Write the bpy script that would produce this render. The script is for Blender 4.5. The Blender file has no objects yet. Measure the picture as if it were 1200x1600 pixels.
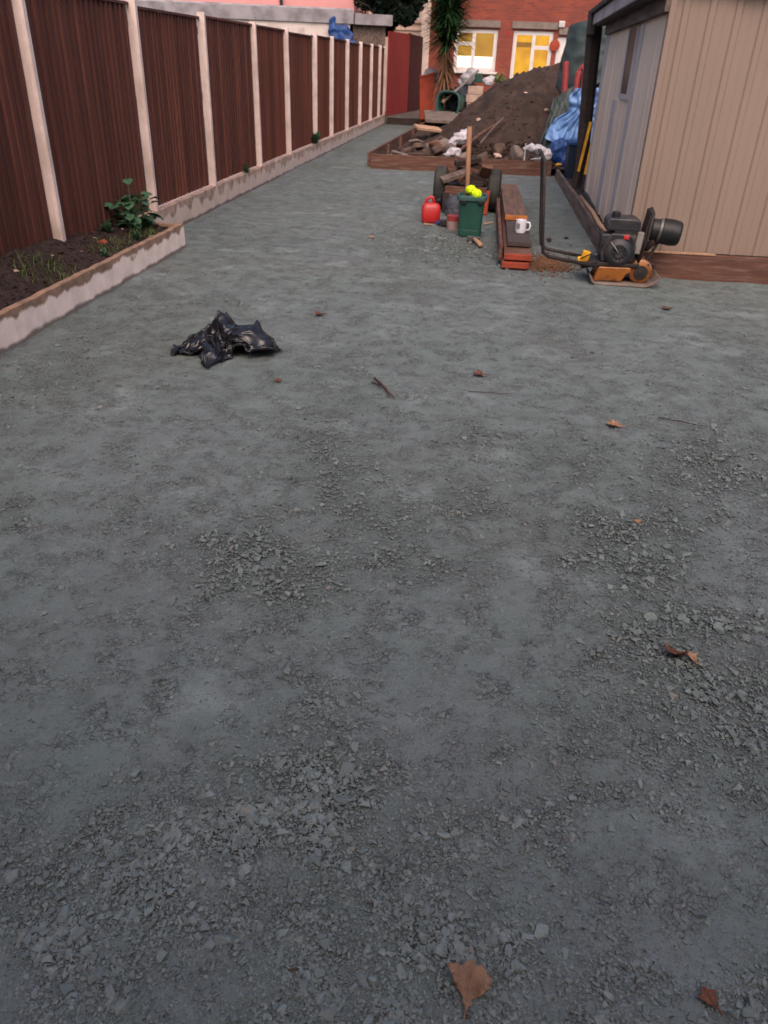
import bpy, bmesh, math, random
import numpy as np
from mathutils import Vector, Matrix, Euler, noise as mnoise

random.seed(7)
RNG = np.random.default_rng(11)
R = math.radians
PI = math.pi
SC = bpy.context.scene
COL = SC.collection

# ---------------------------------------------------------------- camera, sky, sun, exposure
cam_data = bpy.data.cameras.new('camera')
cam = bpy.data.objects.new('camera', cam_data)
COL.objects.link(cam)
cam_data.sensor_fit = 'VERTICAL'
cam_data.sensor_height = 32.0
cam_data.lens = 32.0 * 1205.0 / 1600.0
cam_data.clip_start = 0.05
cam_data.clip_end = 2000
_p, _r, _y = R(30.2), R(2.2), R(-6.2)
_f = Vector((math.sin(_y)*math.cos(_p), math.cos(_y)*math.cos(_p), -math.sin(_p)))
_rt = Vector((math.cos(_y), -math.sin(_y), 0))
_up = _rt.cross(_f)
_R = _rt*math.cos(_r) + _up*math.sin(_r)
_U = -_rt*math.sin(_r) + _up*math.cos(_r)
cam.matrix_world = Matrix(((_R.x, _U.x, -_f.x, 0), (_R.y, _U.y, -_f.y, 0), (_R.z, _U.z, -_f.z, 1.62), (0, 0, 0, 1)))
cam_data.dof.use_dof = True
cam_data.dof.focus_distance = 2.6
cam_data.dof.aperture_fstop = (cam_data.lens/1000.0)/0.0042
SC.camera = cam

SUN_EL, SUN_AZ = 50.0, 173.0          # degrees; azimuth clockwise from +Y (behind the camera, a little to the right)
world = bpy.data.worlds.new('World')
SC.world = world
world.use_nodes = True
wn, wl = world.node_tree.nodes, world.node_tree.links
bg = wn['Background']
sky = wn.new('ShaderNodeTexSky')
sky.sky_type = 'NISHITA'
sky.sun_disc = False
sky.sun_elevation = R(SUN_EL)
sky.sun_rotation = R(SUN_AZ)
sky.air_density = 1.0
sky.dust_density = 5.0
sky.ozone_density = 1.0
wl.new(sky.outputs[0], bg.inputs['Color'])
bg.inputs['Strength'].default_value = 0.10

sd = bpy.data.lights.new('sun', 'SUN')
sd.energy = 0.7
sd.angle = R(75)
sd.color = (1.0, 0.66, 0.50)
sun = bpy.data.objects.new('sun', sd)
COL.objects.link(sun)
_d = Vector((math.sin(R(SUN_AZ))*math.cos(R(SUN_EL)), math.cos(R(SUN_AZ))*math.cos(R(SUN_EL)), math.sin(R(SUN_EL))))
sun.rotation_euler = _d.to_track_quat('Z', 'Y').to_euler()
sun.location = (0, -5, 8)

SC.view_settings.view_transform = 'Standard'
SC.view_settings.look = 'None'
SC.view_settings.gamma = 1.0
SC.view_settings.use_curve_mapping = False
SC.view_settings.exposure = 1.23
SC.cycles.max_bounces = 6

# ---------------------------------------------------------------- small tools
def lin(c):
    return tuple((v/255/12.92 if v/255 <= .04045 else ((v/255+.055)/1.055)**2.4) for v in c) + (1,)

def hsh(ix, iy, s):
    h = (ix.astype(np.int64)*374761393 + iy.astype(np.int64)*668265263 + s*982451653) & 0x7fffffff
    h = ((h ^ (h >> 13))*1274126177) & 0x7fffffff
    h = h ^ (h >> 16)
    return (h & 0xffff)/65535.0

def vn(x, y, s=0):
    x = np.asarray(x, float); y = np.asarray(y, float)
    ix = np.floor(x); iy = np.floor(y)
    fx = x-ix; fy = y-iy
    fx = fx*fx*fx*(fx*(fx*6-15)+10); fy = fy*fy*fy*(fy*(fy*6-15)+10)
    a = hsh(ix, iy, s); b = hsh(ix+1, iy, s); c = hsh(ix, iy+1, s); d = hsh(ix+1, iy+1, s)
    return (a*(1-fx)+b*fx)*(1-fy) + (c*(1-fx)+d*fx)*fy

def fbm(x, y, o=4, s=0):
    v = 0; a = .5; t = 0
    for k in range(o):
        v = v + a*vn(x*2**k + 17.3*k, y*2**k - 9.1*k, s+k); t += a; a *= .5
    return v/t

PATCH = [(-0.33,1.31,.15,.09,1),(-0.49,1.19,.2,.11,1),(-0.69,1.09,.16,.08,.9),(-0.7,.85,.1,.06,.7),(-0.33,1.56,.11,.07,.8),(-0.7,2.4,.26,.24,1),(-0.5,2.96,.22,.24,.7),(-0.64,3.4,.22,.33,.7),(-0.2,2.4,.14,.17,.7),(-0.29,2.66,.23,.2,.7),(.18,3.57,.29,.19,.6),(.07,2.84,.19,.11,.8),(.68,2.69,.28,.22,1),(.83,2.19,.22,.22,1),(.9,1.89,.18,.24,1),(.66,1.93,.14,.09,.8),(1.22,3.48,.35,.51,.9),(.55,3.42,.19,.21,.6),(.94,3.0,.17,.29,.8),(.46,2.47,.12,.11,.9),(.81,1.55,.1,.07,.8),(.12,.98,.08,.07,.8),(-.01,.93,.08,.08,.5),(-.14,1.05,.14,.09,.4),(-.49,.96,.14,.08,.5),(-.42,8.46,.6,.75,.9),(-.84,8.0,.38,.62,.5),(.06,7.95,.38,.6,.7),(-1.81,2.54,.1,.1,.7),(-.74,1.85,.2,.12,.25),(-.66,1.78,.08,.04,.5),(-.45,1.97,.13,.1,.3),(.21,1.19,.09,.07,.5),(1.42,4.66,.36,.29,.4),(-1.92,3.55,.29,.2,.25),(-1.74,3.97,.21,.19,.2),(1.87,6.92,.34,.23,.3),(.3,.9,.12,.05,.5),(.42,1.02,.07,.04,.5),(.67,1.0,.07,.1,.5),(.54,1.47,.14,.06,.4)]

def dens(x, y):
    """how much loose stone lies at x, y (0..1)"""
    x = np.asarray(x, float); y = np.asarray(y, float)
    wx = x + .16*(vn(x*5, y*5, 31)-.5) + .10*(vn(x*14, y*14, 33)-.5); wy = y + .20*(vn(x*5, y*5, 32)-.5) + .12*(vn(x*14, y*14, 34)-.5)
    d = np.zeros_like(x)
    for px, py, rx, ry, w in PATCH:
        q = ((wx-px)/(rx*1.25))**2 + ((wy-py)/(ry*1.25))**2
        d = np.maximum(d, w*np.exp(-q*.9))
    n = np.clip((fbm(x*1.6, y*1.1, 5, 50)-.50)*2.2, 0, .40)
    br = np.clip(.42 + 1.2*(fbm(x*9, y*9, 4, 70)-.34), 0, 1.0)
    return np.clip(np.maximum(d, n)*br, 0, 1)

def gz(x, y):
    """height of the yard surface"""
    x = np.asarray(x, float); y = np.asarray(y, float)
    f = np.clip((40-np.hypot(x, y))/20, 0, 1)
    h = .030*(fbm(x*.55, y*.55, 3, 5)-.5) + .016*(fbm(x*2.2, y*2.2, 3, 9)-.5)
    return f*h

def gzs(x, y):
    return float(gz(np.array([x]), np.array([y]))[0])

def nd(nt, t, **kw):
    n = nt.nodes.new(t)
    for k, v in kw.items():
        if k in n.inputs.keys(): n.inputs[k].default_value = v
        else: setattr(n, k, v)
    return n

def mat(name, c1, c2=None, scale=6.0, rough=.8, bump=0.0, bscale=40.0, stretch=(1, 1, 1), spec=.3, metal=0.0, lo=.35, hi=.65,
        dirt=None, dscale=3.0, damt=.5, rand=0.0, sheen=0.0, transl=0.0, detail=5.0):
    """procedural principled material: two tones mixed by noise, a second tone of dirt, per-object variation, fine relief"""
    m = bpy.data.materials.new(name); m.use_nodes = True
    nt = m.node_tree; b = nt.nodes['Principled BSDF']; L = nt.links
    tc = nd(nt, 'ShaderNodeTexCoord'); mp = nd(nt, 'ShaderNodeMapping'); mp.inputs['Scale'].default_value = stretch
    L.new(tc.outputs['Object'], mp.inputs['Vector'])
    oi = nd(nt, 'ShaderNodeObjectInfo')
    ad = nd(nt, 'ShaderNodeVectorMath', operation='ADD')
    sc = nd(nt, 'ShaderNodeVectorMath', operation='SCALE'); cb = nd(nt, 'ShaderNodeCombineXYZ')
    for i in range(3): L.new(oi.outputs['Random'], cb.inputs[i])
    L.new(cb.outputs[0], sc.inputs[0]); sc.inputs['Scale'].default_value = 37.0
    L.new(mp.outputs[0], ad.inputs[0]); L.new(sc.outputs[0], ad.inputs[1])
    vec = ad.outputs[0]
    n1 = nd(nt, 'ShaderNodeTexNoise'); n1.inputs['Scale'].default_value = scale; n1.inputs['Detail'].default_value = detail
    L.new(vec, n1.inputs['Vector'])
    mr = nd(nt, 'ShaderNodeMapRange'); mr.inputs['From Min'].default_value = lo; mr.inputs['From Max'].default_value = hi
    L.new(n1.outputs['Fac'], mr.inputs['Value'])
    mx = nd(nt, 'ShaderNodeMix', data_type='RGBA'); mx.inputs['A'].default_value = lin(c1); mx.inputs['B'].default_value = lin(c2 or c1)
    L.new(mr.outputs[0], mx.inputs['Factor']); out = mx.outputs['Result']
    if dirt:
        n2 = nd(nt, 'ShaderNodeTexNoise'); n2.inputs['Scale'].default_value = dscale; n2.inputs['Detail'].default_value = 6; L.new(vec, n2.inputs['Vector'])
        m2 = nd(nt, 'ShaderNodeMapRange'); m2.inputs['From Min'].default_value = .48; m2.inputs['From Max'].default_value = .72; m2.inputs['To Max'].default_value = damt
        L.new(n2.outputs['Fac'], m2.inputs['Value'])
        x2 = nd(nt, 'ShaderNodeMix', data_type='RGBA'); x2.inputs['B'].default_value = lin(dirt)
        L.new(out, x2.inputs['A']); L.new(m2.outputs[0], x2.inputs['Factor']); out = x2.outputs['Result']
    if rand:
        hs = nd(nt, 'ShaderNodeHueSaturation'); mr3 = nd(nt, 'ShaderNodeMapRange')
        mr3.inputs['To Min'].default_value = 1-rand; mr3.inputs['To Max'].default_value = 1+rand
        L.new(oi.outputs['Random'], mr3.inputs['Value']); L.new(mr3.outputs[0], hs.inputs['Value']); L.new(out, hs.inputs['Color']); out = hs.outputs['Color']
    L.new(out, b.inputs['Base Color'])
    b.inputs['Roughness'].default_value = rough; b.inputs['Metallic'].default_value = metal
    b.inputs['Specular IOR Level'].default_value = spec
    if sheen: b.inputs['Sheen Weight'].default_value = sheen
    if bump:
        n3 = nd(nt, 'ShaderNodeTexNoise'); n3.inputs['Scale'].default_value = bscale; n3.inputs['Detail'].default_value = 6; L.new(vec, n3.inputs['Vector'])
        bp = nd(nt, 'ShaderNodeBump'); bp.inputs['Strength'].default_value = min(1, bump); bp.inputs['Distance'].default_value = .01*max(1, bump)
        L.new(n3.outputs['Fac'], bp.inputs['Height']); L.new(bp.outputs[0], b.inputs['Normal'])
    return m

class MB:
    """collects vertices and faces of one mesh"""
    def __init__(s): s.v = []; s.f = []
    def add(s, vs, fs, M=None):
        o = len(s.v)
        s.v += [tuple(M @ Vector(v)) if M is not None else tuple(v) for v in vs]
        s.f += [tuple(i+o for i in f) for f in fs]
        return s
    def box(s, c, d, rot=None, taper=None):
        x, y, z = d[0]/2, d[1]/2, d[2]/2
        t = taper or 1.0
        vs = [(-x*t, -y*t, -z), (x*t, -y*t, -z), (x*t, y*t, -z), (-x*t, y*t, -z), (-x, -y, z), (x, -y, z), (x, y, z), (-x, y, z)]
        M = Matrix.Translation(c)
        if rot: M = M @ Euler(rot).to_matrix().to_4x4()
        return s.add(vs, [(3, 2, 1, 0), (4, 5, 6, 7), (0, 1, 5, 4), (1, 2, 6, 5), (2, 3, 7, 6), (3, 0, 4, 7)], M)
    def tube(s, pts, r, n=8, cap=True):
        pts = [Vector(p) for p in pts]; rs = r if isinstance(r, (list, tuple)) else [r]*len(pts)
        o = len(s.v); up = None
        for i, p in enumerate(pts):
            a = pts[max(0, i-1)]; b = pts[min(len(pts)-1, i+1)]
            d = (b-a).normalized()
            if up is None: up = d.orthogonal().normalized()
            else:
                up = (up - d*up.dot(d))
                up = up.normalized() if up.length > 1e-6 else d.orthogonal().normalized()
            w = d.cross(up)
            for k in range(n):
                t = 2*PI*k/n
                s.v.append(tuple(p + (up*math.cos(t) + w*math.sin(t))*rs[i]))
        for i in range(len(pts)-1):
            for k in range(n):
                a = o+i*n+k; b = o+i*n+(k+1) % n
                s.f.append((a, b, b+n, a+n))
        if cap:
            s.f.append(tuple(o+k for k in reversed(range(n)))); s.f.append(tuple(o+(len(pts)-1)*n+k for k in range(n)))
        return s
    def lathe(s, prof, n=20, M=None):
        """prof: (radius, z) pairs round the z axis"""
        vs = [(r*math.cos(2*PI*k/n), r*math.sin(2*PI*k/n), z) for r, z in prof for k in range(n)]
        fs = [(i*n+k, i*n+(k+1) % n, (i+1)*n+(k+1) % n, (i+1)*n+k) for i in range(len(prof)-1) for k in range(n)]
        if prof[0][0] > 1e-4: fs.append(tuple(reversed(range(n))))
        if prof[-1][0] > 1e-4: fs.append(tuple((len(prof)-1)*n+k for k in range(n)))
        return s.add(vs, fs, M)
    def prism(s, poly, h, M=None):
        """poly in xy, extruded along z from 0 to h"""
        n = len(poly)
        vs = [(x, y, 0) for x, y in poly] + [(x, y, h) for x, y in poly]
        fs = [tuple(reversed(range(n))), tuple(range(n, 2*n))] + [(k, (k+1) % n, n+(k+1) % n, n+k) for k in range(n)]
        return s.add(vs, fs, M)
    def grid(s, fn, nu, nv, thick=0.0):
        P = [[Vector(fn(i/nu, j/nv)) for j in range(nv+1)] for i in range(nu+1)]
        vs = [p for row in P for p in row]; w = nv+1
        fs = [(i*w+j, (i+1)*w+j, (i+1)*w+j+1, i*w+j+1) for i in range(nu) for j in range(nv)]
        return s.add(vs, fs)
    def build(s, name, m, parent=None, smooth=False, bevel=0.0, loc=None, solid=0.0, sub=0, auto=None):
        me = bpy.data.meshes.new(name); me.from_pydata(s.v, [], s.f); me.update()
        bm = bmesh.new(); bm.from_mesh(me); bmesh.ops.recalc_face_normals(bm, faces=bm.faces); bm.to_mesh(me); bm.free()
        if m: me.materials.append(m)
        if smooth:
            me.polygons.foreach_set('use_smooth', [True]*len(me.polygons))
            if auto: 
                me.set_sharp_from_angle(angle=R(auto))
        o = bpy.data.objects.new(name, me); COL.objects.link(o)
        if parent: o.parent = parent
        if loc: o.location = loc
        if solid:
            md = o.modifiers.new('s', 'SOLIDIFY'); md.thickness = solid
        if sub:
            md = o.modifiers.new('u', 'SUBSURF'); md.levels = sub; md.render_levels = sub
        if bevel:
            md = o.modifiers.new('b', 'BEVEL'); md.width = bevel; md.segments = 2; md.limit_method = 'ANGLE'; md.angle_limit = R(40)
        return o

def tag(o, label=None, cat=None, group=None, kind=None):
    if label: o['label'] = label
    if cat: o['category'] = cat
    if group: o['group'] = group
    if kind: o['kind'] = kind
    return o

def thing(name, label, cat, loc, rz=0.0, group=None):
    o = bpy.data.objects.new(name, None); COL.objects.link(o)
    o.empty_display_size = .1; o.location = loc; o.rotation_euler = (0, 0, rz)
    return tag(o, label, cat, group)

def copy_tree(o, parent=None):
    c = o.copy(); COL.objects.link(c)
    if parent: c.parent = parent
    for ch in list(o.children): copy_tree(ch, c)
    return c

def big_mesh(name, V, F, m, attrs=None, smooth=False):
    """V (n,3) array, F (k,4) or (k,3) array"""
    me = bpy.data.meshes.new(name)
    k = F.shape[1]
    me.vertices.add(len(V)); me.vertices.foreach_set('co', np.ascontiguousarray(V, np.float32).ravel())
    me.loops.add(F.size); me.loops.foreach_set('vertex_index', np.ascontiguousarray(F, np.int32).ravel())
    me.polygons.add(len(F)); me.polygons.foreach_set('loop_start', np.arange(0, F.size, k, dtype=np.int32))
    me.polygons.foreach_set('use_smooth', np.full(len(F), smooth, bool))
    for nm, a in (attrs or {}).items():
        at = me.attributes.new(nm, 'FLOAT', 'POINT'); at.data.foreach_set('value', np.ascontiguousarray(a, np.float32))
    me.update(); me.validate()
    me.materials.append(m)
    o = bpy.data.objects.new(name, me); COL.objects.link(o)
    return o

def hull_stone(n, flat, seed, jag=.25):
    """angular stone: convex hull of random points, about 1 across; triangles"""
    rr = random.Random(seed); bm = bmesh.new()
    for i in range(n):
        v = Vector((rr.gauss(0, 1), rr.gauss(0, 1), rr.gauss(0, 1))).normalized()
        v *= .5*(1-jag*rr.random())
        bm.verts.new((v.x, v.y*(.65+.3*rr.random()), v.z*flat))
    r = bmesh.ops.convex_hull(bm, input=bm.verts)
    bmesh.ops.delete(bm, geom=[g for g in r['geom_interior'] if isinstance(g, bmesh.types.BMVert)], context='VERTS')
    bmesh.ops.triangulate(bm, faces=bm.faces)
    bm.verts.index_update()
    V = np.array([v.co[:] for v in bm.verts]); F = np.array([[v.index for v in f.verts] for f in bm.faces]); bm.free()
    return V, F

def scatter(name, pos, size, m, protos, tiltmax=.5, sink=.15):
    """many stones as one mesh; pos (n,3), size (n,)"""
    n = len(pos); VV = []; FF = []; TT = []; off = 0
    pick = RNG.integers(0, len(protos), n)
    for pi, (V, F) in enumerate(protos):
        ids = np.where(pick == pi)[0]
        if not len(ids): continue
        k = len(ids)
        a = RNG.uniform(0, 2*PI, k); tx = RNG.normal(0, tiltmax*.5, k); ty = RNG.normal(0, tiltmax*.5, k)
        ca, sa = np.cos(a), np.sin(a); z0 = np.zeros(k); o1 = np.ones(k)
        Rz = np.stack([np.stack([ca, -sa, z0], -1), np.stack([sa, ca, z0], -1), np.stack([z0, z0, o1], -1)], 1)
        Rx = np.stack([np.stack([o1, z0, z0], -1), np.stack([z0, np.cos(tx), -np.sin(tx)], -1), np.stack([z0, np.sin(tx), np.cos(tx)], -1)], 1)
        Ry = np.stack([np.stack([np.cos(ty), z0, np.sin(ty)], -1), np.stack([z0, o1, z0], -1), np.stack([-np.sin(ty), z0, np.cos(ty)], -1)], 1)
        M = Ry @ Rx @ Rz
        P = np.einsum('kij,vj->kvi', M, V)*size[ids][:, None, None] + pos[ids][:, None, :]
        P[:, :, 2] += (sink*size[ids])[:, None]
        VV.append(P.reshape(-1, 3))
        FF.append((F[None] + (np.arange(k)*len(V))[:, None, None]).reshape(-1, 3) + off)
        TT.append(np.repeat(RNG.random(k), len(V))); off += k*len(V)
    return big_mesh(name, np.concatenate(VV), np.concatenate(FF), m, {'tint': np.concatenate(TT)})

def crumple(name, blobs, m, voxel=.012, amp=.02, freq=8.0, amp2=.006, freq2=25.0, parent=None, floor=None, seed=0, smooth=True, auto=None):
    """crushed sheet or sack: union of squashed balls, remeshed and folded by ridged noise"""
    bm = bmesh.new()
    for c, r, *e in blobs:
        M = Matrix.Translation(c) @ Euler(e[0] if e else (0, 0, 0)).to_matrix().to_4x4() @ Matrix.Diagonal((*r, 1))
        bmesh.ops.create_icosphere(bm, subdivisions=3, radius=1, matrix=M)
    me = bpy.data.meshes.new(name); bm.to_mesh(me); bm.free()
    o = bpy.data.objects.new(name, me); COL.objects.link(o)
    md = o.modifiers.new('r', 'REMESH'); md.mode = 'VOXEL'; md.voxel_size = voxel
    dg = bpy.context.evaluated_depsgraph_get(); me2 = bpy.data.meshes.new_from_object(o.evaluated_get(dg))
    o.modifiers.clear(); o.data = me2; bpy.data.meshes.remove(me); me2.name = name
    sv = Vector((seed*3.7, seed*1.9, -seed*2.3))
    ns = [v.normal.copy() for v in me2.vertices]
    for v, nn in zip(me2.vertices, ns):
        q = v.co*freq + sv
        q = q + mnoise.noise_vector(q*.7)*.8
        rg = 1-abs(mnoise.noise(q)*1.8); rg2 = 1-abs(mnoise.noise(v.co*freq2+sv)*1.8)
        d = amp*(rg-.55)*1.6 + amp2*(rg2-.55)*1.6 + amp*.6*mnoise.noise(q*.5)
        co = v.co + nn*d
        if floor is not None and co.z < floor: co.z = floor + (co.z-floor)*.05
        v.co = co
    me2.materials.clear(); me2.materials.append(m)
    me2.polygons.foreach_set('use_smooth', [smooth]*len(me2.polygons))
    if auto: me2.set_sharp_from_angle(angle=R(auto))
    me2.update()
    if parent: o.parent = parent
    return o

def rock(name, loc, dims, m, seed, sub=2, amp=.16, rot=(0, 0, 0)):
    """angular lump: convex hull softened a little"""
    V, F = hull_stone(14, 1.0, seed, .3)
    mb = MB(); mb.add([(v[0]*dims[0], v[1]*dims[1]*1.2, v[2]*dims[2]) for v in V], [tuple(f) for f in F])
    o = mb.build(name, m, bevel=min(dims)*.08)
    o.location = loc; o.rotation_euler = rot
    return o

# ---------------------------------------------------------------- materials
def ground_material(name, stones=False):
    m = bpy.data.materials.new(name); m.use_nodes = True
    nt = m.node_tree; b = nt.nodes['Principled BSDF']; L = nt.links
    tc = nd(nt, 'ShaderNodeTexCoord')
    def noi(s, d=5, r=.55):
        n = nd(nt, 'ShaderNodeTexNoise'); n.inputs['Scale'].default_value = s; n.inputs['Detail'].default_value = d; n.inputs['Roughness'].default_value = r
        L.new(tc.outputs['Object'], n.inputs['Vector']); return n.outputs['Fac']
    def ramp(v, a, c, t0=0, t1=1):
        r = nd(nt, 'ShaderNodeMapRange'); r.inputs['From Min'].default_value = a; r.inputs['From Max'].default_value = c
        r.inputs['To Min'].default_value = t0; r.inputs['To Max'].default_value = t1; L.new(v, r.inputs['Value']); return r.outputs[0]
    def mix(f, a, c, bt='MIX'):
        x = nd(nt, 'ShaderNodeMix', data_type='RGBA', blend_type=bt)
        for k, s in (('A', a), ('B', c)):
            if isinstance(s, tuple): x.inputs[k].default_value = s
            else: L.new(s, x.inputs[k])
        if isinstance(f, float): x.inputs['Factor'].default_value = f
        else: L.new(f, x.inputs['Factor'])
        return x.outputs['Result']
    base = mix(ramp(noi(1.1), .36, .64), lin((102, 114, 110)), lin((107, 115, 116)))     # green grey to blue grey
    base = mix(ramp(noi(.55, 4), .5, .72, 0, .55), base, lin((98, 99, 88)))             # brownish drifts
    base = mix(ramp(noi(2.3, 6), .54, .66, 0, .75), base, lin((128, 138, 137)))           # pale dust
    base = mix(ramp(noi(6.0, 6), .35, .65, .0, .5), base, mix(ramp(noi(14.0), .4, .6), lin((80, 82, 82)), lin((112, 115, 116))))
    if stones:
        at = nd(nt, 'ShaderNodeAttribute', attribute_name='tint')
        base = mix(.55, base, mix(ramp(at.outputs['Fac'], 0, 1), lin((86, 96, 94)), lin((138, 146, 143))))
        base = mix(ramp(at.outputs['Fac'], .97, .99, 0, .5), base, lin((124, 108, 100)))
        f = noi(160, 4)
        base = mix(ramp(f, .35, .65, .0, .35), base, lin((84, 88, 90)))
        bh = f; bs, bd = .35, .004
    else:
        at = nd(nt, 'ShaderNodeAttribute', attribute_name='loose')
        base = mix(ramp(at.outputs['Fac'], .1, .75, 0, .75), base, lin((56, 60, 57)))  # fines painted darker among loose stones, standing in for shade in the gaps
        f1 = noi(150, 6, .7); f2 = noi(420, 3, .7)
        base = mix(ramp(f1, .30, .43, .7, 0), base, lin((50, 51, 51)))
        base = mix(ramp(f2, .55, .75, 0, .35), base, lin((135, 138, 138)))
        vo = nd(nt, 'ShaderNodeTexVoronoi'); vo.inputs['Scale'].default_value = 95; L.new(tc.outputs['Object'], vo.inputs['Vector'])
        ma = nd(nt, 'ShaderNodeMath', operation='ADD'); L.new(f1, ma.inputs[0]); L.new(ramp(f2, 0, 1, 0, .4), ma.inputs[1])
        mb_ = nd(nt, 'ShaderNodeMath', operation='ADD'); L.new(ma.outputs[0], mb_.inputs[0]); L.new(ramp(vo.outputs['Distance'], 0, .8, .5, 0), mb_.inputs[1])
        bh = mb_.outputs[0]; bs, bd = .75, .006
        # stones set in the fines: cells with dirt and painted crevice shade in the joints, showing where the fines have worn away
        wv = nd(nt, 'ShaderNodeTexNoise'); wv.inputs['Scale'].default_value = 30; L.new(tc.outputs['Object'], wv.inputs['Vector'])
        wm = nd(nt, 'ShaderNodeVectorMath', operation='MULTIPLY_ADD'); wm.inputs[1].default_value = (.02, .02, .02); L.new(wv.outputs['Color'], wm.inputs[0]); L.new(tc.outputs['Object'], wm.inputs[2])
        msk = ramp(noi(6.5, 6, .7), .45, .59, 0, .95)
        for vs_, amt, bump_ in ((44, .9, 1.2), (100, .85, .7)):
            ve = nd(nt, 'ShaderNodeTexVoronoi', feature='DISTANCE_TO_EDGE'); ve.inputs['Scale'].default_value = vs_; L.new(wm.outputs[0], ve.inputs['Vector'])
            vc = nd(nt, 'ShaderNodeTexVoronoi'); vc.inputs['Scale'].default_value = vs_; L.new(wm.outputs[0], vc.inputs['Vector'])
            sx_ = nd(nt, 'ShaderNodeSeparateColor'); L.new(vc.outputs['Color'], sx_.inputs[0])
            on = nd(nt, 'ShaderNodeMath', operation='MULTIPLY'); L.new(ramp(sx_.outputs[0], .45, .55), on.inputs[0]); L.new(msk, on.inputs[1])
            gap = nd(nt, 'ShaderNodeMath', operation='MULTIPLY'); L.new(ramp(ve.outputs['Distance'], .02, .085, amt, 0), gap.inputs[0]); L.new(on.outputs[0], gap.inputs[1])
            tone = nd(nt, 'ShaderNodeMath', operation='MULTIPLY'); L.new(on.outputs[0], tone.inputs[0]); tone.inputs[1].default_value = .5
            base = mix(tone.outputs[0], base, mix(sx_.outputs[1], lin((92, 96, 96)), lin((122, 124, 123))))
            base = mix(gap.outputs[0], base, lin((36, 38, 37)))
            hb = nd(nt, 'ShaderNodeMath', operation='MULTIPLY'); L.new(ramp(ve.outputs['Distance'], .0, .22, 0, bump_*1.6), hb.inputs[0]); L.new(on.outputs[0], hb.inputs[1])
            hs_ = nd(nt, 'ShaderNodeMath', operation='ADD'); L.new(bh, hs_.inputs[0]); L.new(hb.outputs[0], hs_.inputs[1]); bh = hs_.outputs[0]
    L.new(base, b.inputs['Base Color'])
    b.inputs['Roughness'].default_value = .92; b.inputs['Specular IOR Level'].default_value = .25
    bp = nd(nt, 'ShaderNodeBump'); bp.inputs['Strength'].default_value = bs; bp.inputs['Distance'].default_value = bd
    L.new(bh, bp.inputs['Height']); L.new(bp.outputs[0], b.inputs['Normal'])
    return m

def brick_material():
    m = bpy.data.materials.new('red_brick'); m.use_nodes = True
    nt = m.node_tree; b = nt.nodes['Principled BSDF']; L = nt.links
    tc = nd(nt, 'ShaderNodeTexCoord'); sp = nd(nt, 'ShaderNodeSeparateXYZ'); cb = nd(nt, 'ShaderNodeCombineXYZ')
    L.new(tc.outputs['Object'], sp.inputs[0]); ad = nd(nt, 'ShaderNodeMath', operation='ADD'); L.new(sp.outputs[0], ad.inputs[0]); L.new(sp.outputs[1], ad.inputs[1])
    L.new(ad.outputs[0], cb.inputs[0]); L.new(sp.outputs[2], cb.inputs[1])
    br = nd(nt, 'ShaderNodeTexBrick'); L.new(cb.outputs[0], br.inputs['Vector'])
    br.inputs['Scale'].default_value = 1; br.inputs['Brick Width'].default_value = .225; br.inputs['Row Height'].default_value = .075
    br.inputs['Mortar Size'].default_value = .006; br.inputs['Mortar Smooth'].default_value = .3; br.inputs['Bias'].default_value = -.2
    br.inputs['Color1'].default_value = lin((142, 66, 48)); br.inputs['Color2'].default_value = lin((112, 52, 44)); br.inputs['Mortar'].default_value = lin((120, 82, 70))
    no = nd(nt, 'ShaderNodeTexNoise'); no.inputs['Scale'].default_value = .9; no.inputs['Detail'].default_value = 4; L.new(tc.outputs['Object'], no.inputs['Vector'])
    mr = nd(nt, 'ShaderNodeMapRange'); mr.inputs['From Min'].default_value = .35; mr.inputs['From Max'].default_value = .7; mr.inputs['To Max'].default_value = .45; L.new(no.outputs['Fac'], mr.inputs['Value'])
    mx = nd(nt, 'ShaderNodeMix', data_type='RGBA'); L.new(br.outputs['Color'], mx.inputs['A']); mx.inputs['B'].default_value = lin((98, 50, 46)); L.new(mr.outputs[0], mx.inputs['Factor'])
    L.new(mx.outputs['Result'], b.inputs['Base Color']); b.inputs['Roughness'].default_value = .9
    bp = nd(nt, 'ShaderNodeBump'); bp.inputs['Strength'].default_value = .6; bp.inputs['Distance'].default_value = .01; bp.invert = True
    L.new(br.outputs['Fac'], bp.inputs['Height']); L.new(bp.outputs[0], b.inputs['Normal'])
    return m

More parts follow.
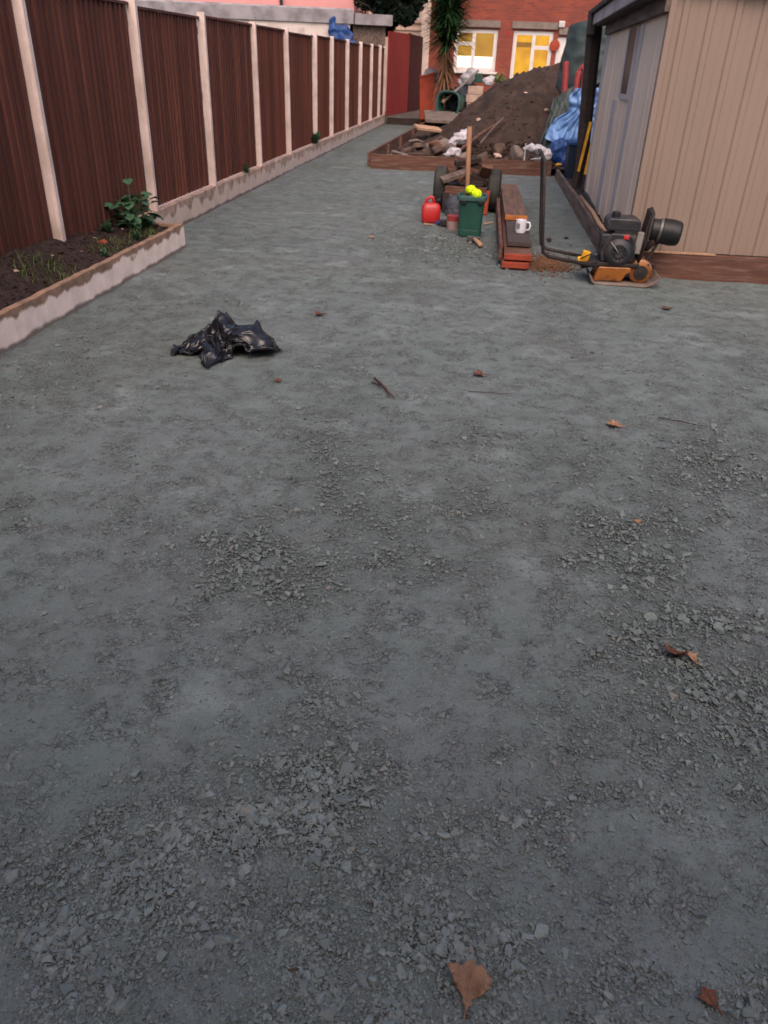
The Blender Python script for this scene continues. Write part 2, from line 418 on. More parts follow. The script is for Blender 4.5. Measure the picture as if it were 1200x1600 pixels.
def kerb_material(name, zsplit, white, brown, rag=.10):
    """old limewash over brown concrete: the wash starts at a ragged line below the top"""
    m = bpy.data.materials.new(name); m.use_nodes = True
    nt = m.node_tree; b = nt.nodes['Principled BSDF']; L = nt.links
    tc = nd(nt, 'ShaderNodeTexCoord'); sp = nd(nt, 'ShaderNodeSeparateXYZ'); L.new(tc.outputs['Object'], sp.inputs[0])
    mp = nd(nt, 'ShaderNodeMapping'); mp.inputs['Scale'].default_value = (3.2, 3.2, .8); L.new(tc.outputs['Object'], mp.inputs[0])
    n = nd(nt, 'ShaderNodeTexNoise'); n.inputs['Scale'].default_value = 1.6; n.inputs['Detail'].default_value = 6; L.new(mp.outputs[0], n.inputs['Vector'])
    n2 = nd(nt, 'ShaderNodeTexNoise'); n2.inputs['Scale'].default_value = 9; n2.inputs['Detail'].default_value = 6; L.new(tc.outputs['Object'], n2.inputs['Vector'])
    a = nd(nt, 'ShaderNodeMath', operation='MULTIPLY_ADD'); L.new(n.outputs['Fac'], a.inputs[0]); a.inputs[1].default_value = rag*2.2; L.new(sp.outputs[2], a.inputs[2])
    mr = nd(nt, 'ShaderNodeMapRange'); mr.inputs['From Min'].default_value = zsplit+rag*1.1-.008; mr.inputs['From Max'].default_value = zsplit+rag*1.1+.012; L.new(a.outputs[0], mr.inputs['Value'])
    wv = nd(nt, 'ShaderNodeMix', data_type='RGBA'); wv.inputs['A'].default_value = lin(white); wv.inputs['B'].default_value = lin(tuple(int(c*.92) for c in white))
    r2 = nd(nt, 'ShaderNodeMapRange'); r2.inputs['From Min'].default_value = .4; r2.inputs['From Max'].default_value = .7; L.new(n2.outputs['Fac'], r2.inputs['Value']); L.new(r2.outputs[0], wv.inputs['Factor'])
    bv = nd(nt, 'ShaderNodeMix', data_type='RGBA'); bv.inputs['A'].default_value = lin(brown); bv.inputs['B'].default_value = lin(tuple(int(c*.72) for c in brown)); L.new(r2.outputs[0], bv.inputs['Factor'])
    mx = nd(nt, 'ShaderNodeMix', data_type='RGBA'); L.new(wv.outputs['Result'], mx.inputs['A']); L.new(bv.outputs['Result'], mx.inputs['B']); L.new(mr.outputs[0], mx.inputs['Factor'])
    # splash of mud at the foot
    mf = nd(nt, 'ShaderNodeMath', operation='MULTIPLY_ADD'); L.new(n2.outputs['Fac'], mf.inputs[0]); mf.inputs[1].default_value = -.06; L.new(sp.outputs[2], mf.inputs[2])
    r3 = nd(nt, 'ShaderNodeMapRange'); r3.inputs['From Min'].default_value = -.012; r3.inputs['From Max'].default_value = .008; r3.inputs['To Min'].default_value = .85; r3.inputs['To Max'].default_value = 0; L.new(mf.outputs[0], r3.inputs['Value'])
    m3 = nd(nt, 'ShaderNodeMix', data_type='RGBA'); L.new(mx.outputs['Result'], m3.inputs['A']); m3.inputs['B'].default_value = lin((84, 72, 64)); L.new(r3.outputs[0], m3.inputs['Factor'])
    L.new(m3.outputs['Result'], b.inputs['Base Color']); b.inputs['Roughness'].default_value = .9
    n4 = nd(nt, 'ShaderNodeTexNoise'); n4.inputs['Scale'].default_value = 45; n4.inputs['Detail'].default_value = 6; L.new(tc.outputs['Object'], n4.inputs['Vector'])
    bp = nd(nt, 'ShaderNodeBump'); bp.inputs['Strength'].default_value = .5; bp.inputs['Distance'].default_value = .006; L.new(n4.outputs['Fac'], bp.inputs['Height']); L.new(bp.outputs[0], b.inputs['Normal'])
    return m

def glow(name, c1, c2, strength, scale=2.0):
    """a lit room seen through a window"""
    m = bpy.data.materials.new(name); m.use_nodes = True
    nt = m.node_tree; b = nt.nodes['Principled BSDF']; L = nt.links
    tc = nd(nt, 'ShaderNodeTexCoord'); n = nd(nt, 'ShaderNodeTexNoise'); n.inputs['Scale'].default_value = scale; L.new(tc.outputs['Object'], n.inputs['Vector'])
    mr = nd(nt, 'ShaderNodeMapRange'); mr.inputs['From Min'].default_value = .4; mr.inputs['From Max'].default_value = .65; L.new(n.outputs['Fac'], mr.inputs['Value'])
    mx = nd(nt, 'ShaderNodeMix', data_type='RGBA'); mx.inputs['A'].default_value = lin(c1); mx.inputs['B'].default_value = lin(c2); L.new(mr.outputs[0], mx.inputs['Factor'])
    L.new(mx.outputs['Result'], b.inputs['Emission Color']); b.inputs['Emission Strength'].default_value = strength
    b.inputs['Base Color'].default_value = (.02, .02, .02, 1); b.inputs['Roughness'].default_value = .15
    return m

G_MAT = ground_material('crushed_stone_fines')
S_MAT = ground_material('crushed_stone_chips', True)
M = {}
M['fence'] = mat('brown_stained_wood', (82, 46, 39), (98, 56, 46), 3.0, .75, .4, 30, (9, 9, .35), rand=.28, dirt=(110, 70, 58), dscale=4, damt=.35)
M['post'] = mat('pale_concrete_post', (220, 198, 190), (204, 182, 174), 7, .85, .3, 60, dirt=(140, 118, 108), damt=.4)
M['kerb_near'] = kerb_material('limewashed_kerb', .165, (234, 212, 200), (150, 118, 98), .10)
M['kerb_far'] = kerb_material('stained_kerb', .17, (198, 176, 164), (172, 144, 128), .20)
M['soil'] = mat('dark_garden_soil', (44, 33, 30), (58, 44, 39), 14, .95, 1.5, 60, dirt=(40, 30, 27), dscale=30, damt=.7)
M['mound_soil'] = mat('heaped_brown_soil', (50, 38, 33), (68, 52, 45), 3.5, .95, 1.5, 26, dirt=(36, 28, 26), dscale=9, damt=.7)
M['leaf_green'] = mat('weed_leaf', (52, 82, 58), (68, 98, 68), 20, .55, .2, 60)
M['grass'] = mat('grass_blade', (62, 76, 38), (86, 94, 50), 9, .6)
M['brick'] = brick_material()
M['white_frame'] = mat('white_window_plastic', (214, 206, 202), (200, 192, 190), 4, .4)
M['concrete'] = mat('grey_concrete', (128, 114, 106), (110, 98, 92), 5, .9, .4, 50)
M['path'] = mat('path_concrete', (104, 96, 90), (86, 80, 76), 3, .9, .4, 40)
M['cream'] = mat('cream_render', (226, 204, 190), (214, 190, 176), 1.2, .9, .2, 40)
M['pink'] = mat('pink_render', (208, 148, 146), (198, 140, 138), 1.0, .9, .2, 40)
M['grey_fascia'] = mat('weathered_grey_fascia', (146, 140, 144), (124, 118, 122), 3, .8, .3, 20, dirt=(90, 84, 84), damt=.5)
M['white_wall'] = mat('off_white_wall', (204, 190, 182), (184, 170, 164), 1.5, .9, .2, 30, dirt=(112, 98, 90), damt=.5)
M['red_wood'] = mat('red_stained_wood', (150, 56, 50), (134, 48, 44), 2.5, .8, .3, 30, (6, 6, .6), rand=.12)
M['dark_red_wood'] = mat('dark_red_wood', (74, 36, 35), (62, 30, 30), 2.5, .8, .3, 30, (6, 6, .6), rand=.12)
M['blue_tarp'] = mat('blue_tarpaulin', (104, 140, 188), (88, 124, 176), 5, .45, .3, 30, spec=.5, dirt=(120, 150, 190), damt=.4)
M['deep_blue'] = mat('deep_blue_plastic', (34, 66, 120), (30, 56, 104), 5, .5)
M['navy'] = mat('navy_plastic', (28, 38, 58), (22, 30, 46), 5, .5)
M['green_tarp'] = mat('dark_green_tarpaulin', (40, 50, 50), (50, 62, 61), 4, .55, .3, 20, spec=.4)
M['red_pink'] = mat('faded_red_paint', (150, 62, 62), (134, 54, 56), 8, .6, .2, 40)
M['timber_edge'] = mat('red_brown_board', (98, 66, 54), (82, 55, 46), 2.2, .85, .5, 26, (.8, .8, 8), dirt=(128, 106, 96), dscale=5, damt=.6)
M['timber_dark'] = mat('dark_wet_timber', (58, 46, 42), (44, 36, 34), 3, .8, .4, 30, (1, 1, 6))
M['timber_grey'] = mat('grey_worn_timber', (112, 96, 88), (86, 72, 66), 3, .85, .5, 30, (6, .7, 6), dirt=(70, 58, 54), damt=.5)
M['pale_wood'] = mat('pale_bare_wood', (176, 142, 116), (154, 120, 96), 5, .8, .3, 40, (8, .8, 8))
M['handle_wood'] = mat('turned_handle_wood', (152, 112, 86), (132, 96, 74), 6, .7, .3, 40, (8, 8, .8))
M['rust_end'] = mat('orange_red_painted_end', (150, 66, 44), (126, 54, 40), 10, .8, .4, 40)
M['orange_end'] = mat('orange_board_end', (176, 108, 56), (150, 90, 48), 10, .8, .4, 40)
M['plank_top'] = mat('stained_plank', (106, 82, 72), (82, 63, 57), 3, .85, .5, 30, (7, .8, 7), dirt=(130, 104, 84), dscale=2, damt=.5)
M['plank_dark'] = mat('dark_plank', (74, 64, 62), (56, 49, 48), 3, .8, .5, 30, (7, .8, 7), dirt=(96, 84, 78), damt=.4)
M['green_plastic'] = mat('dark_green_plastic', (30, 74, 64), (26, 64, 56), 5, .5, .1, 50, spec=.4, dirt=(66, 86, 78), dscale=6, damt=.5)
M['rim_green'] = mat('worn_green_rim', (58, 88, 86), (44, 76, 72), 8, .5)
M['black_hole'] = mat('black_plastic', (22, 24, 28), (28, 30, 34), 8, .6)
M['red_plastic'] = mat('red_fuel_plastic', (184, 38, 37), (166, 32, 33), 5, .42, .1, 50, spec=.5, dirt=(150, 70, 64), dscale=7, damt=.5)
M['neon'] = mat('neon_yellow_fabric', (206, 236, 22), (190, 222, 18), 12, .8, .4, 60)
M['white_plastic'] = mat('white_crumpled_plastic', (186, 180, 184), (164, 158, 164), 9, .5, .3, 30)
M['white_china'] = mat('white_china', (224, 222, 230), (216, 214, 224), 5, .25, spec=.5)
M['rubber'] = mat('worn_tyre_rubber', (50, 50, 48), (38, 38, 38), 8, .85, .5, 50, dirt=(76, 72, 66), damt=.5)
M['steel'] = mat('dull_steel', (110, 106, 104), (88, 84, 82), 8, .45, .2, 60, metal=.6)
M['plate_steel'] = mat('dusty_base_steel', (134, 120, 112), (108, 94, 88), 8, .6, .4, 50, metal=.2, dirt=(92, 78, 70), damt=.5)
M['engine'] = mat('black_engine_paint', (26, 27, 34), (40, 39, 45), 9, .5, .4, 50, spec=.5, dirt=(74, 62, 55), dscale=7, damt=.7)
M['filter'] = mat('black_filter_plastic', (18, 19, 22), (27, 28, 30), 9, .5, .2, 60, spec=.35, dirt=(58, 54, 50), dscale=6, damt=.5)
M['handle_steel'] = mat('dark_painted_tube', (32, 28, 29), (44, 38, 37), 12, .6, .3, 50, dirt=(74, 60, 53), damt=.4)
M['compactor_orange'] = mat('chipped_orange_yellow_paint', (138, 82, 32), (104, 60, 26), 8, .35, .4, 40, spec=.5, dirt=(62, 44, 32), dscale=8, damt=.95)
M['yellow'] = mat('yellow_paint', (212, 158, 34), (190, 134, 28), 9, .5, .2, 40, dirt=(110, 84, 40), damt=.5)
M['grey_paint'] = mat('pale_grey_guard', (128, 122, 118), (108, 102, 98), 9, .6, .2, 40)
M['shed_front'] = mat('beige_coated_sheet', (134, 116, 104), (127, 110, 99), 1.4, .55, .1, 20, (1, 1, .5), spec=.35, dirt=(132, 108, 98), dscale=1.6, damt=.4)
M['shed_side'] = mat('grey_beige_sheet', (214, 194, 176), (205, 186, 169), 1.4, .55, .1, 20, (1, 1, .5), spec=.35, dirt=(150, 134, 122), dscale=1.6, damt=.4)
M['shed_trim'] = mat('lavender_grey_trim', (170, 166, 168), (160, 156, 158), 3, .5, .1, 20, spec=.4)
M['gutter'] = mat('grey_gutter', (166, 160, 164), (146, 141, 146), 4, .6, .2, 30, dirt=(70, 66, 66), damt=.5)
M['roof_felt'] = mat('dark_roof_felt', (44, 42, 42), (58, 55, 54), 6, .9, .6, 40)
M['dark_glass'] = mat('dark_window_glass', (30, 30, 40), (36, 36, 46), 3, .35, spec=.2)
M['moss'] = mat('green_moss', (58, 68, 34), (76, 84, 44), 20, .95, 1.2, 80)
M['bag'] = mat('black_bin_liner', (17, 17, 21), (24, 23, 28), 12, .26, .12, 40, spec=.55)
M['rubble'] = mat('earthy_stone', (92, 74, 65), (70, 56, 50), 7, .9, .7, 30, rand=.25, dirt=(58, 46, 40), dscale=5, damt=.7)
M['rubble_grey'] = mat('grey_slab', (122, 108, 100), (98, 86, 80), 6, .9, .5, 30, rand=.1, dirt=(62, 50, 44), dscale=5, damt=.6)
M['brick_bit'] = mat('brick_fragment', (150, 74, 54), (126, 62, 48), 9, .9, .5, 40)
M['oak_leaf'] = mat('dry_oak_leaf', (146, 114, 90), (112, 84, 66), 30, .75, .5, 90, dirt=(88, 56, 44), dscale=26, damt=.5)
M['oak_leaf_dark'] = mat('damp_fallen_leaf', (112, 70, 50), (86, 54, 42), 30, .7, .4, 90)
M['oak_leaf_pale'] = mat('pale_fallen_leaf', (166, 128, 98), (146, 104, 76), 30, .75, .4, 90)
M['twig'] = mat('dark_twig', (62, 46, 40), (80, 60, 50), 30, .85, .4, 90)
M['tree_leaf'] = mat('evergreen_leaf', (16, 26, 20), (27, 38, 27), 3, .8, spec=.1)
M['bark'] = mat('bark', (74, 60, 52), (54, 44, 38), 8, .9, 1.0, 30, (3, 3, .7))
M['palm_leaf'] = mat('sword_leaf', (30, 52, 30), (50, 74, 44), 4, .7, spec=.1)
M['palm_dead'] = mat('dead_sword_leaf', (124, 88, 64), (90, 64, 48), 5, .85)
M['sawdust'] = mat('wood_crumbs', (116, 84, 62), (92, 64, 48), 60, .95, .8, 160)
M['litter'] = mat('dead_plant_crumbs', (72, 58, 50), (54, 44, 39), 50, .9)
M['orange_plastic'] = mat('faded_orange_board', (150, 62, 40), (132, 52, 36), 3, .7, .2, 30, dirt=(120, 54, 40), damt=.5)
M['block'] = mat('pale_building_block', (176, 150, 136), (154, 130, 118), 6, .9, .5, 40, rand=.1)
M['grey_sack'] = mat('grey_blue_sack', (66, 68, 78), (50, 52, 60), 8, .7, .3, 30)

# ---------------------------------------------------------------- ground
def axis(lo, hi, step, far_lo, far_hi):
    a = [lo]
    while a[-1] < hi: a.append(a[-1]+step)
    s = step; b = [a[-1]]
    while b[-1] < far_hi: s *= 1.5; b.append(b[-1]+s)
    s = step; c = [a[0]]
    while c[-1] > far_lo: s *= 1.5; c.append(c[-1]-s)
    return np.array(c[:0:-1] + a + b[1:])

gx = axis(-3.35, 2.9, .0105, -400, 400)
ys = [.45]
while ys[-1] < 32: ys.append(ys[-1] + min(.35, .0042 + .0011*ys[-1]**2))
s_ = .35; yb = [ys[-1]]
while yb[-1] < 500: s_ *= 1.5; yb.append(yb[-1]+s_)
s_ = .01; yc = [ys[0]]
while yc[-1] > -300: s_ *= 1.5; yc.append(yc[-1]-s_)
gy = np.array(yc[:0:-1] + ys + yb[1:])
X, Y = np.meshgrid(gx, gy, indexing='xy')
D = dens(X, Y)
Z = gz(X, Y)
near = np.clip((12-np.hypot(X, Y))/6, 0, 1)
rough_ = fbm(X*14, Y*14, 3, 3)-.5
fine_ = fbm(X*46, Y*46, 2, 8)-.5
Z = Z + near*(rough_*(.004+.010*D) + fine_*(.0022+.008*D)) - near*.011*D
nx, ny = len(gx), len(gy)
I = np.arange(nx*ny).reshape(ny, nx)
F = np.stack([I[:-1, :-1].ravel(), I[:-1, 1:].ravel(), I[1:, 1:].ravel(), I[1:, :-1].ravel()], -1)
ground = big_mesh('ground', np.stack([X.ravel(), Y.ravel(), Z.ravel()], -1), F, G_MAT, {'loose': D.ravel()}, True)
tag(ground, 'compacted grey green crushed stone surface of the yard', kind='structure')

# loose stones of the yard: uncountable, one object
PROT = [hull_stone(random.choice((9, 10, 11)), .42+.3*random.random(), 100+i, .16) for i in range(26)]
def sample(n, x0, x1, y0, y1, p, base, even=False):
    """n candidates, spread evenly over the picture-distance (nearer = denser), kept by density"""
    u = RNG.random(n); y = y0*(y1/y0)**u if even else 1/(1/y0*(1-u)+u/y1)
    half = .35+.52*y
    x = RNG.uniform(-1, 1, n)*half - .1*y
    d = dens(x, y)
    k = (RNG.random(n) < base + (1-base)*d**p) & (x > x0) & (x < x1)
    return x[k], y[k], d[k]
PX, PY, PS = [], [], []
x, y, d = sample(90000, -2.7, 2.9, .62, 9.5, 1.5, .016, True); PX.append(x); PY.append(y); PS.append(RNG.lognormal(math.log(.0195), .40, len(x))*(.8+.35*d))
x, y, d = sample(190000, -2.7, 2.9, .62, 7.0, 1.1, .065, True); PX.append(x); PY.append(y); PS.append(RNG.lognormal(math.log(.0105), .28, len(x)))
x, y, d = sample(120000, -2.7, 2.9, .62, 5.0, .9, .20); PX.append(x); PY.append(y); PS.append(RNG.lognormal(math.log(.0058), .28, len(x)))
x = RNG.uniform(-1.2, 1.0, 9000); y = RNG.uniform(6.9, 9.4, 9000); d = dens(x, y); k = RNG.random(9000) < d**1.3*.75+.02   # rougher stone round the tools
PX.append(x[k]); PY.append(y[k]); PS.append(RNG.lognormal(math.log(.022), .4, int(k.sum())))
PX, PY, PS = map(np.concatenate, (PX, PY, PS))
PS = np.clip(PS, .003, .055)
print('STONES', len(PS))
gravel = scatter('gravel', np.stack([PX, PY, gz(PX, PY)], -1), PS, S_MAT, PROT, .32, .05)
tag(gravel, 'loose angular grey stone chips strewn in patches over the yard', 'gravel', kind='stuff')

# ---------------------------------------------------------------- kerbs, soil bed
def kerb(name, label, x0, x1, y0, y1, h, m, along='y', n=40):
    mb = MB()
    rr = random.Random(len(label))
    for i in range(n+1):
        t = i/n
        j = (rr.random()-.5)*.006; jz = (rr.random()-.5)*.008
        if along == 'y':
            y = y0+(y1-y0)*t
            mb.v += [(x0, y, -.08), (x1+j, y, -.08), (x1+j*.6, y, h+jz), (x0, y, h+jz)]
        else:
            xx = x0+(x1-x0)*t
            mb.v += [(xx, y1, -.08), (xx, y0+j, -.08), (xx, y0+j, h+jz), (xx, y1, h+jz)]
    for i in range(n):
        a = i*4
        for k in range(4): mb.f.append((a+k, a+(k+1) % 4, a+4+(k+1) % 4, a+4+k))
    mb.f += [(3, 2, 1, 0), (n*4, n*4+1, n*4+2, n*4+3)]
    return tag(mb.build(name, m, bevel=.006), label, 'kerb')

kerb('garden_kerb', 'low kerb with peeling white wash edging the soil bed by the fence', -2.905, -2.855, .2, 7.50, .225, M['kerb_near'], n=110)
kerb('kerb_return', 'short brown kerb closing the far end of the soil bed', -3.31, -2.91, 7.44, 7.49, .225, M['kerb_near'], 'x', 8)
kerb('fence_kerb', 'long low stained kerb running under the fence to the step', -3.62, -3.285, 7.52, 26.15, .25, M['kerb_far'], n=160)

bx0, bx1 = -3.40, -2.90
nxs, nys = 40, 360
sx = np.linspace(-3.75, bx1, nxs); sy = np.linspace(.2, 7.44, nys)
SX, SY = np.meshgrid(sx, sy, indexing='xy')
def soil_z(x, y):
    t = np.clip((-2.9-x)/.45, 0, 1)
    return .165 + .19*t**.8*np.clip((7.9-y)/2.2, .45, 1) + .05*(fbm(x*6, y*6, 4, 90)-.5) + .03*(fbm(x*22, y*22, 3, 91)-.5)
SZ = soil_z(SX, SY)
Is = np.arange(nxs*nys).reshape(nys, nxs)
Fs = np.stack([Is[:-1, :-1].ravel(), Is[:-1, 1:].ravel(), Is[1:, 1:].ravel(), Is[1:, :-1].ravel()], -1)
soil = big_mesh('soil', np.stack([SX.ravel(), SY.ravel(), SZ.ravel()], -1), Fs, M['soil'], None, True)
tag(soil, 'dark bare soil in the bed along the fence', kind='structure')
cx = RNG.uniform(-3.4, -2.92, 2600); cy = 2.5+RNG.random(2600)*4.9
clods = scatter('soil_clods', np.stack([cx, cy, soil_z(cx, cy)], -1), np.clip(RNG.lognormal(math.log(.018), .5, 2600), .006, .06), M['soil'], PROT, .8, .1)
tag(clods, 'small clods of dark soil lying on the bed', 'soil', kind='stuff')

def pebble(name, label, x, y, z, s, m, seed, group=None, cat='stone'):
    o = rock(name, (x, y, z+s*.12), (s, s*.8, s*.55), m, seed, rot=(0, 0, seed*1.3))
    return tag(o, label, cat, group)
PEB_LABELS = ['pale pebble beside the grass tuft midway along the soil bed',
    'pale pebble behind the brick fragment on the soil bed',
    'pale pebble near the broad leaved weed by the kerb',
    'pale pebble between the grass tufts close to the fence',
    'tiny pale pebble in front of the brick fragment',
    'pale pebble below the leaves of the broad leaved weed',
    'pale pebble at the foot of the nearest fence post']
for i, (x, y, s) in enumerate([(-3.15, 5.05, .07), (-3.2, 6.35, .045), (-3.05, 6.9, .05), (-3.18, 5.6, .04), (-3.1, 5.9, .03), (-3.25, 7.0, .04), (-3.2, 4.75, .04)]):
    pebble('pebble', PEB_LABELS[i], x, y, float(soil_z(np.array([x]), np.array([y]))[0]), s, M['block'], 40+i, 'pale pebbles on the soil bed', 'pebble')
pebble('brick_fragment', 'orange brick fragment lying on the soil bed', -3.12, 6.3, float(soil_z(np.array([-3.12]), np.array([6.3]))[0]), .10, M['brick_bit'], 61, cat='brick')
tag(rock('stone_chip', (-2.88, 6.75, .235), (.06, .04, .02), M['block'], 62), 'pale stone chip resting on top of the white kerb', 'stone')

def grass_tuft(label, x, y, rad, n, h, seed):
    rr = random.Random(seed); mb = MB()
    for i in range(n):
        a = rr.random()*2*PI; q = rad*math.sqrt(rr.random())
        bx, by = q*math.cos(a)*.6, q*math.sin(a)
        bz = float(soil_z(np.array([x+bx]), np.array([y+by]))[0]) - .01
        hh = h*(.4+.8*rr.random()); l = rr.random()*2*PI; w = .003+.002*rr.random()
        dx, dy = math.cos(l), math.sin(l)
        o = len(mb.v)
        for t in (0, .5, 1):
            wx = w*(1-t*.9)
            mb.v += [(bx+dx*hh*.7*t*t-dy*wx, by+dy*hh*.7*t*t+dx*wx, bz+hh*(t-.25*t*t)), (bx+dx*hh*.7*t*t+dy*wx, by+dy*hh*.7*t*t-dx*wx, bz+hh*(t-.25*t*t))]
        mb.f += [(o, o+1, o+3, o+2), (o+2, o+3, o+5, o+4)]
    return tag(mb.build('grass_tuft', M['grass'], loc=(x, y, 0)), label, 'grass', 'grass tufts in the soil bed')
grass_tuft('grass tuft midway along the soil bed left of the bin bag', -3.08, 5.30, .30, 230, .085, 1)
grass_tuft('grass tuft beside the brick fragment along the kerb', -3.02, 6.30, .30, 260, .075, 2)
grass_tuft('grass tuft in the far corner of the soil bed below the broad leaved weed', -3.03, 6.95, .22, 200, .085, 3)

t = thing('broad_leaved_weed', 'green broad leaved weed growing in the soil against the fence', 'weed', (-3.2, 7.12, .26))
st = MB(); rr = random.Random(5); leaves = []
for i in range(64):
    a = rr.random()*2*PI; h = .03+.20*rr.random()**1.3; q = .04+.24*rr.random()
    if i == 0: a, h, q = 2.0, .33, .06
    p = Vector((q*math.cos(a)*.75, q*math.sin(a), h))
    st.tube([(0, 0, -.05), (p.x*.4, p.y*.4, h*.7), p], [.005, .004, .002], 5)
    leaves.append((p, a, .026+.024*rr.random()))
st.build('stem', M['leaf_green'], t)
def leaf_mesh(w, rr):
    mb = MB()
    mb.grid(lambda u, v: ((v-.5)*2*w*math.sin(PI*min(1, u*.92+.06))**.7, w*2.3*u, -.35*w*u*u*2 + abs(v-.5)*w*.5), 5, 4)
    return mb
lm = leaf_mesh(.05, rr).build('leaf', M['leaf_green'], t, smooth=True, solid=.001)
for k, (p, a, w) in enumerate(leaves):
    o = lm if k == 0 else lm.copy()
    if k: COL.objects.link(o); o.parent = t
    o.location = p; o.rotation_euler = (rr.uniform(-.5, .6), rr.uniform(-.4, .4), a-PI/2); s = w/.05; o.scale = (s, s, s)

# ---------------------------------------------------------------- the brown fence
PY_ = [.35, 2.25, 4.15, 6.03, 7.95, 9.85, 12.0, 13.86, 16.0, 17.65, 19.55, 21.45, 23.37, 25.0, 26.2]
PB = [.22, .25, .30, .33, .26, .25, .25, .25, .25, .25, .25, .25, .25, .25, .25]
FXF = -3.345
fence = thing('fence', 'long brown vertical board fence with pale slim posts along the yard', 'fence', (FXF, 0, 0))
nb = 20
bw = 1.0/nb
mb = MB()     # one feather edge board of unit length slot, thick at one side
mb.v = [(0, 0, 0), (.030, 0, 0), (.008, bw*1.10, 0), (0, bw*1.10, 0), (0, 0, 1.78), (.030, 0, 1.78), (.008, bw*1.10, 1.78), (0, bw*1.10, 1.78)]
mb.f = [(0, 1, 2, 3), (7, 6, 5, 4), (0, 4, 5, 1), (1, 5, 6, 2), (2, 6, 7, 3), (3, 7, 4, 0)]
board0 = mb.build('board', M['fence'])
post_mb = MB().prism([(-.05, -.031), (.006, -.031), (.012, -.025), (.030, -.022), (.030, .022), (.012, .025), (.006, .031), (-.05, .031)], 2.2)
post0 = post_mb.build('post', M['post'], fence)
first = True
for i, y in enumerate(PY_):
    if i == 0: continue
    o = post0 if first else post0.copy()
    if not first: COL.objects.link(o); o.parent = fence
    first = False
    o.location = (.025, y, -.16); o.rotation_euler = (R(random.uniform(-.5, .5)), R(random.uniform(-.3, .3)), 0)
bfirst = True
for i in range(len(PY_)-1):
    y0, y1 = PY_[i]+.030, PY_[i+1]-.030
    zb = .265 if PY_[i] > 7.5 else .13
    zt = 2.0 - .02*(i % 3 == 1)
    L_ = y1-y0
    pm = MB()
    for z in (.25, .95, 1.6): pm.box((-.03, L_/2, z), (.035, L_-.02, .075))
    pm.box((-.005, L_/2, 0.012), (.05, L_, .024)) if False else None
    panel = pm.build('panel', M['fence'], fence)
    panel.location = (-.022, y0, zb)
    if i < 1: 
        continue
    cap = MB().box((0, L_/2, zt-zb+.006), (.05, L_-.005, .022)).build('capping_rail', M['fence'], panel)
    bt = MB().box((.012, L_/2, -.018), (.03, L_-.005, .03)).build('bottom_rail', M['post'] if PY_[i] > 7.5 else M['fence'], panel)
    for k in range(nb):
        o = board0 if bfirst else board0.copy()
        if not bfirst: COL.objects.link(o)
        bfirst = False
        o.parent = panel
        o.location = (-.012+random.uniform(-.002, .003), k*L_/nb*.992, random.uniform(-.004, .004))
        o.scale = (1, L_, (zt-zb-.005)/1.78); o.rotation_euler = (0, 0, random.uniform(-.006, .006))

# ---------------------------------------------------------------- the building at the near end of the yard, behind the camera
rb = thing('rear_building', 'plain tall brick building closing the near end of the yard', 'building', (0, -1.9, 0))
MB().box((0, -2.0, 2.05), (13.0, 4.0, 4.1)).build('wall', M['brick'], rb)
MB().box((0, -2.0, 4.16), (13.4, 4.4, .12)).build('roof', M['roof_felt'], rb)
MB().box((1.8, .02, 1.05), (.95, .05, 2.1)).build('door', M['dark_red_wood'], rb, bevel=.005)

def small_weed(label, x, y, z, n, sz, seed):
    rr = random.Random(seed); mb = MB()
    for i in range(n):
        a = rr.random()*2*PI; e = rr.uniform(.2, 1.3); L = sz*(.5+.6*rr.random()); d = Vector((math.cos(a)*math.cos(e)*.6, math.sin(a)*math.cos(e), math.sin(e))); w = Vector((-math.sin(a), math.cos(a), 0))*sz*.16
        c = d*L
        mb.add([d*.0, c*.6-w, c, c*.6+w], [(0, 1, 2, 3)])
    return tag(mb.build('small_weed', M['leaf_green'], loc=(x, y, z)), label, 'weed', 'weeds along the fence foot')
small_weed('small weed at the fence foot halfway along the kerb', -3.30, 15.9, .25, 40, .26, 3)
small_weed('low weed tuft at the fence foot behind the third nearest post', -3.30, 11.2, .25, 26, .14, 4)

for k, (wx_, wy_, n__, sz_, lab) in enumerate([(-3.12, 7.22, 46, .16, 'scruffy low weed in the far corner of the soil bed'), (-3.02, 6.75, 30, .10, 'low weed beside the kerb below the broad leaved weed'), (-3.28, 6.75, 36, .13, 'low weed against the fence left of the broad leaved weed'), (-2.97, 6.0, 22, .08, 'tiny weed sprouting at the kerb before the brick fragment')]):
    small_weed(lab, wx_, wy_, float(soil_z(np.array([wx_]), np.array([wy_]))[0]), n__, sz_, 20+k)

# ---------------------------------------------------------------- red fence, step and path at the far end
rf = thing('red_fence', 'taller red board fence turning dark beyond the end of the brown fence', 'fence', (-3.25, 26.25, 0))
def board_run(p0, p1, z0, z1a, z1b, m, par, n):
    mb = MB(); d = Vector((p1[0]-p0[0], p1[1]-p0[1], 0)); L = d.length; d.normalize(); nrm = Vector((d.y, -d.x, 0))
    for k in range(n):
        a = Vector((*p0, 0))+d*(L*k/n); b = Vector((*p0, 0))+d*(L*(k+1)/n-.008)
        zt = z1a+(z1b-z1a)*k/n + (k*7 % 3)*.006; o = .006*(k % 2)
        vs = []
        for z in (z0, zt):
            for q in (a+nrm*o, b+nrm*o, b+nrm*(o-.02), a+nrm*(o-.02)): vs.append((q.x, q.y, z))
        mb.add(vs, [(0, 1, 2, 3), (7, 6, 5, 4), (0, 4, 5, 1), (1, 5, 6, 2), (2, 6, 7, 3), (3, 7, 4, 0)])
    return mb
board_run((0, 0), (.36, 2.75), .22, 2.42, 2.44, M['red_wood'], rf, 26).build('board_panel', M['red_wood'], rf)
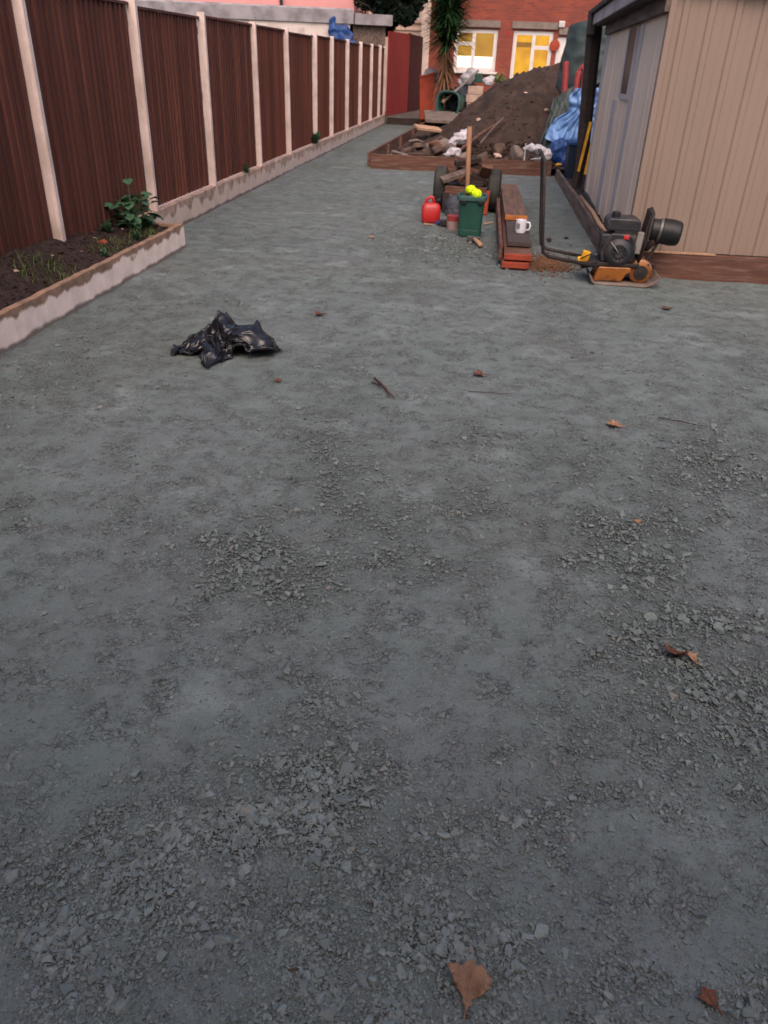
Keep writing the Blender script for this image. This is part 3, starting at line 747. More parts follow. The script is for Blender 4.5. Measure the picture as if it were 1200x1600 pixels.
board_run((.37, 2.78), (.62, 4.6), .22, 2.44, 2.42, M['dark_red_wood'], rf, 17).build('gate_panel', M['dark_red_wood'], rf)['label'] = 'dark red gate panel'
MB().box((.345, 2.77, 1.32), (.09, .09, 2.3)).build('post', M['dark_red_wood'], rf)

path = tag(MB().box((-2.35, 28.63, .10), (1.9, 4.7, .22)).build('path', M['path'], bevel=.02), 'raised concrete path beyond the step', kind='structure')
tag(MB().box((-2.72, 26.22, .085), (.98, .09, .2)).build('step', M['timber_dark'], bevel=.01), 'dark timber step up from the yard to the concrete path', 'step')
tag(MB().box((-2.06, 26.2, .07), (.28, .22, .2)).build('brick', M['brick_bit'], bevel=.01), 'loose red brick at the right end of the dark step', 'brick')

# ---------------------------------------------------------------- timber edged bed with mound and rubble
bed = thing('timber_edging', 'red brown timber boards framing the raised bed of rubble and earth', 'edging', (0, 14.8, 0))
MB().box((-.50, 0, .11), (3.16, .05, .25), (0, 0, .044)).build('front_board', M['timber_edge'], bed, bevel=.005)
MB().box((-1.98, 6.0, .11), (.05, 11.7, .25), (0, 0, -.028)).build('side_board', M['timber_edge'], bed, bevel=.005)
for x, y in ((-1.96, 1.1), (-1.93, 3.0), (-1.88, 5.2)):
    MB().box((x+.05, y, .15), (.05, .06, .30)).build('peg', M['timber_edge'], bed, bevel=.004)

mnx, mny = 110, 190
mx_ = np.linspace(-1.86, 2.6, mnx); my_ = np.linspace(14.87, 28.5, mny)
MX, MY = np.meshgrid(mx_, my_, indexing='xy')
def mound_z(x, y):
    base = .10 + .08*(fbm(x*2, y*2, 3, 21)-.3)
    # main heap: ridge climbing to the right
    qx = np.clip((x+1.25)/2.7, -.1, 1.25) + .05*np.sin(y*2.3)
    prof = np.interp(qx, [-.05, .03, .1, .22, .344, .46, .578, .74, .9, 1.0, 1.25], [0, .10, .28, .51, .76, 1.03, 1.26, 1.44, 1.54, 1.56, 1.45])
    yy = np.interp(y, [14.8, 15.6, 16.6, 17.6, 18.8, 20.0, 21.6, 23.5, 25.5], [0, .03, .22, .58, .92, 1.0, .85, .42, 0])
    h = prof*yy
    return base + h*(1+.18*(fbm(x*1.4, y*1.4, 3, 23)-.5)) + (.30*(fbm(x*2.6, y*2.6, 4, 24)-.5)+.14*(fbm(x*7, y*7, 3, 27)-.5))*(.5+h*.6) + .03*(fbm(x*15, y*15, 3, 25)-.5)
MZ = mound_z(MX, MY)
Im = np.arange(mnx*mny).reshape(mny, mnx)
Fm = np.stack([Im[:-1, :-1].ravel(), Im[:-1, 1:].ravel(), Im[1:, 1:].ravel(), Im[1:, :-1].ravel()], -1)
mound = big_mesh('earth_mound', np.stack([MX.ravel(), MY.ravel(), MZ.ravel()], -1), Fm, M['mound_soil'], None, True)
tag(mound, 'tall heap of brown excavated earth filling the timber edged bed', 'earth heap')
def mz(x, y): return float(mound_z(np.array([x]), np.array([y]))[0])
n_ = 1500
ex = RNG.uniform(-1.8, 1.6, n_); ey = 14.95+RNG.random(n_)**1.4*7
ex = np.concatenate([ex, RNG.uniform(-1.75, 1.1, 900)]); ey = np.concatenate([ey, RNG.uniform(14.98, 16.6, 900)])   # coarser spoil along the front
er = scatter('earth_lumps', np.stack([ex, ey, mound_z(ex, ey)], -1), np.concatenate([np.clip(RNG.lognormal(math.log(.038), .5, n_), .012, .14), np.clip(RNG.lognormal(math.log(.075), .5, 900), .03, .24)]), M['mound_soil'], PROT, .9, .12)
tag(er, 'loose lumps of earth over the heap and the bed', 'earth', kind='stuff')

RUB = [(-1.62, 15.3, .5, .36, .2), (-1.3, 15.35, .42, .34, .2), (-.98, 15.5, .4, .3, .3), (-.72, 15.75, .36, .3, .34), (-1.15, 15.95, .5, .34, .25),
       (-1.55, 16.1, .44, .3, .2), (-.45, 15.3, .3, .25, .22), (-.12, 15.5, .4, .3, .3), (.15, 15.8, .5, .4, .42), (.5, 15.6, .55, .4, .4), (.82, 15.7, .4, .36, .34),
       (.3, 15.15, .3, .22, .18), (-.8, 15.12, .26, .2, .14), (-1.45, 17.1, .5, .36, .22), (-1.0, 17.0, .46, .3, .3), (-1.6, 18.2, .44, .4, .2), (-.6, 16.4, .4, .3, .3), (.95, 15.2, .3, .26, .2)]
RUB_LABELS = ['wide grey stone nearest the front left corner of the timber edging',
    'rounded earthy stone second from the front left corner of the rubble',
    'earthy stone in front of the grey plastic sheet in the rubble',
    'grey stone against the left side of the torn white bag',
    'long earthy stone behind the ochre stone in the rubble',
    'earthy stone by the left timber board behind the wide grey stone',
    'small grey stone directly behind the broom handle at the front timber',
    'earthy stone just right of the broom handle behind the front timber',
    'large earthy boulder in the middle of the bed behind the pinkish stone',
    'biggest grey boulder right of the middle of the timber bed',
    'tall earthy boulder left of the white plastic sheet',
    'low earthy stone beside the pinkish stone on the front timber',
    'thin grey stone beside the white scrap of plastic at the front',
    'flat earthy stone by the left board below the broken board',
    'earthy stone behind the grey plastic sheet in the rubble',
    'large grey stone beside the pale broken board',
    'earthy stone at the foot of the heap behind the torn white bag',
    'low earthy stone under the white plastic sheet at the right corner']
for i, (x, y, a, b, c) in enumerate(RUB):
    o = rock('rubble_stone', (x, y, mz(x, y)+c*.22), (a, b, c), M['rubble'] if i % 3 else M['rubble_grey'], 200+i, rot=(random.uniform(-.3, .3), random.uniform(-.3, .3), random.random()*6))
    tag(o, RUB_LABELS[i], 'stone', 'rubble stones in the timber edged bed')
tag(rock('rubble_stone', (-1.02, 15.8, mz(-1.02, 15.8)+.16), (.36, .3, .26), mat('ochre_stone', (128, 88, 66), (100, 70, 56), 7, .9, .7, 30, dirt=(60, 46, 40), damt=.7), 231), 'orange brown rounded stone in the rubble left of the white bag', 'stone')
sl = MB().box((0, 0, 0), (1.15, 1.5, .09), (.10, .02, .12)).build('concrete_slab', M['rubble_grey'], bevel=.015, loc=(-1.35, 24.3, .36)); tag(sl, 'flat grey slab lying at the back corner of the timber bed', 'slab')
sl = MB().box((0, 0, 0), (.62, .3, .05), (.2, .1, .5)).build('broken_board', M['pale_wood'], bevel=.004, loc=(-1.45, 19.6, .36)); tag(sl, 'short pale broken board lying on the rubble below the slab', 'board')
for k, (p0, p1, r, lab) in enumerate([((-.55, 15.7, .5), (.12, 17.2, 1.0), .03, 'long brown stick lying up the earth heap beside the white bag'), ((-.2, 16.1, .62), (.2, 17.3, .95), .016, 'thin pale stick on the earth heap behind the broom handle')]):
    z0 = mz(p0[0], p0[1])+.12; z1 = mz(p1[0], p1[1])+.10
    tag(MB().tube([(p0[0], p0[1], z0), ((p0[0]+p1[0])/2, (p0[1]+p1[1])/2, (z0+z1)/2+.03), (p1[0], p1[1], z1)], r, 7).build('stick', M['timber_grey'] if k else M['timber_edge']), lab, 'stick')
def white_bag(name, label, loc, blobs, seed, m='white_plastic', amp=.03, vox=.02, cat='bag', f=6):
    o = crumple(name, blobs, M[m], voxel=vox, amp=amp, freq=f, amp2=.01, freq2=18, seed=seed)
    o.location = loc
    return tag(o, label, cat)
white_bag('white_bag', 'torn white plastic bag draped on the rubble behind the broom handle', (-.60, 16.0, mz(-.60, 16.0)+.16), [((.02, 0, .1), (.15, .12, .10)), ((.12, .05, .17), (.11, .10, .08)), ((-.12, -.05, .0), (.07, .08, .10))], 3, amp=.022, f=9)
white_bag('white_bag', 'small white scrap of plastic at the foot of the rubble', (-.66, 15.1, .27), [((0, 0, .02), (.10, .06, .07)), ((.09, 0, 0), (.05, .05, .08)), ((-.10, 0, -.02), (.06, .05, .04))], 4)
white_bag('grey_sheet', 'greyish plastic sheet lying between stones left of the torn white bag', (-.98, 16.2, mz(-.98, 16.2)+.1), [((0, 0, .05), (.26, .2, .1)), ((.15, .05, .1), (.14, .12, .09))], 5, 'rubble_grey')
white_bag('white_sheet', 'white plastic sheet slumped over the right corner of the timber edging', (.82, 15.05, .34), [((0, 0, .06), (.22, .13, .07), (0, .25, 0)), ((-.14, 0, .08), (.12, .07, .035), (0, -.2, 0)), ((.16, 0, -.03), (.12, .12, .12))], 6, amp=.022)
tag(MB().tube([(.60, 14.88, .22), (.595, 14.87, .50)], .012, 7).build('white_rod', M['white_plastic']), 'thin white upright rod at the front of the timber bed', 'rod')
tag(MB().tube([(.70, 14.75, .27), (1.02, 14.72, .31)], .008, 6).build('white_rod', M['white_plastic']), 'thin white rod lying across the front timber below the white sheet', 'rod')
tag(rock('pale_stone', (.12, 15.02, .27), (.24, .16, .12), M['block'], 77), 'pale pinkish stone resting on the timber edging right of the cart', 'stone')
for k, (x, y) in enumerate([(.62, 18.3), (1.02, 17.4), (-.3, 17.6)]):
    tag(rock('pale_stone', (x, y, mz(x, y)+.03), (.14, .10, .08), M['block'], 80+k), ['highest pale stone on the earth heap', 'pale stone on the heap beside the green sheet', 'pale stone low on the left flank of the earth heap'][k], 'stone', 'pale stones on the earth heap')

# ---------------------------------------------------------------- clutter at the foot of the house
t = thing('orange_board', 'tall faded orange plastic bin standing beside the concrete path', 'bin', (-2.02, 25.9, .2), .12)
ob = MB(); prof = [(-.22, -.2), (.22, -.2), (.22, .2), (-.22, .2)]
ob.add([(-.17, -.2, 0), (.17, -.2, 0), (.17, .2, 0), (-.17, .2, 0), (-.24, -.26, 1.1), (.2, -.26, 1.22), (.2, .26, 1.22), (-.24, .26, 1.1)], [(3, 2, 1, 0), (0, 1, 5, 4), (1, 2, 6, 5), (2, 3, 7, 6), (3, 0, 4, 7)])
ob.build('body', M['orange_plastic'], t, solid=.02, bevel=.01)
MB().tube([(-.24, -.27, 1.1), (.2, -.27, 1.22), (.2, .27, 1.22), (-.24, .27, 1.1), (-.24, -.27, 1.1)], .02, 6).build('rim', M['orange_plastic'], t)
white_bag('grey_bag', 'grey and white bag stuffed in the top of the orange bin', (-1.93, 25.9, 1.38), [((0, 0, 0), (.2, .16, .14)), ((.14, 0, -.12), (.12, .1, .14))], 8, 'grey_fascia')

pt = thing('cordyline_palm', 'spiky cordyline palm with dead brown leaf skirt before the brick house', 'palm tree', (-1.50, 25.4, .25))
MB().tube([(0, 0, 0), (.04, 0, .8), (.02, 0, 1.6), (0, 0, 2.3)], [.13, .10, .09, .08], 9).build('trunk', M['bark'], pt, smooth=True)
def blades(n, zc, L0, up0, up1, w, seed, droop, rad=.05):
    rr = random.Random(seed); mb = MB()
    for i in range(n):
        a = rr.random()*2*PI; e = R(rr.uniform(up0, up1)); L = L0*(.75+.4*rr.random()); z = zc+rr.uniform(-.4, .55)
        d = Vector((math.cos(a)*math.cos(e), math.sin(a)*math.cos(e), math.sin(e))); sd = Vector((-math.sin(a), math.cos(a), 0))
        o = len(mb.v); p0 = Vector((rad*math.cos(a), rad*math.sin(a), z))
        for k in range(5):
            t_ = k/4; q = p0+d*L*t_+Vector((0, 0, -droop*L*t_*t_)); ww = w*(1-t_)**.6 + .002
            mb.v += [tuple(q-sd*ww), tuple(q+sd*ww)]
        for k in range(4): mb.f.append((o+2*k, o+2*k+1, o+2*k+3, o+2*k+2))
    return mb
bl = blades(1200, 2.25, .92, -25, 72, .024, 3, .10)
bl.v += []; 
b2 = blades(620, 3.0, .92, -30, 85, .022, 4, .10)
o_ = len(bl.v); bl.v += b2.v; bl.f += [tuple(i+o_ for i in f) for f in b2.f]
bl.build('crown', M['palm_leaf'], pt)
blades(150, 1.25, .50, -95, -20, .026, 9, .16, .12).build('dead_leaf_skirt', M['palm_dead'], pt)

t = thing('garden_bin', 'dark green garden bin lying on its side with its open mouth forward', 'bin', (-1.22, 25.2, .38), -.25)
tm = MB(); no = 22
def rr_ring(w, h, n=22, p=3.2):
    return [(w*abs(math.cos(2*PI*k/n))**(2/p)*(1 if math.cos(2*PI*k/n) > 0 else -1), h*abs(math.sin(2*PI*k/n))**(2/p)*(1 if math.sin(2*PI*k/n) > 0 else -1)) for k in range(n)]
rings = [(.33, .30, -.42), (.31, .28, -.40), (.28, .25, .0), (.24, .22, .46), (.05, .05, .48)]
for w, h, y in rings:
    for x, z in rr_ring(w, h): tm.v.append((x, y, z+.30))
for i in range(len(rings)-1):
    for k in range(no): tm.f.append((i*no+k, i*no+(k+1) % no, (i+1)*no+(k+1) % no, (i+1)*no+k))
tm.build('body', M['green_plastic'], t, smooth=True, auto=40, solid=.012)
rm = MB()
rm.tube([(x*1.03, -.42, z*1.03+.30) for x, z in rr_ring(.33, .30)] + [(.34, -.42, .30)], .022, 6, cap=False)
rm.build('rim', M['rim_green'], t, smooth=True)
white_bag('black_bag', 'dark bag heaped behind the green garden bin', (-.98, 25.9, .75), [((0, 0, .1), (.35, .3, .28)), ((.2, .1, .3), (.25, .2, .18)), ((-.2, 0, -.1), (.35, .3, .4))], 9, 'grey_sack', amp=.05, vox=.035)
white_bag('white_bag', 'white bag sitting high on the dark bag under the lit window', (-.86, 25.8, 1.30), [((0, 0, .0), (.2, .16, .14)), ((.1, 0, .16), (.12, .1, .12)), ((-.18, 0, -.08), (.10, .1, .08))], 10)
white_bag('white_bag', 'white bag on top of the pale block stack beside the earth heap', (-.25, 25.9, 1.24), [((0, 0, 0), (.17, .14, .11)), ((.08, 0, .07), (.1, .1, .08))], 11)
tag(MB().tube([(-1.45, 25.0, .72), (-.55, 25.6, 1.52)], .035, 7).build('pole', M['grey_paint']), 'grey pole leaning across the green garden bin', 'pole')
tag(MB().box((0, 0, 0), (.3, .25, .24)).build('dark_green_crate', M['green_plastic'], bevel=.02, loc=(-.58, 26.0, 1.33)), 'small dark green crate under the lit window', 'crate')
for i in range(4):
    for j in range(2 if i < 3 else 1):
        o = MB().box((0, 0, 0), (.44, .22, .205), (0, 0, .03*(i % 2)-.02)).build('building_block', M['block'], bevel=.008, loc=(-.62+.455*j+.03*(i % 2), 25.7, .38+.215*i))
        tag(o, [['left block of the bottom course in the pale block stack', 'right block of the bottom course in the pale block stack'], ['left block of the second course in the pale block stack', 'right block of the second course in the pale block stack'], ['left block of the third course in the pale block stack', 'right block of the third course in the pale block stack'], ['topmost pale building block of the stack beside the earth heap']][i][j], 'block', 'pale building blocks in a stack')
t = thing('green_plant', 'small bright green potted plant beyond the earth heap under the brick wall', 'plant', (.05, 26.2, 1.05))
MB().lathe([(.07, 0), (.1, .15), (.09, .15)], 12).build('pot', M['green_plastic'], t)
gp = MB(); rr = random.Random(8)
for i in range(70):
    c = Vector((rr.gauss(0, .09), rr.gauss(0, .07), .26+rr.gauss(0, .07))); a = Vector((rr.gauss(0, 1), rr.gauss(0, 1), rr.gauss(0, 1))).normalized()*.06; b_ = a.orthogonal().normalized()*.035
    gp.add([c-a, c-b_, c+a, c+b_], [(0, 1, 2, 3)])
gp.build('foliage', M['grass'], t)
tag(rock('terracotta_stone', (-1.46, 25.0, .72), (.18, .14, .16), M['pale_wood'], 99), 'tan lump resting beside the green garden bin', 'stone')

# ---------------------------------------------------------------- brick house
h = thing('brick_house', 'red brick house with two lit white framed windows facing the yard', 'house', (0, 31.0, 0))
def wall_with_holes(x0, x1, z0, z1, holes, y=0, th=.3):
    """wall in the xz plane split round rectangular openings"""
    xs = sorted({x0, x1, *[q for a in holes for q in (a[0], a[1])]}); zs = sorted({z0, z1, *[q for a in holes for q in (a[2], a[3])]})
    mb = MB()
    for i in range(len(xs)-1):
        for j in range(len(zs)-1):
            cx_, cz_ = (xs[i]+xs[i+1])/2, (zs[j]+zs[j+1])/2
            if any(a[0] < cx_ < a[1] and a[2] < cz_ < a[3] for a in holes): continue
            mb.box((cx_, y+th/2, cz_), (xs[i+1]-xs[i], th, zs[j+1]-zs[j]))
    return mb
W1 = (-1.56, -.10, 1.47, 2.72); W2 = (.42, 1.76, 1.2, 2.72); DR = (1.90, 2.75, .3, 2.58)
UP1 = (-1.5, -.2, 4.3, 5.5); UP2 = (.5, 1.8, 4.3, 5.5)
wall_with_holes(-2.42, 5.5, 0, 6.2, [W1, W2, DR, UP1, UP2]).build('wall', M['brick'], h)
MB().box((-2.57, .12, 3.1), (.3, .36, 6.2)).build('white_quoin', M['cream'], h)
rfm = MB(); rfm.prism([(-3.0, 0), (5.8, 0), (5.8, 4.2), (-3.0, 4.2)], .12, Matrix.Translation((0, -.3, 6.2)) @ Euler((R(35), 0, 0)).to_matrix().to_4x4())
rfm.build('roof', mat('clay_roof', (92, 62, 54), (76, 52, 46), 5, .9, .5, 20), h)
MB().box((1.5, 4.0, 3.1), (8, .3, 6.2)).build('rear_wall', M['brick'], h); 
for x0, x1, z in ((-1.62, -.04, 2.76), (.34, 1.88, 2.76), (1.92, 3.0, 2.62)):
    MB().box(((x0+x1)/2, -.02, z+.11), (x1-x0, .1, .20)).build('lintel', M['concrete'], h, bevel=.008)
blind = glow('lit_blind', (204, 150, 52), (184, 132, 52), .39, 1.5)
room = glow('lit_room', (246, 180, 40), (214, 146, 40), .43, 2.5)
roomd = glow('lit_cupboard', (170, 118, 34), (140, 92, 30), .36, 3.0)
bright = glow('bright_worktop_light', (255, 250, 226), (255, 244, 200), .9, 4)
def window(hole, cols, m_of, sill=True):
    """cols: list of (x0,x1,[(z0,z1,material)...]) as fractions of the opening"""
    x0, x1, z0, z1 = hole; w_, h_ = x1-x0, z1-z0; fw = .10
    fr = MB()
    fr.box((x0+fw/2, .10, (z0+z1)/2), (fw, .08, h_)); fr.box((x1-fw/2, .10, (z0+z1)/2), (fw, .08, h_))
    fr.box(((x0+x1)/2, .10, z0+fw/2), (w_-2*fw, .08, fw)); fr.box(((x0+x1)/2, .10, z1-fw/2), (w_-2*fw, .08, fw))
    bars = []
    for a, b, cells in cols:
        for c, d, mt in cells: bars.append((x0+a*w_, x0+b*w_, z0+c*h_, z0+d*h_, mt))
    f = fr.build('window', M['white_frame'], h, bevel=.008)
    sash = MB()
    for a, b, cells in cols:
        for c, d, mt in cells:
            X0, X1, Z0, Z1 = x0+a*w_, x0+b*w_, z0+c*h_, z0+d*h_; s = .058
            sash.box((X0+s/2, .085, (Z0+Z1)/2), (s, .06, Z1-Z0)); sash.box((X1-s/2, .085, (Z0+Z1)/2), (s, .06, Z1-Z0))
            sash.box(((X0+X1)/2, .085, Z0+s/2), (X1-X0-2*s, .06, s)); sash.box(((X0+X1)/2, .085, Z1-s/2), (X1-X0-2*s, .06, s))
            for zz0, zz1, mm in mt:
                za, zb_ = Z0+s+(Z1-Z0-2*s)*zz0, Z0+s+(Z1-Z0-2*s)*zz1
                MB().box(((X0+X1)/2, .115, (za+zb_)/2), (X1-X0-2*s+.01, .012, zb_-za)).build('pane', mm, f)
    sash.build('sash', M['white_frame'], f, bevel=.005)
    if sill: MB().box(((x0+x1)/2, -.03, z0-.035), (w_+.16, .24, .07)).build('sill', M['white_frame'], f, bevel=.01)
window(W1, [(.05, .45, [(.65, .95, [(0, .6, blind), (.6, 1, roomd)]), (.05, .65, [(0, .52, bright), (.52, 1, blind)])]), (.45, .95, [(.05, .95, [(0, .32, bright), (.32, 1, blind)])])], None)
window(W2, [(.05, .52, [(.05, .95, [(0, .72, room), (.72, .84, roomd), (.84, 1, room)])]), (.52, .95, [(.68, .95, [(0, 1, room)]), (.05, .68, [(0, 1, room)])])], None, False)
for U in (UP1, UP2): window(U, [(.05, .48, [(.05, .95, [(0, 1, M['dark_glass'])])]), (.52, .95, [(.05, .95, [(0, 1, M['dark_glass'])])])], None)
d_ = MB().box(((DR[0]+DR[1])/2, .1, (DR[2]+DR[3])/2), (DR[1]-DR[0], .08, DR[3]-DR[2])).build('door', M['white_frame'], h, bevel=.01)
MB().tube([(2.0, .03, 1.3), (2.12, .03, 1.3)], .015, 6).build('handle', M['steel'], d_)
MB().box((1.98, -.08, 2.93), (.2, .14, .17), (R(12), 0, 0)).build('floodlight', M['white_frame'], h, bevel=.02)
MB().lathe([(.0, 0), (.17, .0), (.17, .03), (.0, .05)], 22, Matrix.Translation((1.83, -.003, 2.32)) @ Euler((R(90), 0, 0)).to_matrix().to_4x4()).build('round_plaque', M['orange_plastic'], h)
MB().box((.2, -.004, 2.62), (.16, .006, .15)).build('air_brick', M['red_wood'], h)

# cream house to its left
ch = thing('cream_house', 'cream rendered house with a dark window behind the red fence', 'house', (-5.6, 33.5, 0))
CW = (1.75, 2.62, 3.02, 4.2)
wall_with_holes(-3.6, 2.9, 0, 6.5, [CW, (-2.2, -.6, 3.2, 4.6)]).build('wall', M['cream'], ch)
for hole in (CW, (-2.2, -.6, 3.2, 4.6)):
    x0, x1, z0, z1 = hole
    f = MB(); s = .07
    f.box((x0+s/2, .1, (z0+z1)/2), (s, .08, z1-z0)); f.box((x1-s/2, .1, (z0+z1)/2), (s, .08, z1-z0)); f.box(((x0+x1)/2, .1, z0+s/2), (x1-x0-2*s, .08, s)); f.box(((x0+x1)/2, .1, z1-s/2), (x1-x0-2*s, .08, s))
    fo = f.build('window', M['white_frame'], ch)
    MB().box(((x0+x1)/2, .12, (z0+z1)/2), (x1-x0-2*s+.01, .012, z1-z0-2*s+.01)).build('pane', M['dark_glass'], fo)
    MB().box(((x0+x1)/2, -.02, z0-.05), (x1-x0+.2, .12, .09)).build('sill', M['cream'], fo)
MB().box((-.35, -.02, 2.72), (6.5, .06, .06)).build('string_course', M['cream'], ch)
MB().tube([(2.78, -.08, .1), (2.78, -.08, 6.4)], .05, 8).build('drainpipe', M['concrete'], ch)
rm_ = MB(); rm_.prism([(-4.0, 0), (3.1, 0), (3.1, 4.2), (-4.0, 4.2)], .12, Matrix.Translation((0, -.3, 6.5)) @ Euler((R(35), 0, 0)).to_matrix().to_4x4()); rm_.build('roof', M['roof_felt'], ch)

# outbuilding and pink house over the brown fence
gb = thing('outbuilding', 'white flat roofed outbuilding with grey fascia showing over the brown fence', 'outbuilding', (-6.75, 26.5, .06), .24)
MB().box((-.9, .36, 1.24), (6.2, 3.0, 2.5)).build('wall', M['white_wall'], gb)
MB().box((2.78, .32, 1.24), (.95, 2.6, 2.48)).build('timber_wall', M['timber_grey'], gb)
MB().box((-1.2, .9, 2.66), (7.0, 4.2, .34)).build('fascia', M['grey_fascia'], gb, bevel=.01)
MB().box((2.88, .8, 2.62), (1.1, 4.0, .27)).build('end_fascia', M['grey_fascia'], gb, bevel=.01)
MB().box((-1.2, .95, 2.85), (6.9, 4.0, .04)).build('roof', M['gutter'], gb)
o = crumple('blue_tarp', [((0, 0, 0), (.36, .10, .30)), ((-.25, 0, .15), (.12, .08, .34)), ((.2, -.05, -.2), (.25, .09, .15))], M['deep_blue'], voxel=.03, amp=.05, freq=4, amp2=.012, freq2=12, seed=14)
o.location = (-4.55, 25.72, 2.22); tag(o, 'deep blue tarpaulin hung on the outbuilding beyond the fence', 'tarpaulin')

ph = thing('pink_house', 'pink rendered house wall rising above the flat roofed outbuilding', 'house', (-8.2, 30.2, 0))
MB().box((-2.5, 2.0, 3.2), (6.6, 4.0, 6.4)).build('wall', M['pink'], ph)
MB().box((2.04, 2.05, 3.2), (2.46, 4.0, 6.4)).build('side_wall', M['pink'], ph)
MB().tube([(.82, -.08, .2), (.82, -.08, 6.3)], .055, 8).build('drainpipe', M['timber_dark'], ph)
MB().prism([(-6.2, 0), (3.6, 0), (3.6, 3.2), (-6.2, 3.2)], .12, Matrix.Translation((0, -.4, 6.4)) @ Euler((R(32), 0, 0)).to_matrix().to_4x4()).build('roof', M['roof_felt'], ph)

tr = thing('evergreen_tree', 'dark evergreen tree hanging over the gap between outbuilding and cream house', 'tree', (-3.95, 29.0, -.50))
MB().tube([(0, 0, 0), (.05, 0, 1.8), (-.05, .1, 3.4), (.1, 0, 5.2)], [.17, .14, .11, .05], 9).build('trunk', M['bark'], tr, smooth=True)
lb = MB(); rr = random.Random(12)
for i in range(9): 
    a = rr.random()*2*PI; lb.tube([(0, 0, 2.9+.2*i), (.5*math.cos(a), .5*math.sin(a), 3.2+.22*i), (1.1*math.cos(a), .9*math.sin(a), 3.25+.25*i)], [.05, .03, .012], 6)
lb.build('limb', M['bark'], tr)
n_ = 24000
P = RNG.normal(0, 1, (n_, 3)); P /= np.linalg.norm(P, axis=1)[:, None]; rad = RNG.random(n_)**.45
clump = RNG.normal(0, 1, (60, 3)); clump /= np.linalg.norm(clump, axis=1)[:, None]; clump *= (RNG.random(60)**.4)[:, None]
ci = RNG.integers(0, 60, n_)
Q = clump[ci]*np.array([.95, 1.0, 1.35]) + P*(rad*.34)[:, None]
Q[:, 2] = np.maximum(Q[:, 2], -1.25 + .35*np.abs(Q[:, 0]+.2) + .12*np.sin(Q[:, 0]*9))
Q += np.array([.45, -.1, 4.28])
ax = RNG.normal(0, 1, (n_, 3)); ax /= np.linalg.norm(ax, axis=1)[:, None]; bx = np.cross(ax, RNG.normal(0, 1, (n_, 3))); bx /= np.linalg.norm(bx, axis=1)[:, None]
V = np.stack([Q-ax*.10, Q-bx*.036, Q+ax*.10, Q+bx*.036], 1).reshape(-1, 3); Ff = np.arange(n_*4).reshape(-1, 4)
crown = big_mesh('crown', V, Ff, M['tree_leaf']); crown.parent = tr

# ---------------------------------------------------------------- the shed
sh = thing('shed', 'beige ribbed metal shed with grey side wall and dark narrow window', 'shed', (1.335, 7.55, 0), -.024)
def ribbed(length, z0, z1, pitch, ribw, depth, zt_fn=None):
    """vertical ribbed sheet along +x, ribs stand out towards -y"""
    prof = [(0, 0)]; x = pitch*.35
    while x + ribw < length:
        prof += [(x, 0), (x+ribw*.22, -depth), (x+ribw*.78, -depth), (x+ribw, 0)]
        # shallow stiffening groove between two ribs
        g = x+ribw+(pitch-ribw)*.5
        if g+.03 < length: prof += [(g-.012, 0), (g, .003), (g+.012, 0)]
        x += pitch
    prof.append((length, 0))
    mb = MB(); n = len(prof)
    for q in (z0, None):
        for px, py in prof: mb.v.append((px, py, z0 if q is not None else (zt_fn(px) if zt_fn else z1)))
    for k in range(n-1): mb.f.append((k, k+1, n+k+1, n+k))
    return mb
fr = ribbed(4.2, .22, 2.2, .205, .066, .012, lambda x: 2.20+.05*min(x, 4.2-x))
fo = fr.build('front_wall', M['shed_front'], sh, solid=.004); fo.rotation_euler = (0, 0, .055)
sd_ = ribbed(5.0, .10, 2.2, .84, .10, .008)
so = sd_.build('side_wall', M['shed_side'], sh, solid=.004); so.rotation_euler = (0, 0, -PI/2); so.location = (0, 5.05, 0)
# corner and vertical trims of the side
MB().box((.0, .02, 1.15), (.05, .10, 2.0)).build('corner_trim', M['shed_front'], sh, bevel=.006)
MB().box((-.014, 4.9, 1.1), (.03, .35, 2.0)).build('end_trim', M['shed_trim'], sh, bevel=.004)
MB().box((-.012, 2.92, .72), (.022, .42, 1.24)).build('grey_strip', M['shed_trim'], sh, bevel=.004)
MB().box((-.012, 1.50, 1.06), (.022, .26, 1.92)).build('grey_strip', M['shed_trim'], sh, bevel=.004)
wf = MB(); wf.box((-.014, 1.80, 1.70), (.03, .07, .66)); wf.box((-.014, 2.52, 1.70), (.03, .07, .66)); wf.box((-.014, 2.16, 1.39), (.03, .65, .05))
w_ = wf.build('window', M['shed_trim'], sh, bevel=.004)
MB().box((-.008, 2.16, 1.72), (.02, .65, .62)).build('pane', M['dark_glass'], w_)
MB().box((-.03, 2.5, 2.10), (.07, 5.05, .11)).build('wall_plate', M['timber_grey'], sh, bevel=.004)
MB().box((-.125, 2.55, 2.165), (.12, 5.2, .025)).build('soffit', M['timber_dark'], sh)
MB().box((-.20, 2.65, 2.235), (.03, 5.5, .13)).build('gutter', M['gutter'], sh, bevel=.008)
MB().prism([(-.26, -.12), (4.5, .02), (4.5, 5.9), (-.26, 5.75)], .05, Matrix.Translation((0, 0, 2.305))).build('roof', M['roof_felt'], sh)
MB().box((-.22, 5.55, 2.20), (.10, .35, .30), (0, 0, 0)).build('roof_end', M['roof_felt'], sh, bevel=.02)
fa = MB().box((2.1, -.06, 2.245), (4.2, .03, .10)).build('fascia', M['timber_dark'], sh); fa.rotation_euler = (0, 0, .055)
mo = MB(); rr = random.Random(31)
for i in range(26): mo.box((.5+rr.random()*.35, -.075+rr.random()*.02, 2.20+rr.random()*.02), (.05, .02, .02), (rr.random(), rr.random(), rr.random()))
mo.build('moss', M['moss'], sh, bevel=.004)
bb = MB().box((2.05, -.055, .10), (4.2, .05, .235)).build('base_board', M['timber_edge'], sh, bevel=.006); bb.rotation_euler = (0, 0, .055)
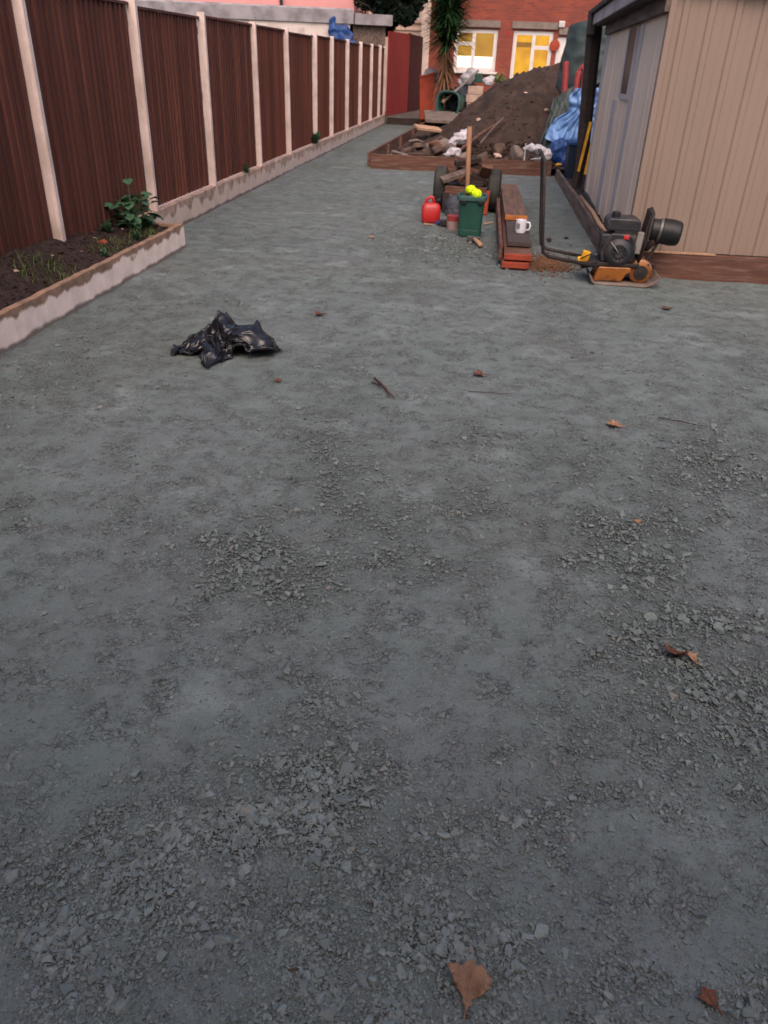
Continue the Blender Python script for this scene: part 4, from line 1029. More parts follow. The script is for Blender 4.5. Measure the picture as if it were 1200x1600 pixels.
ws = MB().box((.45, -.075, .225), (.62, .03, .014), (0, .0, 0)).build('sill_strip', M['pale_wood'], sh); ws.rotation_euler = (0, 0, .055)
MB().box((2.1, 5.05, 1.2), (4.2, .05, 2.1)).build('rear_wall', M['shed_side'], sh)

# timber edging along the shed, stick on it
ed = MB()
for i in range(13):
    t_ = i/12; y = 8.0+6.6*t_; x = 1.225-.055*t_; z = .17+.02*math.sin(t_*5)
    ed.v += [(x-.025, y, -.06), (x+.025, y, -.06), (x+.025, y, z), (x-.025, y, z)]
for i in range(12):
    for k in range(4): ed.f.append((i*4+k, i*4+(k+1) % 4, i*4+4+(k+1) % 4, i*4+4+k))
ed.f += [(3, 2, 1, 0), (48, 49, 50, 51)]
tag(ed.build('edging_board', M['timber_grey'], bevel=.005), 'long grey timber edging board on its edge beside the shed', 'board')
tag(MB().tube([(1.22, 11.0, .20), (1.235, 9.6, .215), (1.20, 8.6, .24), (1.16, 7.62, .34)], [.022, .024, .024, .022], 7).build('stick', M['pale_wood'], smooth=True), 'pale split stick lying along the edging board to the compactor', 'stick')
strip = tag(MB().box((1.33, 11.0, .03), (.16, 6.2, .10)).build('bare_soil_strip', M['soil'], bevel=.01), 'strip of dark soil between edging board and shed', kind='structure')

# things leaning behind and beside the shed
for k, (p0, p1, r, mt, nm, lab) in enumerate([
        ((1.40, 13.0, .02), (1.27, 13.2, 2.35), .085, 'timber_dark', 'post', 'dark weathered post standing at the back corner of the shed'),
        ((1.47, 13.15, .0), (1.38, 13.3, 2.3), .045, 'timber_dark', 'post', 'dark weathered post leaning closest against the shed wall'),
        ((1.27, 12.7, .05), (1.345, 12.8, .95), .028, 'timber_dark', 'batten', 'short dark batten leaning with the yellow levels'),]):
    tag(MB().tube([p0, p1], r, 5).build(nm, M[mt]), lab, 'post')
for k, (p0, p1, lab) in enumerate([((1.28, 12.6, .05), (1.40, 12.75, .98), 'longer yellow spirit level leaning beside the dark posts'), ((1.385, 12.5, .05), (1.46, 12.6, .90), 'shorter yellow spirit level leaning closest to the shed wall')]):
    t = thing('spirit_level', lab, 'tool', p0)
    v = Vector(p1)-Vector(p0)
    b1 = MB().tube([v*.0, v*.3], .024, 4).build('dark_foot', M['timber_dark'], t)
    b2 = MB().tube([v*.3, v], .027, 4).build('body', M['yellow'], t)
t = thing('navy_crate', 'dark navy crate standing under the blue tarpaulin', 'crate', (1.42, 14.2, 0))
MB().box((0, 0, .3), (.34, .5, .58), taper=.9).build('body', M['navy'], t, bevel=.02)
MB().box((0, 0, .60), (.38, .54, .05)).build('rim', M['deep_blue'], t, bevel=.01)
def sheet(name, label, fn, nu, nv, m, cat='tarpaulin', solid=.006):
    mb = MB(); mb.grid(fn, nu, nv)
    return tag(mb.build(name, m, smooth=True, solid=solid), label, cat)
def fold(u, v, s=0.0, a=.06): return a*(mnoise.noise(Vector((u*5+s, v*2.2, s))) + .6*(1-abs(mnoise.noise(Vector((u*9+s, v*4, s+3))))*2) + .4*mnoise.noise(Vector((u*16, v*9, s))))
def blue_fn(u, v):   # u across, v top to bottom
    zt = 1.38-.95*v-.22*max(0, v-.5)*math.sin(u*PI); pinch = 1-.45*math.exp(-((v-.42)/.14)**2)
    x = 1.60 - .34*v*(1-u) + (u-.5)*.52*pinch*(1+.35*v)
    return (x + .5*fold(u, v, 3, .08), 15.5 + .9*fold(u, v, 1, .12) - .12*math.sin(PI*u), zt + .16*(1-u)*(.2-v)*-1 + .05*fold(u, v, 8))
sheet('blue_tarp', 'bright blue tarpaulin hanging in folds beside the shed', blue_fn, 46, 60, M['blue_tarp'])
o = crumple('blue_bag', [((0, 0, .14), (.16, .1, .2)), ((.08, 0, -.02), (.12, .1, .12))], M['deep_blue'], voxel=.02, amp=.03, freq=7, seed=18)
o.location = (1.19, 15.05, .26); tag(o, 'crumpled darker blue sheet bunched at the foot of the bright blue tarpaulin', 'tarpaulin')
tag(rock('yellow_lump', (1.19, 14.8, .20), (.14, .10, .10), M['yellow'], 55), 'dull yellow scrap at the corner of the timber edging', 'scrap')
def gtarp(u, v):     # tall thing under a dark green sheet
    a = -PI*.95 + u*PI*1.5
    rr_ = .36*(1+.25*v) + .6*fold(u, v, 5, .05)
    top = min(1, v/.12)
    return (1.72+rr_*1.35*top*math.cos(a), 16.9+rr_*1.2*top*math.sin(a), 2.34-1.05*max(0, v-.10)*(1+.15*math.sin(u*11)) - .05*v + (.05*math.sin(u*9) if v < .15 else 0))
sheet('green_tarp', 'dark green tarpaulin over a tall stack behind the shed', gtarp, 60, 40, M['green_tarp'])
t = thing('covered_stack', 'dark boarded stack standing under the green tarpaulin', 'stack', (1.80, 16.95, 0))
MB().box((0, 0, 1.0), (.72, .55, 2.0)).build('body', M['timber_dark'], t, bevel=.02)
t = thing('metal_stand', 'faded red tubular metal stand showing below the green tarpaulin', 'stand', (1.38, 16.2, 0))
MB().tube([(-.06, 0, .2), (-.12, 0, 1.0), (-.19, 0, 1.75)], .055, 7).build('leg', M['red_pink'], t)
MB().tube([(.05, 0, 1.1), (.05, 0, 1.58), (.10, 0, 1.68), (.17, 0, 1.58), (.2, 0, 1.0), (.2, 0, .2)], .05, 7).build('bent_tube', M['red_pink'], t)
def gtarp2(u, v):
    return (1.02+.34*u-.24*v*(1-u)+.5*fold(u, v, 12, .06), 15.9+.5*v*-1+.7*fold(u, v, 11, .10), 1.15-1.0*v+.25*u*(1-v))
sheet('green_tarp', 'dark green sheet slumped on the earth heap left of the blue tarpaulin', gtarp2, 30, 36, M['green_tarp'])

# ---------------------------------------------------------------- cart with firewood
ct = thing('cart', 'two wheeled cart with thick tyres loaded with wood pieces', 'cart', (-.25, 10.75, 0))
for sx_ in (-1, 1):
    w = MB().lathe([(.10, -.075), (.2, -.085), (.245, -.06), (.255, 0), (.245, .06), (.2, .085), (.10, .075)], 26, Matrix.Translation((sx_*.34, 0, .255)) @ Euler((0, R(90), 0)).to_matrix().to_4x4())
    wo = w.build('wheel', M['rubber'], ct, smooth=True, auto=35)
    MB().lathe([(.0, -.05), (.11, -.06), (.11, .06), (.0, .05)], 16, Matrix.Translation((sx_*.34, 0, .255)) @ Euler((0, R(90), 0)).to_matrix().to_4x4()).build('rim', M['timber_dark'], wo)
MB().tube([(-.34, 0, .255), (.34, 0, .255)], .022, 8).build('axle', M['steel'], ct)
MB().box((0, .1, .285), (.50, .8, .035)).build('deck', M['timber_dark'], ct, bevel=.005)
MB().box((-.01, -.31, .265), (.52, .035, .10)).build('front_board', M['timber_edge'], ct, bevel=.005)
MB().box((-.25, -.30, .12), (.08, .06, .24)).build('leg', M['timber_dark'], ct, bevel=.005)
MB().box((.24, -.30, .14), (.10, .05, .28), (0, .05, 0)).build('leg', M['rust_end'], ct, bevel=.005)
WD = [(-.17, -.22, .40, .34, .15, .05, .15, -.30, .35, 'pale'), (-.1, -.05, .36, .36, .1, .08, .0, .1, 1.2, 'd'), (.14, -.15, .36, .36, .09, .07, .1, .3, .6, 'd'), (.2, -.12, .44, .30, .14, .06, .2, .7, 1.9, 'e'),
      (0, 0, .42, .4, .09, .07, .1, -.1, 2.3, 'd'), (-.05, -.16, .40, .26, .1, .06, .3, -.2, .9, 'e'), (.08, .1, .50, .46, .09, .06, 0, .2, .2, 'd'), (-.18, .08, .40, .3, .1, .07, .2, 0, 2.8, 'e'), (.05, -.22, .33, .3, .07, .06, 0, .05, .05, 'd'), (-.02, .02, .55, .34, .08, .06, .1, -.15, .35, 'd')]
WOOD_LABELS = ['pale flat wood offcut on the left of the cart load',
    'long dark offcut lying across the left of the cart load',
    'dark offcut at the right front of the cart load',
    'red brown offcut tilted up at the right of the cart load',
    'thick dark offcut in the centre of the cart load',
    'red brown offcut tilted behind the broom handle on the cart',
    'dark offcut lying level at the back of the cart load',
    'red brown offcut at the back left of the cart load',
    'dark offcut flat behind the front board of the cart',
    'topmost dark wood offcut of the cart load']
for i, (x, y, z, a, b, c, r1, r2, r3, k) in enumerate(WD):
    o = MB().box((0, 0, 0), (a, b, c)).build('wood_offcut', M[{'pale': 'timber_grey', 'd': 'timber_dark', 'e': 'timber_edge'}[k]], bevel=.006, loc=(-.25+x, 10.75+y, z+.02))
    o.rotation_euler = (r1, r2, r3)
    tag(o, WOOD_LABELS[i], 'wood', 'wood offcuts loaded on the cart')
o = crumple('grey_sack', [((0, 0, .10), (.13, .1, .12)), ((.02, 0, .02), (.15, .12, .07))], M['grey_sack'], voxel=.015, amp=.02, freq=8, seed=20)
o.location = (-.36, 10.25, .02); tag(o, 'grey blue sack slumped on the ground in front of the cart', 'sack')

# ---------------------------------------------------------------- green bin, handle, glove
gbx, gby = -.145, 8.98
t = thing('green_tub', 'dark green square plastic tub standing in front of the cart', 'tub', (gbx, gby, gzs(gbx, gby)))
def rring(w, d, z, n=28, p=6):
    return [(w*abs(math.cos(2*PI*k/n))**(2/p)*(1 if math.cos(2*PI*k/n) >= 0 else -1), d*abs(math.sin(2*PI*k/n))**(2/p)*(1 if math.sin(2*PI*k/n) >= 0 else -1), z) for k in range(n)]
def loft(rings):
    mb = MB(); n = len(rings[0])
    for r_ in rings: mb.v += r_
    for i in range(len(rings)-1):
        for k in range(n): mb.f.append((i*n+k, i*n+(k+1) % n, (i+1)*n+(k+1) % n, (i+1)*n+k))
    mb.f.append(tuple(reversed(range(n))))
    mb.f.append(tuple((len(rings)-1)*n+k for k in range(n)))
    return mb
loft([rring(.118, .108, 0), rring(.122, .112, .012), rring(.126, .116, .015), rring(.127, .117, .07), rring(.123, .113, .074), rring(.142, .132, .405), rring(.136, .126, .405), rring(.118, .108, .03)]).build('body', M['green_plastic'], t, smooth=True, auto=35)
loft([rring(.146, .136, .375), rring(.160, .150, .378), rring(.163, .153, .415), rring(.158, .148, .425), rring(.140, .130, .424), rring(.138, .128, .40)]).build('rim', M['rim_green'], t, smooth=True, auto=35)
for x in (-.085, .095): MB().box((x, -.152, .365), (.055, .02, .035)).build('lug', M['black_hole'], t, bevel=.006)
tag(MB().tube([(-.205, 9.0, .04), (-.21, 8.95, .55), (-.235, 8.93, 1.08)], [.022, .024, .026], 10).build('wooden_handle', M['handle_wood'], smooth=True), 'long wooden tool handle standing up out of the green tub', 'tool')
o = crumple('neon_glove', [((-.03, 0, .02), (.055, .05, .045)), ((.035, -.02, -.015), (.05, .05, .05))], M['neon'], voxel=.008, amp=.008, freq=18, amp2=.003, freq2=50, seed=22)
o.location = (-.135, 8.89, .46); tag(o, 'neon yellow glove lying on the rim of the green tub', 'glove')

# ---------------------------------------------------------------- red fuel can, bucket, bits
t = thing('fuel_can', 'bright red plastic fuel can with black spout on the gravel', 'fuel can', (-.63, 9.68, gzs(-.63, 9.68)), .15)
loft([rring(.09, .07, 0, p=4), rring(.108, .084, .02, p=4), rring(.112, .086, .10, p=4), rring(.11, .084, .175, p=4), rring(.085, .062, .215, p=4), rring(.05, .035, .225, p=4)]).build('body', M['red_plastic'], t, smooth=True)
MB().tube([(-.07, 0, .19), (-.055, 0, .255), (-.02, 0, .285), (.015, 0, .275), (.035, 0, .215)], .02, 8).build('handle', M['red_plastic'], t, smooth=True)
MB().tube([(.055, 0, .20), (.08, -.01, .25), (.105, -.02, .26)], [.028, .026, .02], 9).build('spout', M['black_hole'], t, smooth=True)
t = thing('small_bucket', 'small red and white bucket with wire handle beside the green tub', 'bucket', (-.335, 9.28, gzs(-.335, 9.28)))
MB().lathe([(.075, 0), (.082, .10)], 18).build('body', mat('dusty_white_tin', (168, 146, 142), (146, 122, 118), 9, .6, dirt=(150, 80, 76), damt=.5), t, smooth=True, auto=40)
MB().lathe([(.0825, .10), (.086, .155), (.08, .155)], 18).build('red_band', M['red_pink'], t, smooth=True, auto=40)
MB().tube([(-.085, 0, .14), (-.075, -.01, .20), (-.03, -.015, .235), (.03, -.015, .235), (.075, -.01, .20), (.085, 0, .14)], .004, 6).build('wire_handle', M['steel'], t)
o = crumple('blue_rag', [((0, 0, .02), (.06, .04, .025)), ((.05, .01, .012), (.04, .03, .018))], mat('blue_cloth', (40, 54, 110), (34, 46, 92), 10, .9), voxel=.008, amp=.012, freq=16, amp2=.003, floor=0, seed=25)
o.location = (-.50, 9.52, gzs(-.5, 9.52)+.005); tag(o, 'small blue rag on the ground beside the fuel can', 'rag')
tag(MB().box((0, 0, 0), (.17, .09, .06), (0, 0, .1)).build('dark_brick', M['timber_dark'], bevel=.006, loc=(-.42, 9.48, .035)), 'dark brick lying between the blue rag and the bucket', 'brick')
tag(MB().box((0, 0, 0), (.10, .03, .012), (.1, .1, .3)).build('wood_chip', M['pale_wood'], bevel=.002, loc=(-.64, 9.45, .014)), 'pale wood chip in front of the red fuel can', 'wood')
tag(MB().tube([(-.0, 9.62, .02), (.11, 9.72, .03)], .011, 6).build('stick', M['pale_wood']), 'short pale stick on the ground right of the green tub', 'stick')
t = thing('club_hammer', 'club hammer with pale wooden handle lying before the green tub', 'hammer', (-.09, 8.62, gzs(-.09, 8.62)+.028), .0)
MB().prism([(-.022, -.07), (.022, -.07), (.026, -.06), (.026, .06), (.022, .07), (-.022, .07), (-.026, .06), (-.026, -.06)], .05, Euler((0, 0, R(82))).to_matrix().to_4x4() @ Matrix.Translation((0, 0, -.02))).build('head', M['steel'], t, bevel=.004)
MB().tube([(-.005, .03, .008), (.03, -.10, .008), (.085, -.30, .004)], [.016, .02, .024], 9).build('handle', M['pale_wood'], t, smooth=True)

# ---------------------------------------------------------------- planks and mug
def plank(name, label, x0, x1, y0, y1, z0, z1, m, end=None, rz=0.0, endl=.06):
    t = thing(name, label, 'plank', ((x0+x1)/2, y0, z0), rz, 'stacked planks on the gravel')
    L = y1-y0; w = x1-x0; hh = z1-z0; e = endl if end else 0
    MB().box((0, e+(L-e)/2, hh/2), (w, L-e, hh)).build('body', m, t, bevel=.006)
    if end: MB().box((0, e/2, hh/2), (w*.995, e, hh*.995)).build('painted_end', end, t, bevel=.004)
    return t
plank('plank', 'lowest plank of the stack with an orange red end', .20, .455, 7.42, 11.4, .012, .062, M['timber_edge'], M['rust_end'], -.004)
plank('plank', 'second lowest plank of the stack with an orange red end', .215, .475, 7.46, 11.5, .078, .128, M['timber_edge'], M['rust_end'], .006)
plank('plank', 'narrow beam on edge along the left of the plank stack', .165, .200, 7.55, 11.35, .05, .195, M['timber_edge'], None, .010)
plank('plank', 'dark plank under the white mug in the stack', .245, .475, 7.78, 10.9, .140, .185, M['plank_dark'], None, .006)
plank('plank', 'topmost plank of the stack with a bright orange end', .225, .465, 8.95, 11.6, .190, .235, M['plank_top'], M['orange_end'], .018)
t = thing('mug', 'white mug with grey print standing on the dark plank', 'mug', (.375, 8.25, .186), -.3)
MB().lathe([(.038, 0), (.047, .004), (.052, .02), (.054, .125), (.050, .125), (.046, .012), (0, .010)], 24).build('body', M['white_china'], t, smooth=True, auto=40)
MB().tube([(.05, 0, .105), (.085, 0, .105), (.095, 0, .075), (.088, 0, .04), (.051, 0, .028)], .009, 8).build('handle', M['white_china'], t, smooth=True)
MB().grid(lambda u, v: (.0548*math.cos(-2.2+u*.7), .0548*math.sin(-2.2+u*.7), .045+.05*v), 6, 3).build('print', M['grey_paint'], t)

# ---------------------------------------------------------------- plate compactor
cx0, cy0 = 1.25, 7.22
cp = thing('plate_compactor', 'plate compactor with black engine and orange cowl on a steel base plate', 'compactor', (cx0, cy0, gzs(cx0, cy0)-.004), .0)
bp_ = MB(); prof = [(-.29, .075), (-.27, .03), (-.235, .008), (.20, .008), (.265, .035), (.315, .095), (.30, .105), (.255, .055), (.195, .026), (-.23, .026), (-.26, .045), (-.275, .08)]
bp_.prism(prof, .40, Matrix.Translation((0, .20, 0)) @ Euler((R(90), 0, 0)).to_matrix().to_4x4())
bp_.build('base_plate', M['plate_steel'], cp, bevel=.004)
sk = MB(); sk.prism([(-.25, .03), (-.22, .155), (.055, .16), (.06, .115), (.02, .095), (.0, .05), (-.02, .03)], .28, Matrix.Translation((0, .13, 0)) @ Euler((R(90), 0, 0)).to_matrix().to_4x4())
sk.build('orange_cover', M['compactor_orange'], cp, bevel=.012)
MB().lathe([(.0, -.13), (.085, -.13), (.10, -.12), (.10, .12), (.085, .13), (.0, .13)], 26, Matrix.Translation((.145, 0, .125)) @ Euler((R(90), 0, 0)).to_matrix().to_4x4()).build('exciter_housing', M['compactor_orange'], cp, smooth=True, auto=35)
MB().lathe([(.0, 0), (.055, 0), (.06, .012), (.0, .02)], 20, Matrix.Translation((.145, -.13, .12)) @ Euler((R(90), 0, 0)).to_matrix().to_4x4()).build('housing_cap', M['handle_steel'], cp)
MB().box((.215, 0, .13), (.06, .22, .14), (0, .3, 0)).build('belt_guard', M['handle_steel'], cp, bevel=.01)
MB().box((-.06, .0, .175), (.36, .30, .03)).build('engine_deck', M['handle_steel'], cp, bevel=.006)
eb = MB(); eb.prism([(-.15, .19), (.12, .19), (.135, .26), (.11, .40), (.06, .43), (-.09, .43), (-.14, .37), (-.165, .27)], .26, Matrix.Translation((-.06, .13, 0)) @ Euler((R(90), 0, 0)).to_matrix().to_4x4())
eb.build('engine_block', M['engine'], cp, bevel=.012)
rs = MB().lathe([(.0, .050), (.035, .052), (.04, .044), (.060, .044), (.066, .05), (.078, .048), (.10, .036), (.118, .015), (.12, 0)], 30, Matrix.Translation((-.075, -.13, .275)) @ Euler((R(90), 0, 0)).to_matrix().to_4x4()).build('recoil_starter', M['engine'], cp, smooth=True, auto=28)
for k in range(10):
    a = 2*PI*k/10
    MB().box((-.075+.052*math.cos(a), -.178, .275+.052*math.sin(a)), (.026, .006, .007), (0, -a, 0)).build('vent_slot', M['black_hole'], rs)
MB().box((-.185, -.04, .37), (.10, .15, .10)).build('carburettor', M['engine'], cp, bevel=.012)
MB().box((-.20, -.05, .31), (.07, .12, .05)).build('air_intake', M['handle_steel'], cp, bevel=.008)
tk = MB(); tk.prism([(-.145, .445), (.125, .445), (.145, .465), (.135, .535), (.10, .55), (-.12, .55), (-.145, .525)], .24, Matrix.Translation((-.06, .13, 0)) @ Euler((R(90), 0, 0)).to_matrix().to_4x4())
tko = tk.build('fuel_tank', M['engine'], cp, bevel=.018)
MB().lathe([(.036, .55), (.036, .585), (.03, .592), (.0, .592)], 14, Matrix.Translation((-.13, -.03, 0))).build('fuel_cap', M['black_hole'], tko)
MB().box((-.03, -.09, .437), (.2, .05, .03)).build('tank_bracket', M['handle_steel'], cp)
MB().box((-.03, -.142, .405), (.05, .02, .035)).build('stop_switch', M['red_plastic'], cp, bevel=.006)
MB().box((.085, -.10, .36), (.055, .06, .18), (0, .06, 0)).build('pale_guard', M['grey_paint'], cp, bevel=.008)
MB().box((.135, -.02, .42), (.035, .20, .40), (0, .10, 0)).build('lifting_frame', M['handle_steel'], cp, bevel=.008)
MB().tube([(.11, -.12, .20), (.15, -.13, .42), (.165, -.11, .60), (.165, .02, .625), (.165, .12, .60), (.14, .13, .2)], .014, 8).build('lifting_bar', M['handle_steel'], cp, smooth=True)
fl = MB(); Mx = Matrix.Translation((.30, -.04, .455)) @ Euler((0, R(96), R(-6))).to_matrix().to_4x4()
fl.lathe([(.0, -.13), (.075, -.13), (.088, -.115), (.09, -.06), (.096, -.055), (.097, -.035), (.104, -.03), (.108, .06), (.100, .11), (.085, .128), (.0, .13)], 26, Mx)
flo = fl.build('air_filter', M['filter'], cp, smooth=True, auto=30)
MB().lathe([(.098, -.058), (.1005, -.05), (.1005, -.04), (.098, -.033)], 26, Mx).build('clamp_band', M['steel'], flo)
MB().tube([(.16, -.04, .30), (.21, -.05, .36), (.22, -.04, .44)], [.03, .032, .036], 9).build('intake_hose', M['handle_steel'], cp, smooth=True)
MB().tube([(.17, -.06, .19), (.22, -.06, .28), (.26, -.05, .37)], .014, 7).build('filter_bracket', M['handle_steel'], cp)
MB().box((-.335, -.06, .225), (.07, .05, .075), (0, .2, 0)).build('throttle_box', M['yellow'], cp, bevel=.01)
MB().tube([(-.40, -.06, .185), (-.32, -.06, .19)], .026, 9).build('throttle_grip', M['yellow'], cp)
MB().box((-.30, 0, .16), (.14, .26, .05), (0, -.25, 0)).build('handle_mount', M['handle_steel'], cp, bevel=.008)
for bxx, bzz in ((-.21, .13), (.02, .135), (-.20, .06), (.09, .19), (.20, .19), (.215, .06)):
    MB().lathe([(.0, 0), (.009, 0), (.009, .007), (.0, .008)], 6, Matrix.Translation((bxx, -.135, bzz)) @ Euler((R(90), 0, 0)).to_matrix().to_4x4()).build('bolt', M['steel'], cp)
MB().tube([(-.38, -.09, .20), (-.30, -.13, .25), (-.22, -.15, .30), (-.18, -.13, .38), (-.14, -.10, .42)], .005, 6).build('throttle_cable', M['black_hole'], cp, smooth=True)
MB().tube([(.02, -.15, .40), (.06, -.16, .33), (.05, -.155, .24), (.08, -.14, .20)], .004, 6).build('ignition_wire', M['black_hole'], cp, smooth=True)
MB().tube([(-.075, -.185, .275), (-.12, -.19, .33), (-.15, -.16, .36)], .006, 6).build('starter_cord', M['grey_paint'], cp, smooth=True)
for fz in (.40, .415, .43): MB().box((-.06, -.128, fz-.03), (.17, .012, .004)).build('cooling_fin', M['handle_steel'], cp)
for s_y in (-.16, .16):
    MB().tube([(-.24, s_y, .155), (-.66, s_y*1.05, .215), (-.715, s_y*1.08, .25), (-.735, s_y*1.1, .36), (-.80, s_y*1.1, .98), (-.83, s_y*.9, 1.02)], .0155, 9).build('handle_bar', M['handle_steel'], cp, smooth=True)
MB().tube([(-.83, -.144, 1.02), (-.83, .144, 1.02)], .018, 9).build('grip_bar', M['handle_steel'], cp)
MB().tube([(-.70, -.165, .235), (-.70, .165, .235)], .013, 8).build('cross_bar', M['handle_steel'], cp)

# brown crumbs by the compactor handle
n_ = 3800
a = RNG.uniform(0, 2*PI, n_); q = np.abs(RNG.normal(0, .55, n_))
sxp, syp = .66+.24*q*np.cos(a)+RNG.normal(0, .02, n_), 7.75+.42*q*np.sin(a)
dd = scatter('sawdust', np.stack([sxp, syp, gz(sxp, syp)+.002], -1), np.clip(RNG.lognormal(math.log(.014), .5, n_), .004, .05), M['sawdust'], PROT, .7, .1)
tag(dd, 'brown wood crumbs spilled on the gravel under the compactor handle', 'sawdust', kind='stuff')
for k, (x, y, s) in enumerate([(.72, 8.9, .09), (.92, 9.1, .07), (.80, 8.35, .06)]):
    tag(rock('dark_clod', (x, y, s*.2), (s, s*.8, s*.6), M['soil'], 300+k), ['dark clod left of the other two behind the compactor handle', 'dark clod closest to the edging board', 'smallest dark clod, nearest the compactor handle'][k], 'clod', 'dark clods behind the compactor')

